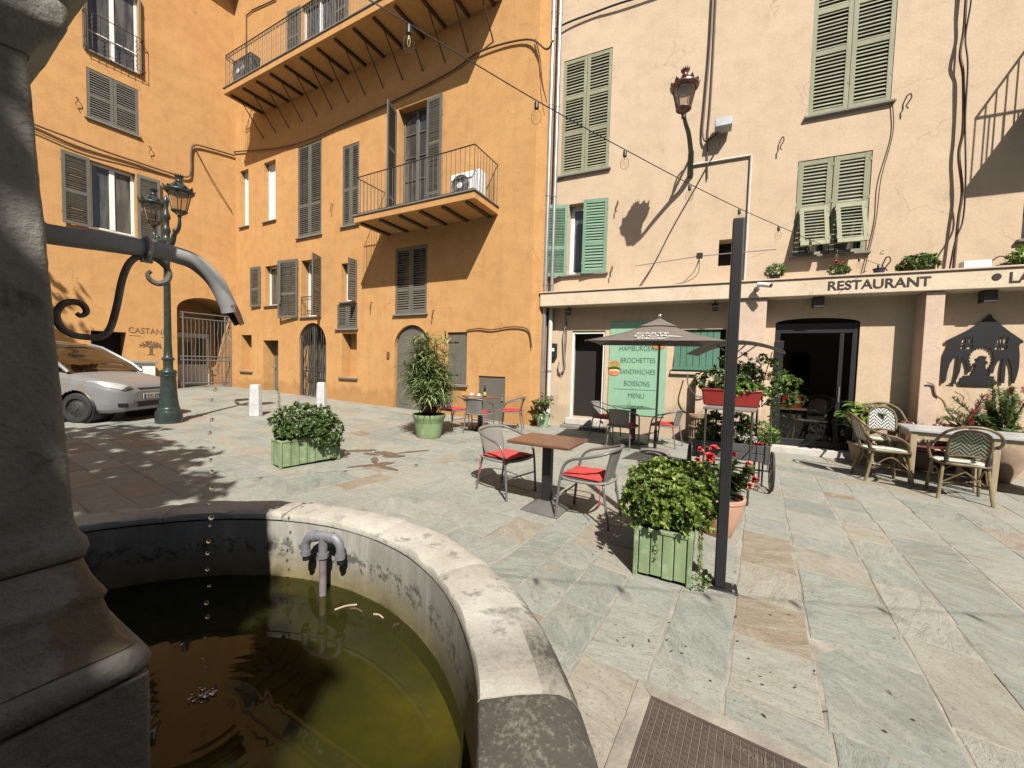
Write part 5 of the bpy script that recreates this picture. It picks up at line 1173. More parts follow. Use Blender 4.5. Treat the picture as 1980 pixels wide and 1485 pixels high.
for s in (-1, 1):
    nosepatch("fog_light", 'black', [(s*.52, .37), (s*.66, .38), (s*.65, .30), (s*.54, .29)], .004)
    nosepatch("headlight", 'white', [(s*.42, .66), (s*.58, .63), (s*.735, .70), (s*.775, .80), (s*.70, .805), (s*.52, .745)], .006)
    nosepatch("headlight_lens", 'headlight', [(s*.41, .66), (s*.58, .625), (s*.74, .695), (s*.782, .805), (s*.70, .812), (s*.515, .75)], .016)
pl = MB().box(0, .012, -.26, .26, -.055, .055).build("number_plate", 'plate', CA, T(.012, 0, .49), bevel=.004)
text("lettering", "CC-570-F", 'black', pl, Matrix(((0, -1, 0, .0135), (1, 0, 0, .0), (0, 0, 1, -.036), (0, 0, 0, 1))), .36, .072, .002)
MB().box(.0122, .0135, -.255, -.215, -.05, .05).build("plate_band", 'blueplate', pl)
for wx in wheels:
    for s in (-1, 1):
        X = T(-wx, s*.72, .285) @ RX(R(90)*s*-1 if False else R(90 if s < 0 else -90))
        wv = MB().lathe([(.17, -.09), (.265, -.095), (.285, -.07), (.288, 0), (.285, .07), (.262, .092), (.185, .09)], 36, cap=False).build("wheel", 'rubber', CA, X)
        m_ = MB(); m_.lathe([(.19, .085), (.18, .05), (.13, .055), (.11, .075), (.06, .08), (.05, .095), (0, .098)], 30, cap=False)
        for k in range(10): a = k*math.pi/5; m_.lathe([(0, 0), (.018, 0), (.018, .012), (0, .012)], 8, 0, T(.155*math.cos(a), .155*math.sin(a), .048))
        m_.build("rim", 'hub', wv)
for s in (-1, 1): MB().box(-1.25, -1.13, s*.80-.06, s*.80+.10*s+.06, .96, 1.09).build("wing_mirror", 'silver', CA, bevel=.03)

# ================================================================== planters and their plants
def planter_box(X, L, Wd, H, lab, nl, ne, mat='greenwood'):
    """slatted wooden trough: x length, y width"""
    o = thing("planter_box", lab, "planter", X, "green wooden planters on the square"); ps = .034
    for n_, x0, x1, y, ax in ((nl, -L/2, L/2, -Wd/2, 'x'), (nl, -L/2, L/2, Wd/2, 'x'), (ne, -Wd/2, Wd/2, -L/2, 'y'), (ne, -Wd/2, Wd/2, L/2, 'y')):
        mb = MB(); w_ = (x1-x0-2*ps)/n_
        for i in range(n_):
            a, b = x0+ps*.6+i*(w_+ps*.8/n_)+.003, x0+ps*.6+(i+1)*(w_+ps*.8/n_)-.003; t0 = .024; zo = random.uniform(0, .012)
            if ax == 'x': mb.box(a, b, y-t0/2, y+t0/2, .02+zo, H-.025)
            else: mb.box(y-t0/2, y+t0/2, a, b, .02+zo, H-.025)
        mb.build("slat_panel", mat, o, smooth=0, bevel=.004, seg=1)
    for sx in (-1, 1):
        for sy in (-1, 1): MB().box(sx*L/2-ps/2, sx*L/2+ps/2, sy*Wd/2-ps/2, sy*Wd/2+ps/2, 0, H).build("corner_post", mat, o, smooth=0, bevel=.005, seg=1)
    mb = MB()
    for s in (-1, 1): mb.box(-L/2+ps/2, L/2-ps/2, s*Wd/2-.02, s*Wd/2+.02, H-.028, H+.003); mb.box(s*L/2-.02, s*L/2+.02, -Wd/2+ps/2, Wd/2-ps/2, H-.026, H+.001)
    mb.build("top_rail", mat, o, smooth=0, bevel=.004, seg=1)
    MB().box(-L/2+.02, L/2-.02, -Wd/2+.02, Wd/2-.02, .03, H-.06).build("soil", 'soil', o)
    return o
# near planter: its short end faces us
e1, e2 = Vector((.945, 2.90)), Vector((1.305, 2.715)); ev = (e2-e1).normalized(); bv = Vector((-ev.y, ev.x)); cB = (e1+e2)/2+bv*.42
aB = math.atan2(ev.y, ev.x)
PBX = place(cB.x, cB.y, aB+math.pi/2)
planter_box(PBX, .80, .37, .375, "green slatted planter near the black post with its short end towards us", 8, 4)
def shrub(name, X, lab, cat, fns, L, W, mat, n=8, spread=1.15, droop=.15, stems=(), group=None, extra=(), mats=None):
    o = thing(name, lab, cat, X, group)
    if stems:
        mb = MB()
        for a, b in stems:
            a, b = Vector(a), Vector(b); m_ = (a+b)/2+Vector((random.uniform(-.03, .03), random.uniform(-.03, .03), .02)); mb.tube(crom([a, m_, b], 4), [.012-.001*i for i in range(9)] if (b-a).length > .1 else .006, 5)
        mb.build("stem", 'stem', o)
    mb = MB()
    for fn, cnt in fns: crown(mb, fn, cnt, n, L, W, spread, 0, droop)
    for f in extra: f(mb)
    mb.build("foliage", mats or mat, o, smooth=0); return o
st_ = [((random.uniform(-.3, .3), random.uniform(-.1, .1), .28), (random.uniform(-.42, .42), random.uniform(-.28, .28), random.uniform(.5, .75))) for _ in range(24)]
shrub("shrub", PBX, "dense glossy green shrub spilling over the near planter", "shrub",
      [(ell((-.0, .0, .535), .47, .34, .25, None, .14, 1.0, -.75, .78), 560), (ell((-.2, .0, .50), .31, .34, .21, None, .2, 4.0, -.6, .74), 160), (ell((0, 0, .52), .40, .28, .2, None, .1, 2, -.9, .3), 150)], .052, .022, 'leafA', 9, 1.15, .12, st_)
iv = thing("ivy", "trailing pale ivy hanging down the corner of the near planter", "plant", PBX)
mb = MB(); r5 = random.Random(6)
for k in range(16):
    y0 = -.20-.012; x0 = -.38+r5.uniform(-.02, .35); z = .40; xx = x0
    while z > r5.uniform(.0, .14):
        z -= .018; xx += r5.uniform(-.012, .012); yy = y0-.012-r5.random()*.02-(.38-z)*.04
        leaf(mb, Vector((xx, yy, z)), Vector((r5.uniform(-1, 1), -.5, r5.uniform(-.8, .1))), Vector((0, -1, .2)), .024, .018, 0, .1)
for k in range(60): leaf(mb, Vector((-.40+r5.uniform(-.05, .25), -.22-r5.random()*.10, .012+r5.random()*.04)), rv()*.6+Vector((0, -.3, .1)), Vector((0, 0, 1)), .026, .02)
for k in range(16): leaf(mb, Vector((-.416, .045+r5.uniform(-.022, .022), .13+r5.random()*.13)), rv(), Vector((-1, 0, 0)), .026, .018)
mb.build("foliage", 'leafG', iv, smooth=0)
# the second planter, further back
f1, f2 = Vector((-3.00, 5.09)), Vector((-2.50, 5.70)); lv = (f2-f1).normalized(); nv = Vector((-lv.y, lv.x)); c2 = (f1+f2)/2+nv*.145
P2X = place(c2.x, c2.y, math.atan2(lv.y, lv.x))
planter_box(P2X, .78, .26, .37, "green slatted planter with a bushy hedge alone on the paving by the fountain", 7, 2)
def sprig(mb):
    p = Vector((-.33, .02, .6)); d = Vector((-.10, 0, 1))
    for i in range(26):
        p = p+d*.018+Vector((math.sin(i*.5)*.003, 0, 0))
        for s in (0, 2, 4): leaf(mb, p, Vector((math.cos(i+s), math.sin(i+s), .4)), Vector((0, 0, 1)), .045-.0008*i, .016)
shrub("shrub", P2X, "bushy small leaved hedge with one tall sprig, in the planter by the fountain", "shrub",
      [(ell((-.03, 0, .55), .41, .29, .27, None, .15, 7.0, -.7, .76), 620), (ell((.17, -.10, .43), .25, .24, .24, None, .2, 9.0, -.95, .74), 330), (ell((0, 0, .5), .38, .22, .2, None, .1, 2, -.9, .3), 160)], .046, .018, 'leafB', 8, 1.2, .1,
      [((random.uniform(-.3, .3), 0, .28), (random.uniform(-.4, .4), random.uniform(-.2, .2), .6)) for _ in range(14)], None, (sprig,))

def pot(name, X, lab, prof, mat, cat="plant pot", group=None, soilz=None, soilr=None, n=40):
    o = thing(name, lab, cat, X, group); MB().lathe(prof, n, cap=False).build("body", mat, o)
    if soilz is not None: MB().lathe([(0, soilz+.012), (soilr*.6, soilz+.008), (soilr, soilz), (soilr, soilz-.02), (0, soilz-.02)], 28, cap=False).build("soil", 'soil', o)
    return o
bpX = place(-1.62, 7.72, .4)
pot("plant_pot", bpX, "big light green pot with a broad rim, holding the oleander", [(0, .0), (.225, 0), (.235, .02), (.275, .28), (.285, .31), (.29, .315), (.295, .36), (.315, .38), (.325, .43), (.325, .455), (.30, .455), (.295, .40), (0, .40)], 'greenpot', soilz=.41, soilr=.295)
ol = thing("oleander", "tall oleander with long narrow leaves growing in the big green pot", "plant", bpX)
mb = MB(); tips = []; r6 = random.Random(12)
for k in range(72):
    a = r6.uniform(0, 6.28); rr_ = r6.uniform(0, .16); b = Vector((rr_*math.cos(a), rr_*math.sin(a), .42)); h_ = r6.uniform(.45, 1.52); sp_ = r6.uniform(.05, .38)*(1-.35*(h_/1.5))
    t_ = b+Vector((math.cos(a)*sp_-.02, math.sin(a)*sp_, h_)); m_ = (b+t_)/2+Vector((math.cos(a), math.sin(a), 0))*.02; c_ = crom([b, m_, t_], 6); mb.tube(c_, .007, 5); tips.append((c_, t_))
mb.build("stem", 'stem', ol)
mb = MB()
for c_, t_ in tips:
    for lv_ in range(4):
        p = c_[min(len(c_)-1, len(c_)-1-lv_*2)]; rosette(mb, p, Vector((t_.x*.6, t_.y*.6, 1)), 11, .30, .026, 1.45, 0, .55, .35)
mb.build("foliage", 'leafC', ol, smooth=0)
spX = place(.78, 9.62, .2)
pot("plant_pot", spX, "small pale green pot by the corner of the orange house", [(0, 0), (.125, 0), (.13, .01), (.165, .30), (.175, .305), (.178, .34), (.165, .34), (.16, .30), (0, .30)], 'palegreenpot', soilz=.31, soilr=.16)
rb = thing("rubber_plant", "rubber plant with broad leaves in the small pale green pot", "plant", spX)
mb = MB(); lf_ = MB(); r7 = random.Random(21)
for k in range(9):
    a = k*.75; b = Vector((.04*math.cos(a), .04*math.sin(a), .3)); t_ = Vector((r7.uniform(.1, .33)*math.cos(a), r7.uniform(.1, .33)*math.sin(a), r7.uniform(.45, .95))); c_ = crom([b, (b+t_)/2+Vector((0, 0, .06)), t_], 5); mb.tube(c_, .008, 5)
    for i, p in enumerate(c_[3:]):
        for q in range(1): leaf(lf_, p, Vector((math.cos(i*2.4+k), math.sin(i*2.4+k), r7.uniform(-.2, .5))), Vector((0, 0, 1)), r7.uniform(.14, .21), .085, 0, .12, .25)
for k in range(16): a = r7.uniform(0, 6.28); leaf(lf_, Vector((.14*math.cos(a), .14*math.sin(a), .33)), Vector((math.cos(a), math.sin(a), -.35)), Vector((0, 0, 1)), .18, .085, 0, .12, .4)
mb.build("stem", 'stem', rb); lf_.build("foliage", 'leafD', rb, smooth=0)
# terracotta pot with roses beside the black post
tcX = place(2.02, 3.72, 0)
pot("plant_pot", tcX, "bulging terracotta pot of red roses just behind the black post", [(0, 0), (.11, 0), (.12, .01), (.175, .16), (.205, .29), (.212, .34), (.222, .345), (.224, .375), (.20, .378), (.195, .33), (0, .33)], 'terracotta', soilz=.345, soilr=.195)
ro = thing("rose_bush", "rose bush with red and coral blooms in the terracotta pot", "plant", tcX)
mb = MB(); lf_ = MB(); fl = MB(); r8 = random.Random(2)
for k in range(13):
    a = r8.uniform(0, 6.28); rr_ = r8.uniform(.03, .28); t_ = Vector((rr_*math.cos(a), rr_*math.sin(a), r8.uniform(.48, .74))); b = Vector((.05*math.cos(a), .05*math.sin(a), .34)); c_ = crom([b, (b+t_)/2+Vector((0, 0, .03)), t_], 5); mb.tube(c_, .006, 5)
    for p in c_[2:]: rosette(lf_, p, Vector((math.cos(a)*.4, math.sin(a)*.4, 1)), 7, .075, .042, 1.5, 0, .25)
for (x, y, z, r_, mi) in ((-.16, -.1, .90, .07, 0), (-.08, .0, .96, .06, 0), (-.2, .05, .83, .05, 0), (.20, -.1, .84, .055, 2), (.24, -.05, .80, .045, 2), (.14, .05, .90, .045, 1), (.27, -.1, .62, .05, 1), (.15, -.22, .60, .05, 2), (.30, .0, .64, .04, 1), (-.22, -.02, .95, .045, 0)): 
    fl = MB(); flower(fl, Vector((x, y, z-.14 if z > .7 else z-.06)), Vector((x, y-.3, .8)), r_*.85, 0, 18); fl.build("bloom", ('petalred', 'petaldeep', 'petalpink')[mi], ro, smooth=0)
mb.build("stem", 'stem', ro); lf_.build("foliage", 'leafF', ro, smooth=0)

# ================================================================== café chairs and tables
def cafe_chair(X, lab, group, turn=0.0):
    o = thing("cafe_chair", lab, "chair", X, group); r = .0125
    loop = [(-.262, .245, 0), (-.262, .228, .22), (-.264, .205, .43), (-.27, .165, .56), (-.277, .09, .628), (-.283, -.03, .662), (-.272, -.17, .70), (-.215, -.268, .735), (-.11, -.315, .752), (0, -.325, .756)]
    full = loop+[(-x, y, z) for x, y, z in loop[-2::-1]]
    MB().tube(crom(full, 6), r*1.1, 10).build("arm_frame", 'greymetal', o)
    back = [(-.225, -.285, 0), (-.215, -.25, .2), (-.205, -.222, .36), (-.185, -.212, .405), (-.13, -.208, .418), (0, -.207, .418)]
    MB().tube(crom(back+[(-x, y, z) for x, y, z in back[-2::-1]], 5), r, 10).build("rear_legs", 'greymetal', o)
    mb = MB(); mb.tube([(-.262, .226, .235), (.262, .226, .235)], r*.75, 6); mb.tube([(-.262, .21, .41), (-.2, .2, .41), (.2, .2, .41), (.262, .21, .41)], r*.8, 6)
    for s in (-1, 1): mb.tube([(s*.205, -.21, .415), (s*.22, .2, .415)], r*.8, 6); mb.tube([(s*.17, -.21, .41), (s*.178, -.235, .55), (s*.185, -.285, .735)], r*.8, 6)
    mb.build("seat_frame", 'greymetal', o)
    mb = MB(); nx, ny = 9, 9; vs = []
    for j in range(ny):
        for i in range(nx):
            u, v = -1+2*i/(nx-1), -1+2*j/(ny-1); vs.append((u*(.215-.02*(v < -.6)), .0+v*.215, .432-.012*(1-u*u)*(1-v*v)))
    m_ = len(vs); vs += [(x, y, z-.018) for x, y, z in vs]; fs = [(j*nx+i, j*nx+i+1, (j+1)*nx+i+1, (j+1)*nx+i) for j in range(ny-1) for i in range(nx-1)]; fs += [tuple(m_+k for k in f[::-1]) for f in fs]
    mb.add(vs, fs); rim = [(-.215, -.215, .426), (.215, -.215, .426), (.225, .21, .426), (-.225, .21, .426)]; mb.tube(crom(rim, 6, True), .014, 8, closed=True); mb.build("seat", 'greywicker', o, bevel=0)
    mb = MB(); vs = []; nx, nz = 13, 8
    for j in range(nz):
        t = j/(nz-1); z = .435+(.75-.435)*t; yb = -.215-.105*t**1.1; hw = .165+.03*t
        for i in range(nx): u = -1+2*i/(nx-1); vs.append((u*hw, yb+.045*u*u*t+.004, z-.012*u*u*t))
    m_ = len(vs); vs += [(x, y-.010, z) for x, y, z in vs]; fs = [(j*nx+i, j*nx+i+1, (j+1)*nx+i+1, (j+1)*nx+i) for j in range(nz-1) for i in range(nx-1)]; fs += [tuple(m_+k for k in f[::-1]) for f in fs]
    e_ = [i for i in range(nx)]; mb.add(vs, fs); mb.tube([vs[(nz-1)*nx+i] for i in range(nx)], .016, 8); mb.build("backrest", 'greywicker', o)
    return o
def cushion(X, lab, seed, group="red cushions on the café chairs"):
    o = thing("seat_cushion", lab, "cushion", X @ T(0, .0, .436), group); mb = MB(); n_ = 15; vs = []; q = Vector((seed*3.1, seed*1.7, 0))
    for j in range(n_):
        for i in range(n_):
            u, v = -1+2*i/(n_-1), -1+2*j/(n_-1); e_ = max(abs(u), abs(v)); puff = (1-u**4)*(1-v**4)
            fold = .022*math.exp(-((u*.8+v*.55-.1)/.16)**2)*puff; nz_ = noise.noise(Vector((u*2, v*2, 0))+q)*.014
            x, y = u*(.215-.012*(1-v*v)), v*(.215-.012*(1-u*u)); vs.append((x, y, .014+puff*(.026+nz_)+fold+.012*noise.noise(Vector((u, v, 1))+q)*(e_ > .9)))
    m_ = len(vs); vs += [(x, y, max(.0, .010-.006*(1-max(abs(x), abs(y))/.215))) for x, y, z in vs]
    fs = [(j*n_+i, j*n_+i+1, (j+1)*n_+i+1, (j+1)*n_+i) for j in range(n_-1) for i in range(n_-1)]; fs += [tuple(m_+k for k in f[::-1]) for f in fs]
    bd = [i for i in range(n_)]+[j*n_+n_-1 for j in range(1, n_)]+[(n_-1)*n_+i for i in range(n_-2, -1, -1)]+[j*n_ for j in range(n_-2, 0, -1)]
    fs += [(a, bd[(k+1) % len(bd)], bd[(k+1) % len(bd)]+m_, a+m_) for k, a in enumerate(bd)]
    mb.add(vs, fs); mb.build("pad", 'red', o, smooth=60)
    for s in (-1, 1):
        mb = MB()
        for k in (0, 1): mb.tube(crom([(s*.2, -.2+.41*(s > 0)*0, .008), (s*(.245+.01*k), -.225, -.05), (s*(.24-.012*k), -.22, -.14-.03*k), (s*(.25+.01*k), -.215, -.2-.02*k)], 4), .0032, 4)
        mb.build("tie", 'red', o)
    return o
def facing(bx, by, fx, fy, k=.5): return (bx+fx)/2, (by+fy)/2, math.atan2(fy-by, fx-bx)-math.pi/2
chairs = [(( .165, 4.495), (-.24, 4.85), "café chair with red cushion left of the brown table", "front brown table"), ((.59, 4.13), (1.04, 3.87), "café chair with red cushion right of the brown table", "x"),
          ((-1.08, 8.66), (-1.52, 9.0), "café chair left of the far table, beside the oleander", "x"), ((-.60, 8.72), (-.80, 8.14), "café chair with its back to us at the far table", "x"), ((-.22, 9.1), (.22, 9.05), "café chair right of the far table by the pale green pot", "x"),
          ((2.33, 8.62), (1.93, 8.95), "café chair in the shade left of the glass table", "x"), ((2.34, 7.90), (2.04, 7.42), "café chair with its back to us at the glass table", "x"), ((2.95, 8.22), (3.40, 7.84), "café chair in the sun right of the glass table", "x")]
for i, (f, b, lab, _) in enumerate(chairs):
    cx, cy, a = facing(b[0], b[1], f[0], f[1]); X = place(cx, cy, a)
    cafe_chair(X, lab, "grey café chairs"); cushion(X @ T(0, .01, 0) @ RZ(random.uniform(-.08, .08)), lab.replace("café chair with red cushion", "red cushion on the café chair").replace("café chair ", "red cushion on the café chair "), i+1.5)
def cafe_table(X, lab, top, half, h=.75, basecol='greymetal', tall=.0):
    o = thing("cafe_table", lab, "table", X, None)
    if top == 'wood': MB().box(-half, half, -half*.85, half*.85, h-.032, h).build("tabletop", 'wood', o, bevel=.008)
    elif top == 'glass': MB().box(-half, half, -half, half, h-.012, h).build("tabletop", 'tabglass', o, bevel=.004); 
    else: MB().lathe([(0, h-.03), (half, h-.03), (half+.005, h-.015), (half, h), (0, h)], 36, cap=False).build("tabletop", top, o)
    MB().box(-.048, .048, -.048, .048, .075, h-.033 if top != 'glass' else h-.013).build("column", 'black', o, bevel=.01)
    MB().frustum(.43, .43, .11, .11, .012, .10).box(-.215, .215, -.215, .215, 0, .0125).build("base", basecol, o, bevel=.006); return o
cafe_table(place(.405, 4.165, R(-29)), "square café table with a brown top in the middle of the square", 'wood', .345)
cafe_table(place(-.70, 8.86, .35), "dark café table by the orange wall carrying a bottle", 'wood', .36, basecol='black')
cafe_table(place(2.53, 8.12, .1), "green glass café table in the shade of the parasol", 'glass', .33, basecol='black')
tz = gz(-.7, 8.86)+.75
b = thing("beer_bottle", "brown beer bottle with a yellow label on the far café table", "bottle", T(-.60, 8.72, tz+.001)); MB().lathe([(0, 0), (.031, 0), (.032, .01), (.032, .14), (.026, .17), (.014, .205), (.012, .25), (.014, .252), (.014, .262), (0, .262)], 18, cap=False).build("body", 'beer', b); MB().lathe([(.0326, .03), (.0326, .115)], 18, cap=False).build("label", 'label', b)
for x, y, lab in ((-.92, 8.95, "white coffee cup at the left edge of the far table"), (-.74, 8.80, "white saucer and cup in the middle of the far table")):
    c_ = thing("coffee_cup", lab, "cup", T(x, y, tz+.001), "cups left on the far table"); MB().lathe([(0, 0), (.04, .002), (.065, .012), (.064, .016), (.04, .008), (0, .006)], 20, cap=False).build("saucer", 'white', c_); MB().lathe([(0, .008), (.022, .008), (.034, .03), (.038, .06), (.036, .06), (.03, .03), (0, .014)], 18, cap=False).tube(crom([(.036, 0, .05), (.055, 0, .045), (.05, 0, .025), (.033, 0, .022)], 4), .004, 5).build("cup", 'white', c_)
MB_ = MB().lathe([(0, 0), (.03, 0), (.034, .05), (.03, .10), (.033, .12), (.03, .12), (.026, .1), (.03, .05), (0, .01)], 16, cap=False).build("drinking_glass", 'glass', None, T(2.42, 8.05, gz(2.5, 8.1)+.751)); tag(MB_, "empty glass standing on the green glass table", "glass")

# ================================================================== parasol
PR = thing("parasol", "square taupe parasol with white lettering over the glass table", "parasol", place(2.70, 7.28, 0))
zr = gz(2.7, 7.28); C4 = [Vector((1.18, 6.50, 2.00)), Vector((3.02, 5.60, 1.985)), Vector((3.66, 7.44, 2.00)), Vector((1.72, 7.80, 2.00))]
C4 = [Vector((c.x-2.70, c.y-7.28, c.z-zr)) for c in C4]; cen4 = sum(C4, Vector())/4
ap = Vector((cen4.x*.1, cen4.y*.1, 2.455-zr))
def can(corners, apex, k0, k1, sag, nn=10, th_=.006):
    mb = MB(); 
    for i in range(4):
        a, b = corners[i], corners[(i+1) % 4]; vs = []; fs = []
        for r in range(nn+1):
            t = k0+(k1-k0)*r/nn
            for s in range(nn+1):
                u = s/nn; e_ = a*(1-u)+b*u; inn = (cen4-e_); inn.z = 0; p = apex+(e_-apex)*t
                p = p+inn*(.10*sag*4*u*(1-u)*t*t)+Vector((0, 0, -.05*math.sin(math.pi*t)*(1-.5*4*u*(1-u))*1.0)); vs.append(p)
        for r in range(nn):
            for s in range(nn): q = r*(nn+1)+s; fs.append((q, q+1, q+nn+2, q+nn+1))
        mb.add(vs, fs)
    return mb
cn = can(C4, ap, .20, 1.0, .35).build("canopy", 'taupe', PR, smooth=30); s_ = cn.modifiers.new("thick", 'SOLIDIFY'); s_.thickness = .004
ct = can(C4, ap+Vector((0, 0, .035)), 0.02, .31, .9).build("vent", 'taupe', PR, smooth=30); s_ = ct.modifiers.new("thick", 'SOLIDIFY'); s_.thickness = .004
MB().tube([(0, 0, .05), (0, 0, 2.44-zr)], .021, 14).build("pole", 'lid', PR); MB().tube([(0, 0, .04), (0, 0, .42)], .03, 12).build("sleeve", 'black', PR)
MB().lathe([(0, 0), (.27, 0), (.275, .02), (.25, .05), (.10, .075), (.05, .08), (0, .08)], 40, cap=False).build("base", 'sill', PR)
MB().ball((ap.x, ap.y, ap.z+.075), .035, 8).build("finial", 'chrome', PR)
for c in C4: MB().tube([ap+Vector((0, 0, -.05)), ap+(c-ap)*.5+Vector((0, 0, -.075)), c+Vector((0, 0, -.012))], .011, 6).build("rib", 'greymetal', PR)
for c in C4: MB().tube([Vector((0, 0, 1.98-zr)), ap+(c-ap)*.52+Vector((0, 0, -.085))], .009, 6).build("strut", 'greymetal', PR)
# lettering lies on the panel that faces us
a, b = C4[0], C4[1]; em = (a+b)/2; X_ = (b-a).normalized(); up_ = (ap-em); up_ = (up_-X_*up_.dot(X_)).normalized(); nn_ = up_.cross(X_)
if nn_.y > 0: nn_ = -nn_
def onp(sx, t, off=.018):
    p = ap+(em-ap)*t+Vector((0, 0, -.05*math.sin(math.pi*t)*.5))+(cen4-em)*0.0+X_*sx; p = p+Vector((cen4.x-em.x, cen4.y-em.y, 0))*(.10*.35*t*t)
    return Matrix(((X_.x, -nn_.x, up_.x, p.x+nn_.x*off), (X_.y, -nn_.y, up_.y, p.y+nn_.y*off), (X_.z, -nn_.z, up_.z, p.z+nn_.z*off), (0, 0, 0, 1)))
text("lettering", "CARTE", 'offwhite', PR, onp(-.02, .72), .50, .11, .003, bold=.006); text("lettering", "D'OR", 'offwhite', PR, onp(-.02, .855), .52, .11, .003, bold=.006); text("lettering", "Glacier", 'offwhite', PR, onp(.0, .985), .46, .12, .003, bold=.006, shear=.3)
mb = MB(); mb.tube([(0, 0, 0), (.12, 0, -.015), (.22, 0, -.05)], [.012, .009, .003], 6); mb.build("flourish", 'white', PR, onp(.24, .84))

# ================================================================== black post
o = thing("black_post", "tall black square steel post standing alone beside the near planter", "post", place(1.545, 2.785, R(-25)))
MB().box(-.035, .035, -.035, .035, .008, 2.62).build("shaft", 'black', o, bevel=.006)
MB().box(-.115, .115, -.075, .075, .0, .0085).build("base_plate", 'black', o, bevel=.003)
mb = MB()
for x in (-.085, .085): 
    for y in (-.05, .05): mb.lathe([(0, .009), (.012, .009), (.012, .018), (0, .019)], 6, 0, T(x, y, 0))
mb.build("bolt", 'zinc', o)
# ================================================================== planter cart and plant stand
aC = math.atan2(-.475, .88); CX = place(2.59, 5.48, aC)
o = thing("planter_cart", "dark grey wooden planter cart on spoked wheels before the glass door", "planter cart", CX)
mb = MB(); Wc, Dc = .86, .56
for y in (0, Dc):
    for z0, z1 in ((.385, .485), (.492, .60)): mb.box(0, Wc, y-.012, y+.012, z0, z1)
for x in (0, Wc):
    for z0, z1 in ((.385, .485), (.492, .60)): mb.box(x-.012, x+.012, .012, Dc-.012, z0, z1)
for x in (0, Wc):
    for y in (0, Dc): mb.box(x-.03, x+.03, y-.03, y+.03, .36, .612)
mb.box(0, Wc, 0, Dc, .38, .40); mb.build("box", 'greywood', o, smooth=0, bevel=.005, seg=1)
MB().box(.02, Wc-.02, .02, Dc-.02, .41, .57).build("soil", 'soil', o)
for x in (-.07, Wc+.07):
    mb = MB(); ang = [k*math.pi/14 for k in range(28)]
    mb.tube([(x, .12+.25*math.cos(a), .25+.25*math.sin(a)) for a in ang], .016, 6, closed=True); mb.tube([(x, .12+.07*math.cos(a), .25+.07*math.sin(a)) for a in ang], .010, 5, closed=True)
    w_ = mb.build("wheel", 'iron', o); mb = MB()
    for k in range(8):
        a = k*math.pi/4; mb.tube(crom([(x, .12+r*math.cos(a+b), .25+r*math.sin(a+b)) for r, b in ((.07, 0), (.13, .22), (.19, .1), (.245, -.12))], 4), .007, 4)
    mb.build("spokes", 'iron', w_)
mb = MB(); mb.tube([(-.09, .12, .25), (Wc+.09, .12, .25)], .012, 6)
for x in (.04, Wc-.04): mb.tube([(x, Dc-.03, 0), (x, Dc-.03, .38)], .014, 6); mb.tube([(x, .05, .05), (x, .05, .38)], .012, 6)
mb.tube([(.04, Dc-.03, .12), (Wc-.04, Dc-.03, .12)], .009, 5); mb.build("undercarriage", 'iron', o)
def clump(name, X, lab, cat, parts, blooms=(), group=None, stems=None):
    """small plant: parts = (fn, count, n, L, W, mat)"""
    p = thing(name, lab, cat, X, group); mats = [q[5] for q in parts]
    mb = MB()
    for i, (fn, cnt, n, L, W, mt) in enumerate(parts): crown(mb, fn, cnt, n, L, W, 1.3, i, .2)
    mb.build("foliage", mats, p, smooth=0)
    if blooms:
        for pos, ax, r, mt in blooms: fb = MB(); flower(fb, Vector(pos), Vector(ax), r, 0, 12); fb.build("bloom", mt, p, smooth=0)
    if stems:
        sb = MB()
        for a in stems: sb.tube(crom(a, 5), .006, 5)
        sb.build("stem", 'stem', p)
    return p
r9 = random.Random(31)
clump("flowering_plant", CX @ T(.52, .16, .58), "mound of white flowers in the planter cart", "plant", [(ell((0, 0, .02), .2, .12, .08), 40, 6, .05, .02, 'leafF')], [((r9.uniform(-.2, .2), r9.uniform(-.12, .1), r9.uniform(.06, .12)), (0, -.2, 1), .034, 'petalwhite') for _ in range(40)])
clump("leafy_plant", CX @ T(.24, .30, .58), "dark leafy plant at the left end of the planter cart", "plant", [(ell((0, 0, .14), .22, .2, .22), 120, 6, .07, .028, 'leafF'), (ell((-.05, -.1, .08), .2, .12, .14), 40, 6, .05, .02, 'leafE')], [((.1, -.1, .30), (0, -1, 1), .03, 'petalpink')])
clump("fern", CX @ T(.66, .42, .58), "feathery green plant spilling from the right end of the planter cart", "plant", [(ell((.08, 0, .12), .24, .17, .17), 110, 8, .085, .014, 'leafE'), (ell((-.15, .0, .22), .2, .15, .2), 70, 6, .06, .024, 'leafF')], [((.0, -.2, .22), (0, -1, .6), .035, 'petalred'), ((-.2, -.1, .36), (0, -1, .6), .03, 'petalpink')])
fl_ = MB(); flower(fl_, Vector((.78, .06, .60)), Vector((0, -.5, 1)), .05, 0, 16); flower(fl_, Vector((.72, .05, .60)), Vector((0, -.5, 1)), .04, 0, 14); tag(fl_.build("flower_cluster", 'petaldeep', None, CX, smooth=0), "small clump of crimson flowers in the right corner of the planter cart", "flowers")
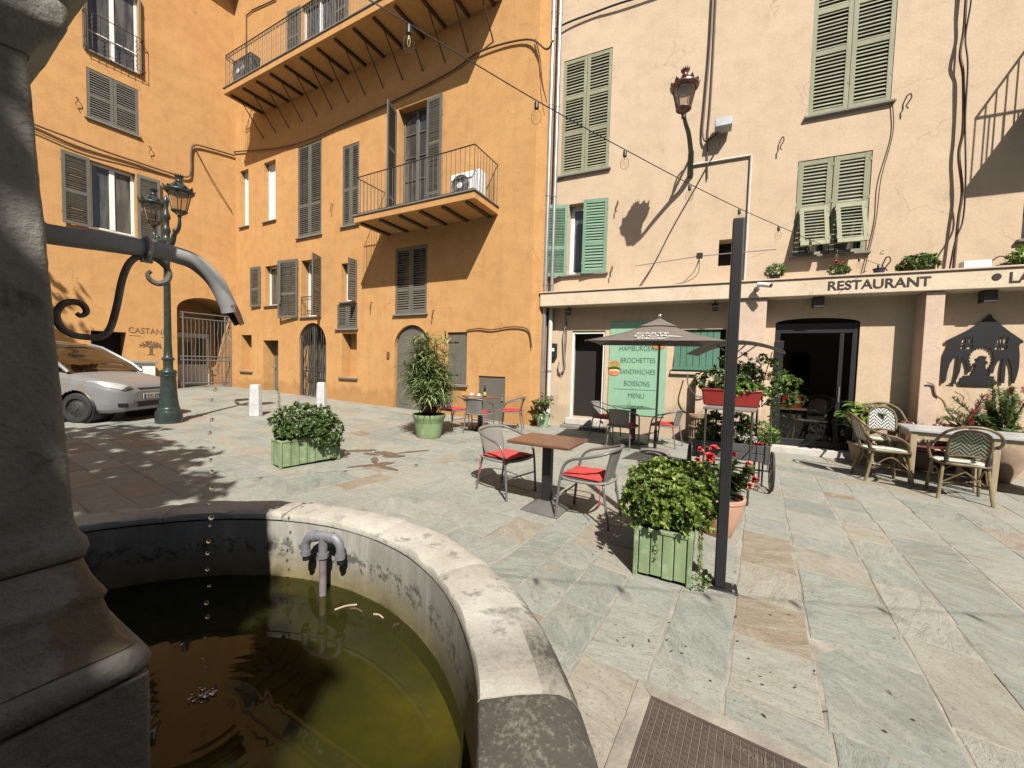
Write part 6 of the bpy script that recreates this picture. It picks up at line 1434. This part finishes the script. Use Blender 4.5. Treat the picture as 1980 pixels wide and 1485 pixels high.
# stand
aS = math.atan2(4.55-4.83, 2.80-2.40); SX = place(2.40, 4.83, aS)
o = thing("plant_stand", "grey iron plant stand with a shelf and small arched roof", "plant stand", SX)
mb = MB(); ws, ds_ = .49, .92
for x in (0, ws):
    for y in (0, ds_): mb.tube([(x, y, 0), (x, y, 1.10)], .013, 6)
    for z in (.30, .60): mb.tube([(x, 0, z), (x, ds_, z)], .009, 5)
for z in (.62, .30): mb.tube([(0, 0, z), (ws, 0, z)], .010, 5); mb.tube([(0, ds_, z), (ws, ds_, z)], .010, 5)
mb.tube([(ws/2, .5, 1.12), (ws/2, .5, 1.93)], .014, 8)
for s in (-1, 1): mb.tube([(ws/2, .5, 1.72), (ws/2+s*.22, .5, 1.90)], .008, 5); mb.tube([(ws/2, .5, 1.80), (ws/2+s*.1, .5, 1.91)], .008, 5); mb.tube([(ws/2, .5, 1.72), (ws/2, .5+s*.2, 1.92)], .008, 5)
mb.build("frame", 'iron', o)
MB().box(-.03, ws+.03, -.03, ds_+.03, 1.095, 1.125).build("shelf", 'sill', o, bevel=.006)
mb = MB()
for k in range(7):
    y = .17+k*.11; pts = [(ws/2-.52+1.04*u/10, y, 1.945-.16*((u-5)/5)**2*(1 if u < 5 else .8)) for u in range(11)]
    for (xa, ya, za), (xb, yb, zb) in zip(pts, pts[1:]): mb.add([(xa, ya-.04, za), (xb, ya-.04, zb), (xb, ya+.04, zb), (xa, ya+.04, za), (xa, ya-.04, za-.014), (xb, ya-.04, zb-.014), (xb, ya+.04, zb-.014), (xa, ya+.04, za-.014)], [(0, 1, 2, 3), (7, 6, 5, 4), (0, 4, 5, 1), (2, 6, 7, 3), (1, 5, 6, 2), (0, 3, 7, 4)])
mb.build("roof", 'iron', o, smooth=0)
rbX = SX @ T(.22, .34, 1.128) @ RZ(R(12))
o = thing("window_box", "dark red plastic window box on the shelf of the plant stand", "window box", rbX)
mb = MB(); mb.frustum(.60, .17, .66, .22, 0, .20).frustum(.68, .24, .68, .24, .185, .215); mb.build("body", 'redplastic', o, bevel=.012); MB().box(-.31, .31, -.09, .09, .19, .221).build("soil", 'soil', o)
clump("leafy_plant", rbX @ T(.03, -.0, .2), "bright green low plant in the front of the red window box", "plant", [(ell((.05, -.03, .03), .26, .1, .07), 110, 6, .05, .026, 'leafE')])
clump("leafy_plant", rbX @ T(-.12, .03, .2), "dark green taller plant at the back of the red window box", "plant", [(ell((0, .02, .10), .28, .13, .15), 110, 6, .065, .032, 'leafF'), (ell((.25, .05, .18), .2, .12, .16), 70, 6, .06, .03, 'leafB')], stems=[[(0, 0, 0), (.05, 0, .1), (.1, 0, .25)]])
o = clump("climbing_rose", SX @ T(.55, .62, 1.12), "leafy rose branches reaching right from the plant stand", "plant", [(ell((.02, 0, .36), .2, .16, .30), 70, 6, .055, .028, 'leafB'), (ell((.26, .05, .30), .12, .1, .16), 26, 6, .05, .028, 'leafE'), (ell((.2, 0, .12), .22, .1, .1), 36, 6, .055, .03, 'leafF'), (ell((.16, .15, -.25), .08, .08, .3), 16, 5, .05, .026, 'leafF')], stems=[[(0, 0, 0), (.1, 0, .15), (.2, 0, .25), (.32, .05, .36)], [(0, 0, 0), (0, 0, .3), (.08, 0, .7)], [(.1, -.05, .0), (.12, -.05, -.4), (.1, -.05, -.8)]])
o = thing("plant_pot", "small terracotta trough on the plant stand behind the red window box", "plant pot", SX @ T(.2, .72, 1.128)); MB().frustum(.30, .14, .34, .18, .0, .18, 0, T(0, 0, .2)).build("body", 'terracotta', o, bevel=.01); MB().box(-.12, .12, -.05, .05, 0, .2).build("foot", 'iron', o)
clump("russet_plant", SX @ T(.24, .72, 1.5), "russet feathery plant in the small trough under the arched roof", "plant", [(ell((.1, 0, .02), .28, .12, .10), 80, 8, .06, .010, 'reddish'), (ell((.0, 0, .16), .25, .12, .16), 60, 6, .055, .018, 'leafB')])
# wicker basket
o = thing("wicker_basket", "tall split cane basket against the peach wall beside the wooden hatch", "basket", place(4.02, 8.28, 0))
mb = MB(); mb.lathe([(.0, .0), (.185, 0), (.2, .05), (.215, .35), (.205, .60), (.195, .60), (.195, .35), (.18, .05), (0, .04)], 26, cap=False); mb.build("body", 'wicker', o, smooth=20)
mb = MB()
for k in range(26): a = k*6.2832/26; mb.tube([(.2*math.cos(a), .2*math.sin(a), .02), (.222*math.cos(a), .222*math.sin(a), .35), (.212*math.cos(a), .212*math.sin(a), .60)], .013, 5)
mb.build("canes", 'wicker', o); mb = MB()
for z, r in ((.16, .222), (.40, .232), (.60, .226), (.625, .222)): mb.tube([(r*math.cos(a), r*math.sin(a), z+.008*math.sin(3*a)) for a in [k*math.pi/14 for k in range(28)]], .017, 6, closed=True)
mb.build("bands", 'wicker', o)
mb = MB(); mb.tube(crom([(3.32, -.11, 1.47), (3.36, -.27, 1.2), (3.55, -.29, .98), (3.78, -.28, 1.1), (3.95, -.27, 1.48)], 10), .014, 6); tag(mb.build("chain", 'iron', None, WC), "sagging chain hanging on the low pier under the wooden hatch", "chain")

# ================================================================== terrace at the right
def bistro_chair(X, lab, back='chevron', group="rattan bistro chairs on the right terrace"):
    o = thing("bistro_chair", lab, "chair", X @ Matrix.Scale(1.1, 4), group)
    for s in (-1, 1):
        MB().tube(crom([(s*.235, .235, 0), (s*.215, .205, .25), (s*.205, .19, .44)], 5), [.019]*5+[.017]*6, 9).build("leg", 'bamboo', o)
        MB().tube(crom([(s*.225, -.275, 0), (s*.20, -.22, .25), (s*.185, -.19, .44)], 5), [.019]*5+[.017]*6, 9).build("leg", 'bamboo', o)
    mb = MB(); mb.tube(crom([(-.21, .2, .44), (0, .235, .44), (.21, .2, .44), (.225, 0, .44), (.19, -.2, .44), (0, -.225, .44), (-.19, -.2, .44), (-.225, 0, .44)], 5, True), .016, 8, closed=True)
    for s in (-1, 1):
        mb.tube(crom([(s*.215, .2, .2), (s*.21, 0, .36), (s*.19, -.2, .2)], 6), .009, 6); mb.tube(crom([(s*.20, .2, .2), (0, .21, .38)], 4), .009, 6); mb.tube(crom([(s*.19, -.2, .2), (0, -.21, .36)], 4), .009, 6)
        mb.tube([(s*.215, .19, .19), (-s*.19, -.20, .19)], .009, 6)
    mb.build("seat_frame", 'rattan', o)
    mb = MB(); vs = []; k = 24
    ring = [Vector(p) for p in crom([(-.2, .19, 0), (0, .222, 0), (.2, .19, 0), (.212, 0, 0), (.18, -.19, 0), (0, -.212, 0), (-.18, -.19, 0), (-.212, 0, 0)], 4, True)]
    n_ = len(ring); vs = [(p.x, p.y, .447) for p in ring]+[(p.x*.55, p.y*.55, .456) for p in ring]+[(0, 0, .457)]+[(p.x, p.y, .43) for p in ring]
    fs = [(i, (i+1) % n_, n_+(i+1) % n_, n_+i) for i in range(n_)]+[(n_+i, n_+(i+1) % n_, 2*n_) for i in range(n_)]+[(i, (i+1) % n_, 2*n_+1+(i+1) % n_, 2*n_+1+i) for i in range(n_)]+[tuple(range(2*n_+1, 3*n_+1))]
    mb.add(vs, fs); mb.build("seat", 'seatweave', o)
    lean = lambda z: -.20-.16*(z-.44)/.44
    inn = [(-.165, .46), (-.172, .62), (-.165, .74), (-.12, .835), (0, .875), (.12, .835), (.165, .74), (.172, .62), (.165, .46)]
    B3 = crom([(x, lean(z), z) for x, z in inn], 5); mb = MB(); mb.tube(B3, .017, 9); mb.tube(crom([(-.168, lean(.54), .54), (0, lean(.56), .56), (.168, lean(.54), .54)], 4), .014, 8); mb.build("back_frame", 'rattan', o)
    mb = MB(); out = [(-.225, .18, .45), (-.255, .15, .56), (-.268, .04, .64), (-.268, -.13, .68), (-.258, -.27, .745), (-.215, -.36, .84), (-.115, -.405, .905), (0, -.415, .925)]
    mb.tube(crom(out+[(-x, y, z) for x, y, z in out[-2::-1]], 6), .016, 9)
    for s in (-1, 1): mb.tube([(s*.228, .18, .45), (s*.21, .17, .43)], .013, 6)
    mb.build("arm_frame", 'rattan', o)
    poly = [(x, z) for x, z in [(p.x, p.z) for p in crom([(x, 0, z) for x, z in ((-.155, .565), (-.16, .64), (-.152, .735), (-.11, .82), (0, .858), (.11, .82), (.152, .735), (.16, .64), (.155, .565))], 4)]]
    mb = MB(); nn = len(poly); th = .012
    vs = [(x, lean(z)-th/2, z) for x, z in poly]+[(x, lean(z)+th/2, z) for x, z in poly]; mb.add(vs, [tuple(range(nn)), tuple(range(2*nn-1, nn-1, -1))]+[(i, (i+1) % nn, nn+(i+1) % nn, nn+i) for i in range(nn)]); mb.build("back_weave", back, o, smooth=0)
    mb = MB()
    for s in (-1, 1):
        for p, q in (((s*.188, -.195, .40), (s*.182, -.185, .47)), ((s*.207, .19, .40), (s*.205, .19, .46)), ((s*.168, lean(.5), .47), (s*.170, lean(.56), .56)), ((s*.267, -.1, .672), (s*.268, -.14, .68))): mb.tube([p, q], .0215, 8)
    mb.build("binding", 'binding', o); return o
bistro_chair(place(5.82, 6.08, math.atan2(-.36, .93)-math.pi/2), "rattan chair at the left end of the pale table, turned sideways", 'chevron')
bistro_chair(place(6.46, 6.73, math.atan2(-.8, -.5)-math.pi/2) @ Matrix.Diagonal((1, 1, 1.12, 1)), "rattan chair facing us with a bright white woven back, near the glass door", 'chevron')
bistro_chair(place(6.17, 5.34, math.atan2(.81, .59)-math.pi/2), "rattan chair with its back to us in front of the pale table", 'chevrongreen')
def long_table(X, L, D_, h, lab):
    o = thing("terrace_table", lab, "table", X, "pale wooden tables on the right terrace")
    MB().box(0, L, 0, D_, h-.035, h).build("tabletop", 'stonetop', o, bevel=.004)
    mb = MB(); e_ = .05; mb.box(e_, L-e_, e_-.012, e_+.012, h-.14, h-.037); mb.box(e_, L-e_, D_-e_-.012, D_-e_+.012, h-.14, h-.037); mb.box(e_-.012, e_+.012, e_+.012, D_-e_-.012, h-.139, h-.037); mb.box(L-e_-.012, L-e_+.012, e_+.012, D_-e_-.012, h-.139, h-.037); mb.build("apron", 'woodlt', o, smooth=0)
    for x in (e_+.015, L-e_-.015):
        for y in (e_+.015, D_-e_-.015): MB().frustum(.052, .052, .075, .075, 0, h-.037, 0, T(x, y, 0)).build("leg", 'woodlt', o, smooth=0, bevel=.004)
    return o
aT = math.atan2(-.59, .81)
TX = place(6.06, 5.95, aT); long_table(TX, .80, .90, .835, "left pale table with a grey stone top, chairs around it")
long_table(TX @ T(.83, 0, 0), 1.2, .90, .83, "right pale table with a grey stone top, running out of the picture")
bn = thing("leather_bench", "maroon buttoned leather seat behind the pale tables", "bench", place(7.45, 6.93, math.atan2(-.41954, .90774))); 
mb = MB()
for i in range(8): mb.tube([(-.37+i*.105, 0, z) for z in (.5, .76, .80, .83, .85, .86)], [.075, .075, .072, .06, .035, .01], 12)
mb.box(-.42, .42, -.06, .05, .45, .82); mb.build("backrest", 'maroon', bn, bevel=.02); MB().box(-.44, .44, -.45, .0, .36, .46).build("seat", 'maroon', bn, bevel=.04)
for x in (-.38, .38):
    for y in (-.40, -.04): MB().tube([(x*1.05, y*1.05, 0), (x, y, .36)], .02, 8).build("leg", 'maroon', bn)
gp = place(8.02, 6.42, 0)
pot("plant_pot", gp, "large bulbous stone pot behind the pale tables", [(0, 0), (.17, 0), (.18, .03), (.26, .2), (.36, .45), (.40, .62), (.39, .72), (.43, .745), (.43, .79), (.385, .79), (.36, .72), (0, .70)], 'pinkpot', soilz=.73, soilr=.36)
o = thing("flowering_shrub", "big shrub with crimson brush blooms in the large stone pot", "shrub", gp)
mb = MB(); fb = MB(); sb = MB(); r10 = random.Random(9)
for k in range(52):
    a = r10.uniform(0, 6.28); rr_ = r10.uniform(.1, .85); t_ = Vector((rr_*math.cos(a)*1.0-.14, rr_*math.sin(a)*.5-.05, r10.uniform(.85, 1.68)-rr_*.25)); b = Vector((.1*math.cos(a), .1*math.sin(a), .72)); c_ = crom([b, (b+t_)/2+Vector((0, 0, .05)), t_], 7); sb.tube(c_, .008, 5)
    for p in c_[4:]: rosette(mb, p, Vector((math.cos(a)*.5, math.sin(a)*.5, 1)), 9, .085, .016, 1.3, 0, .15)
bl = [(-.62, .02, 1.06), (-.52, -.05, 1.12), (-.42, -.02, 1.22), (-.36, -.1, 1.36), (.02, -.1, 1.44), (.10, -.12, 1.36), (.16, -.1, 1.28), (-.05, -.15, 1.5), (-.68, 0, 1.02), (.2, -.1, 1.5), (-.58, -.08, .98)]
for p in bl:
    fb = MB()
    for q in range(70):
        d = rv(); leaf(fb, Vector(p)+Vector((0, 0, r10.uniform(-.05, .05))), d+Vector((0, 0, .2)), rv(), r10.uniform(.03, .055), .006, 0, .1)
    fb.build("bloom", 'petaldeep', o, smooth=0)
sb.build("stem", 'stem', o); mb.build("foliage", 'leafB', o, smooth=0)
o = thing("driftwood_branch", "pale curving bare branch leaning by the wall next to the crimson shrub", "branch", place(7.55, 6.80, 0))
mb = MB(); mb.tube(crom([(.32, -.1, .62), (.12, -.05, .92), (.02, 0, 1.08), (-.05, .02, 1.25), (-.16, .05, 1.36), (-.20, .06, 1.52), (-.28, .08, 1.56)], 6), [.022-.0003*i for i in range(37)], 7); mb.tube(crom([(.30, -.1, .66), (.1, -.12, .82), (-.02, -.1, .88), (-.12, -.08, .98)], 6), .014, 6); mb.tube(crom([(.05, -.03, 1.02), (.15, -.06, 1.15), (.22, -.05, 1.32), (.12, 0, 1.42)], 6), .010, 6); mb.tube([(.32, -.1, .64), (.42, -.12, .0)], .024, 7); mb.build("branch", 'branch', o)
bp2 = place(6.62, 7.36, 0)
pot("plant_pot", bp2, "plain pot behind the white backed rattan chair", [(0, 0), (.15, 0), (.19, .32), (.21, .33), (.21, .37), (.18, .37), (.17, .3), (0, .3)], 'pinkpot', soilz=.32, soilr=.17)
o = thing("leafy_plant", "broad leaved green plant against the wall right of the glass door", "plant", bp2)
mb = MB(); sb = MB(); r11 = random.Random(14)
for k in range(26):
    a = r11.uniform(0, 6.28); rr_ = r11.uniform(.1, .52); t_ = Vector((rr_*math.cos(a), rr_*math.sin(a)*.55-.08, r11.uniform(.72, 1.12))); sb.tube(crom([(0, 0, .32), (t_.x*.4, t_.y*.4, .6), tuple(t_)], 5), .007, 5); 
    for q in range(5): leaf(mb, t_-Vector((t_.x, t_.y, .2))*.12*q, Vector((math.cos(a+q*2.1), math.sin(a+q*2.1), .15)), Vector((0, 0, 1)), r11.uniform(.16, .25), .10, 0, .12, .3)
sb.build("stem", 'stem', o); mb.build("foliage", 'leafE', o, smooth=0)

# ================================================================== flower pots and boxes on top of the band
BT = 3.397
def bandpot(u, lab_pot, lab_pl, cat, potmat, r, parts, blooms=(), h=.10):
    X = WC @ T(u, -.25, BT); o = thing("flower_pot", lab_pot, "flower pot", X, "flower pots on the lettered band"); MB().lathe([(0, 0), (r*.75, 0), (r*.95, h*.9), (r*1.03, h*.9), (r*1.03, h), (r*.9, h), (0, h*.8)], 20, cap=False).build("body", potmat, o)
    MB().lathe([(0, h*.9), (r*.88, h*.88), (r*.88, h*.8), (0, h*.8)], 16, cap=False).build("soil", 'soil', o)
    clump(cat.replace(" ", "_"), X @ T(0, 0, h), lab_pl, "plant", parts, blooms)
bandpot(4.84, "low dark pot at the left end of the band pots", "spiky green plant at the left end above the lettering", "leafy plant", 'black', .10, [(ell((0, 0, .08), .15, .12, .13), 60, 6, .07, .022, 'leafB')])
bandpot(5.86, "shallow dark pot holding the red geranium", "red geranium above the first letters", "geranium", 'black', .10, [(ell((0, 0, .06), .15, .12, .11), 70, 6, .055, .03, 'leafB')], [((-.05, -.02, .2), (0, -.5, 1), .05, 'petalred'), ((.06, -.02, .17), (0, -.5, 1), .045, 'petalred'), ((-.12, 0, .14), (0, -.5, 1), .03, 'petalred')], .07)
bandpot(6.45, "small dark blue pot with a bare twig", "bare twig in the small blue pot", "twig plant", 'bluepot', .09, [(ell((.03, 0, .28), .03, .03, .05), 5, 4, .04, .012, 'leafG')], (), .11)
bandpot(6.98, "shallow bowl holding the large leafy plant", "large bushy plant above the last letters", "leafy plant", 'iron', .15, [(ell((0, 0, .1), .27, .18, .14), 130, 6, .07, .034, 'leafB')], [((.2, -.1, .08), (0, -1, .6), .025, 'petaldeep'), ((-.2, -.1, .06), (0, -1, .6), .025, 'petaldeep')], .06)
bandpot(8.36, "pot at the far right end of the band", "broad green plant at the far right end of the band", "leafy plant", 'black', .12, [(ell((0, 0, .1), .22, .16, .15), 100, 6, .08, .03, 'leafE')], (), .08)
o = thing("white_box", "white plastic connection box standing on the band beside the cable bundle", "box", WC @ T(7.72, -.22, BT)); MB().box(-.17, .17, -.08, .08, 0, .14).build("body", 'white', o, bevel=.01); MB().tube(crom([(.17, 0, .1), (.3, 0, .2), (.45, .02, .12), (.5, .05, .0)], 5), .012, 6).build("wire", 'cablebrown', o)
# ================================================================== things seen through the glass door
t_ = thing("plank_table", "plank table on trestles inside the restaurant, behind the glass", "table", WC @ T(5.05, .50, .055)); MB().box(-.5, .62, 0, .6, .70, .74).build("tabletop", 'woodlt', t_); mb = MB()
for x in (-.3, .45): mb.tube([(x-.18, .1, 0), (x+.12, .1, .70)], .025, 5); mb.tube([(x+.18, .1, 0), (x-.12, .1, .70)], .025, 5); mb.tube([(x-.18, .5, 0), (x+.12, .5, .70)], .025, 5); mb.tube([(x+.18, .5, 0), (x-.12, .5, .70)], .025, 5)
mb.build("trestle", 'rattan', t_)
o = thing("drinks_crate", "bright red plastic crate on the table inside the restaurant", "crate", WC @ T(5.40, .72, .797)); mb = MB(); mb.box(-.17, .17, -.15, .15, 0, .02)
for y in (-.15, .138): mb.box(-.17, .17, y, y+.012, .02, .09); mb.box(-.17, .17, y, y+.012, .18, .28); mb.box(-.17, -.10, y+.001, y+.011, .09, .18); mb.box(.10, .17, y+.001, y+.011, .09, .18)
for x in (-.17, .158): mb.box(x, x+.012, -.138, .138, .02, .28)
mb.build("body", 'cratered', o, smooth=0)
o = MB().box(-.13, .13, -.12, .12, 0, .16).box(-.12, .12, -.11, .11, .163, .32).build("cardboard_box", 'cardboard', None, WC @ T(5.02, .75, .797), bevel=.004); tag(o, "brown cardboard box beside the red crate inside the restaurant", "box")
bistro_chair(WC @ T(5.78, .62, .055) @ RZ(R(150)), "rattan chair inside the restaurant behind the glass door", 'creamcloth', None)

# ================================================================== string of bulbs across the square
def bulbstring(lab, P0, dP, ks, zf, bulbs, cat="string lights"):
    o = thing("string_lights", lab, cat, I4); pts = []
    for k in ks: pts.append((P0[0]+dP[0]*k, P0[1]+dP[1]*k, zf(k)))
    MB().tube(crom(pts, 4), .0042, 5).build("cable", 'cable', o)
    first = None
    for k in bulbs:
        x, y, z = P0[0]+dP[0]*k, P0[1]+dP[1]*k, zf(k); X = T(x, y, z-.004)
        if first is None:
            s_ = MB().lathe([(0, 0), (.011, 0), (.016, -.012), (.017, -.055), (.013, -.058), (0, -.058)], 14, cap=False).build("socket", 'black', o, X)
            b_ = MB().lathe([(.012, -.056), (.016, -.065), (.028, -.082), (.0375, -.105), (.0385, -.125), (.033, -.146), (.02, -.16), (0, -.166)], 20, cap=False).build("bulb", 'glass', s_)
            mb = MB(); mb.tube(crom([(-.006, 0, -.075), (-.008, 0, -.11), (0, 0, -.13), (.008, 0, -.11), (.006, 0, -.075)], 4), .0016, 4); mb.tube([(0, 0, -.06), (0, 0, -.08)], .006, 6); mb.build("filament", 'label', b_); first = s_
        else:
            c_ = first.copy(); COL.objects.link(c_); c_.matrix_basis = X
            for ch in kids(first):
                d_ = ch.copy(); COL.objects.link(d_); d_.parent = c_
                for g_ in kids(ch): e_ = g_.copy(); COL.objects.link(e_); e_.parent = d_
    return o
zt = {0: 3.615, 1: 3.53, 2: 3.48, 3: 3.445, 4: 3.43, 5: 3.44, 6: 3.45, 7: 3.49}
def zmain(k):
    if k < 0: return 3.615+.075*(-k)+.012*k*k
    if k > 7: return 3.49+(k-7)*.045
    a = int(k); b = min(7, a+1); return zt[a]+(zt[b]-zt[a])*(k-a)
bulbstring("black string of clear bulbs crossing the square up to the peach wall", (-.6875, 2.5), (.815, .53375), [-5, -4, -3, -2, -1, 0, 1, 2, 3, 4, 5, 6, 7, 8, 9, 9.33], zmain, [-3, -2, -1, 0, 1, 2, 3, 4, 5, 6, 7, 8, 9])
bulbstring("second string of bulbs overhead behind the viewer", (.85, -.26), (.588, -.05), [-4, -3, -2, -1, 0, 1, 2, 3, 4, 5, 6, 7], lambda k: 3.4+.004*(k-2)**2, [-3, -2, -1, 0, 1, 2, 3, 4, 5, 6])

# ================================================================== manhole cover, stains and litter on the paving
mx = Vector((.848, -.53, 0)); my = Vector((.53, .848, 0))
MX = Matrix(((mx.x, my.x, 0, .70), (mx.y, my.y, 0, 1.79), (-.022*mx.x+.0077*mx.y, -.022*my.x+.0077*my.y, 1, gz(.70, 1.79)+.002), (0, 0, 0, 1)))
o = thing("manhole_cover", "square cast iron inspection cover with a waffle pattern in the foreground paving", "manhole cover", MX)
mb = MB(); S_ = .82; b_ = .075
N_ = 40
def wav(t, s): return .008*noise.noise(Vector((t*14, s, 0)))
for k in range(4):
    ang = [0, -math.pi/2, math.pi, math.pi/2][k]
    Xr = T(S_/2, -S_/2, 0) @ RZ(ang)
    vs = []
    for i in range(N_+1):
        t = i/N_; xo = -S_/2-b_+(S_+2*b_)*t; xi = -S_/2+S_*t; vs += [(xi, S_/2+.002, .004), (xo, S_/2+b_+wav(t, k), .004), (xo, S_/2+b_+.01+wav(t, k), -.012)]
    mb.add(vs, [(i*3+j, (i+1)*3+j, (i+1)*3+j+1, i*3+j+1) for i in range(N_) for j in range(2)], 0, Xr)
mb.build("mortar_surround", 'mortar', o, smooth=0)
mb = MB(); mb.box(0, S_, -S_, 0, -.01, .003); mb.box(-.0, S_, -.012, 0, .003, .0075); mb.box(0, .012, -S_, -.012, .003, .0075); mb.box(S_-.012, S_, -S_, -.012, .003, .0075)
cell = (S_-.03)/27
for i in range(27):
    for j in range(27):
        x, y = .016+i*cell, -.016-(j+1)*cell
        if (10 <= i <= 16 and 1 <= j <= 2) or (9 <= i <= 20 and 4 <= j <= 7): continue
        mb.box(x+.0045, x+cell-.0045, y+.0045, y+cell-.0045, .003, .0068)
mb.build("cover_plate", 'castiron', o, smooth=0)
mb = MB()
for i in range(28): x = .016+i*cell; mb.box(x-.0022, x+.0022, -S_+.014, -.014, .0031, .0048)
mb.build("worn_ribs", 'castlight', o, smooth=0)
text("lettering", "NITO", 'castlight', o, Matrix(((-1, 0, 0, .425), (0, 0, -1, -.053), (0, -1, 0, .0050), (0, 0, 0, 1))), .105, .028, .003, bold=.01)
for k in range(4): MB().lathe([(.0055, 0), (.0085, 0), (.0085, .003), (.0055, .003)], 16, 0, T(.318+k*.0135, -.050-k*.005, .0035), cap=False).build("ring_mark", 'castlight', o)
rl = random.Random(77); mb = MB()
for _ in range(70):
    x, y = rl.uniform(-.2, 3.6), rl.uniform(1.3, 4.2)
    if rl.random() < .5: x, y = rl.gauss(1.25, .35), rl.gauss(2.1, .35)
    if math.hypot(x-FX, y-FY) < 1.7: continue
    p = Vector((x, y, gz(x, y)+.003)); a = rl.uniform(0, 6.28); leaf(mb, p, Vector((math.cos(a), math.sin(a), rl.uniform(0, .3))), Vector((0, 0, 1)), rl.uniform(.008, .032), rl.uniform(.004, .012), 0, .15)
structure(mb.build("leaf_litter", 'litter', smooth=0), 'stuff')
mb = MB()
for (x, y, rx, ry, a) in ((-2.45, 6.30, .26, .09, .3), (-2.2, 6.12, .15, .07, -.4), (-1.98, 6.2, .24, .11, -.55), (-1.86, 6.05, .2, .08, .2), (-2.02, 5.80, .22, .05, -1.1), (-1.87, 5.55, .2, .09, .7), (-1.72, 5.40, .22, .05, -.5), (-2.1, 5.42, .16, .04, .6), (-1.62, 6.4, .3, .04, .6)):
    n_ = 34; vs = [(0, 0, .0045)]+[((rx*(1+.45*noise.noise(Vector((math.cos(6.283*i/n_)*2.2+x*5, math.sin(6.283*i/n_)*2.2, y*3))))*math.cos(6.283*i/n_)), ry*(1+.6*noise.noise(Vector((math.cos(6.283*i/n_)*3, math.sin(6.283*i/n_)*3, x*7))))*math.sin(6.283*i/n_), .004) for i in range(n_)]
    X = T(x, y, gz(x, y)) @ RZ(a); mb.add(vs, [(0, 1+i, 1+(i+1) % n_) for i in range(n_)], 0, X)
structure(mb.build("pavement_stain", 'darkgrate', smooth=0))
# ================================================================== trees that stand beside and behind us; only their shade reaches the picture
def tree(x, y, h, lab, blobs, seed):
    o = thing("shade_tree", lab, "tree", place(x, y)); rr_ = random.Random(seed); mb = MB(); c0 = Vector((blobs[0][0]-x, blobs[0][1]-y, blobs[0][2]))
    mb.tube(crom([(0, 0, -.1), (.1, 0, h*.3), (c0.x*.3, c0.y*.3, h*.55), (c0.x*.6, c0.y*.6, h*.8)], 6), [.22-.006*i for i in range(19)], 10)
    for bx_, by_, bz_, r_, *_r in blobs: mb.tube(crom([(c0.x*.3, c0.y*.3, h*.55), ((bx_-x)*.7+.1, (by_-y)*.7, bz_*.85), (bx_-x, by_-y, bz_)], 5), [.10-.008*i for i in range(11)], 7)
    mb.build("trunk", 'stem', o); mb = MB()
    for i, (bx_, by_, bz_, r_, cnt) in enumerate(blobs): crown(mb, ell((bx_-x, by_-y, bz_), r_, r_*.8, r_*.6, None, .3, seed+i*3.1, -1, .4), cnt, 6, .16, .12, 1.5, 0, .1)
    mb.build("crown", 'treeleaf', o, smooth=0)
tree(-5.4, -1.6, 6.0, "leafy tree beside the fountain, outside the picture at the left", [(-4.9, .2, 6.0, 1.05, 300), (-3.6, -.3, 5.8, .75, 150), (-5.9, 1.2, 6.2, .9, 110), (-3.2, -.9, 5.4, .6, 55), (-8.6, 2.2, 6.4, 1.0, 150), (-2.75, -.95, 5.7, .65, 120), (-3.5, .35, 6.0, .35, 16), (-3.3, -1.5, 5.6, .9, 120), (-2.3, -2.0, 5.5, .55, 50), (-4.3, -.9, 6.3, .9, 110), (-.62, -3.1, 5.5, .42, 75), (-1.75, -2.35, 5.6, .36, 50), (-1.0, -3.0, 5.6, .3, 40), (-.71, -2.05, 5.5, .2, 40), (-.60, -2.4, 5.5, .22, 44), (-.52, -2.75, 5.5, .24, 44), (-.92, -2.35, 5.6, .25, 40), (-.54, -3.2, 5.5, .24, 36), (-.46, -3.6, 5.5, .24, 36), (-1.12, -2.1, 5.5, .28, 40), (-1.0, -2.6, 5.5, .28, 40), (-.25, -3.35, 5.5, .5, 90), (-.75, -3.5, 5.6, .55, 90), (-.2, -4.1, 5.4, .55, 90), (-.85, -4.3, 5.5, .6, 90)], 3)  # crown lobes towards the pillar added and shaped to shade it
tree(-13.6, 5.4, 8.5, "leafy tree in front of the left wing, outside the picture", [(-13.6, 6.4, 8.6, 1.4, 200), (-14.2, 7.0, 7.6, 1.2, 150), (-13.0, 6.6, 7.0, .9, 110)], 8)
def backhouse(F, L, h, lab, n):  # unseen houses added to close the square and cut the skylight
    o = thing("house", lab, "house", F); ops = [op(1.5+i*(L-3)/n, 2.5+i*(L-3)/n, z, z+1.7, .25) for i in range(n) for z in (1.0, 4.2, 7.0) if z+1.8 < h]
    mb = MB(); wallgrid(mb, 0, L, -.3, h, ops); mb.box(0, L, .4, 4, -.3, h); mb.build("wall", ['cream', 'dark'], o, smooth=0); MB().box(-.3, L+.3, -.4, 4.3, h+.003, h+.25).build("roof", 'terracotta', o)
backhouse(frame(19, -10.2, -1, 0), 38, 9.4, "unseen cream house front across the square behind the viewer", 9)
backhouse(frame(14.2, 4.2, 0, -1), 14, 10.5, "unseen cream house front closing the square on the right", 4)
print("objects", len(bpy.data.objects))
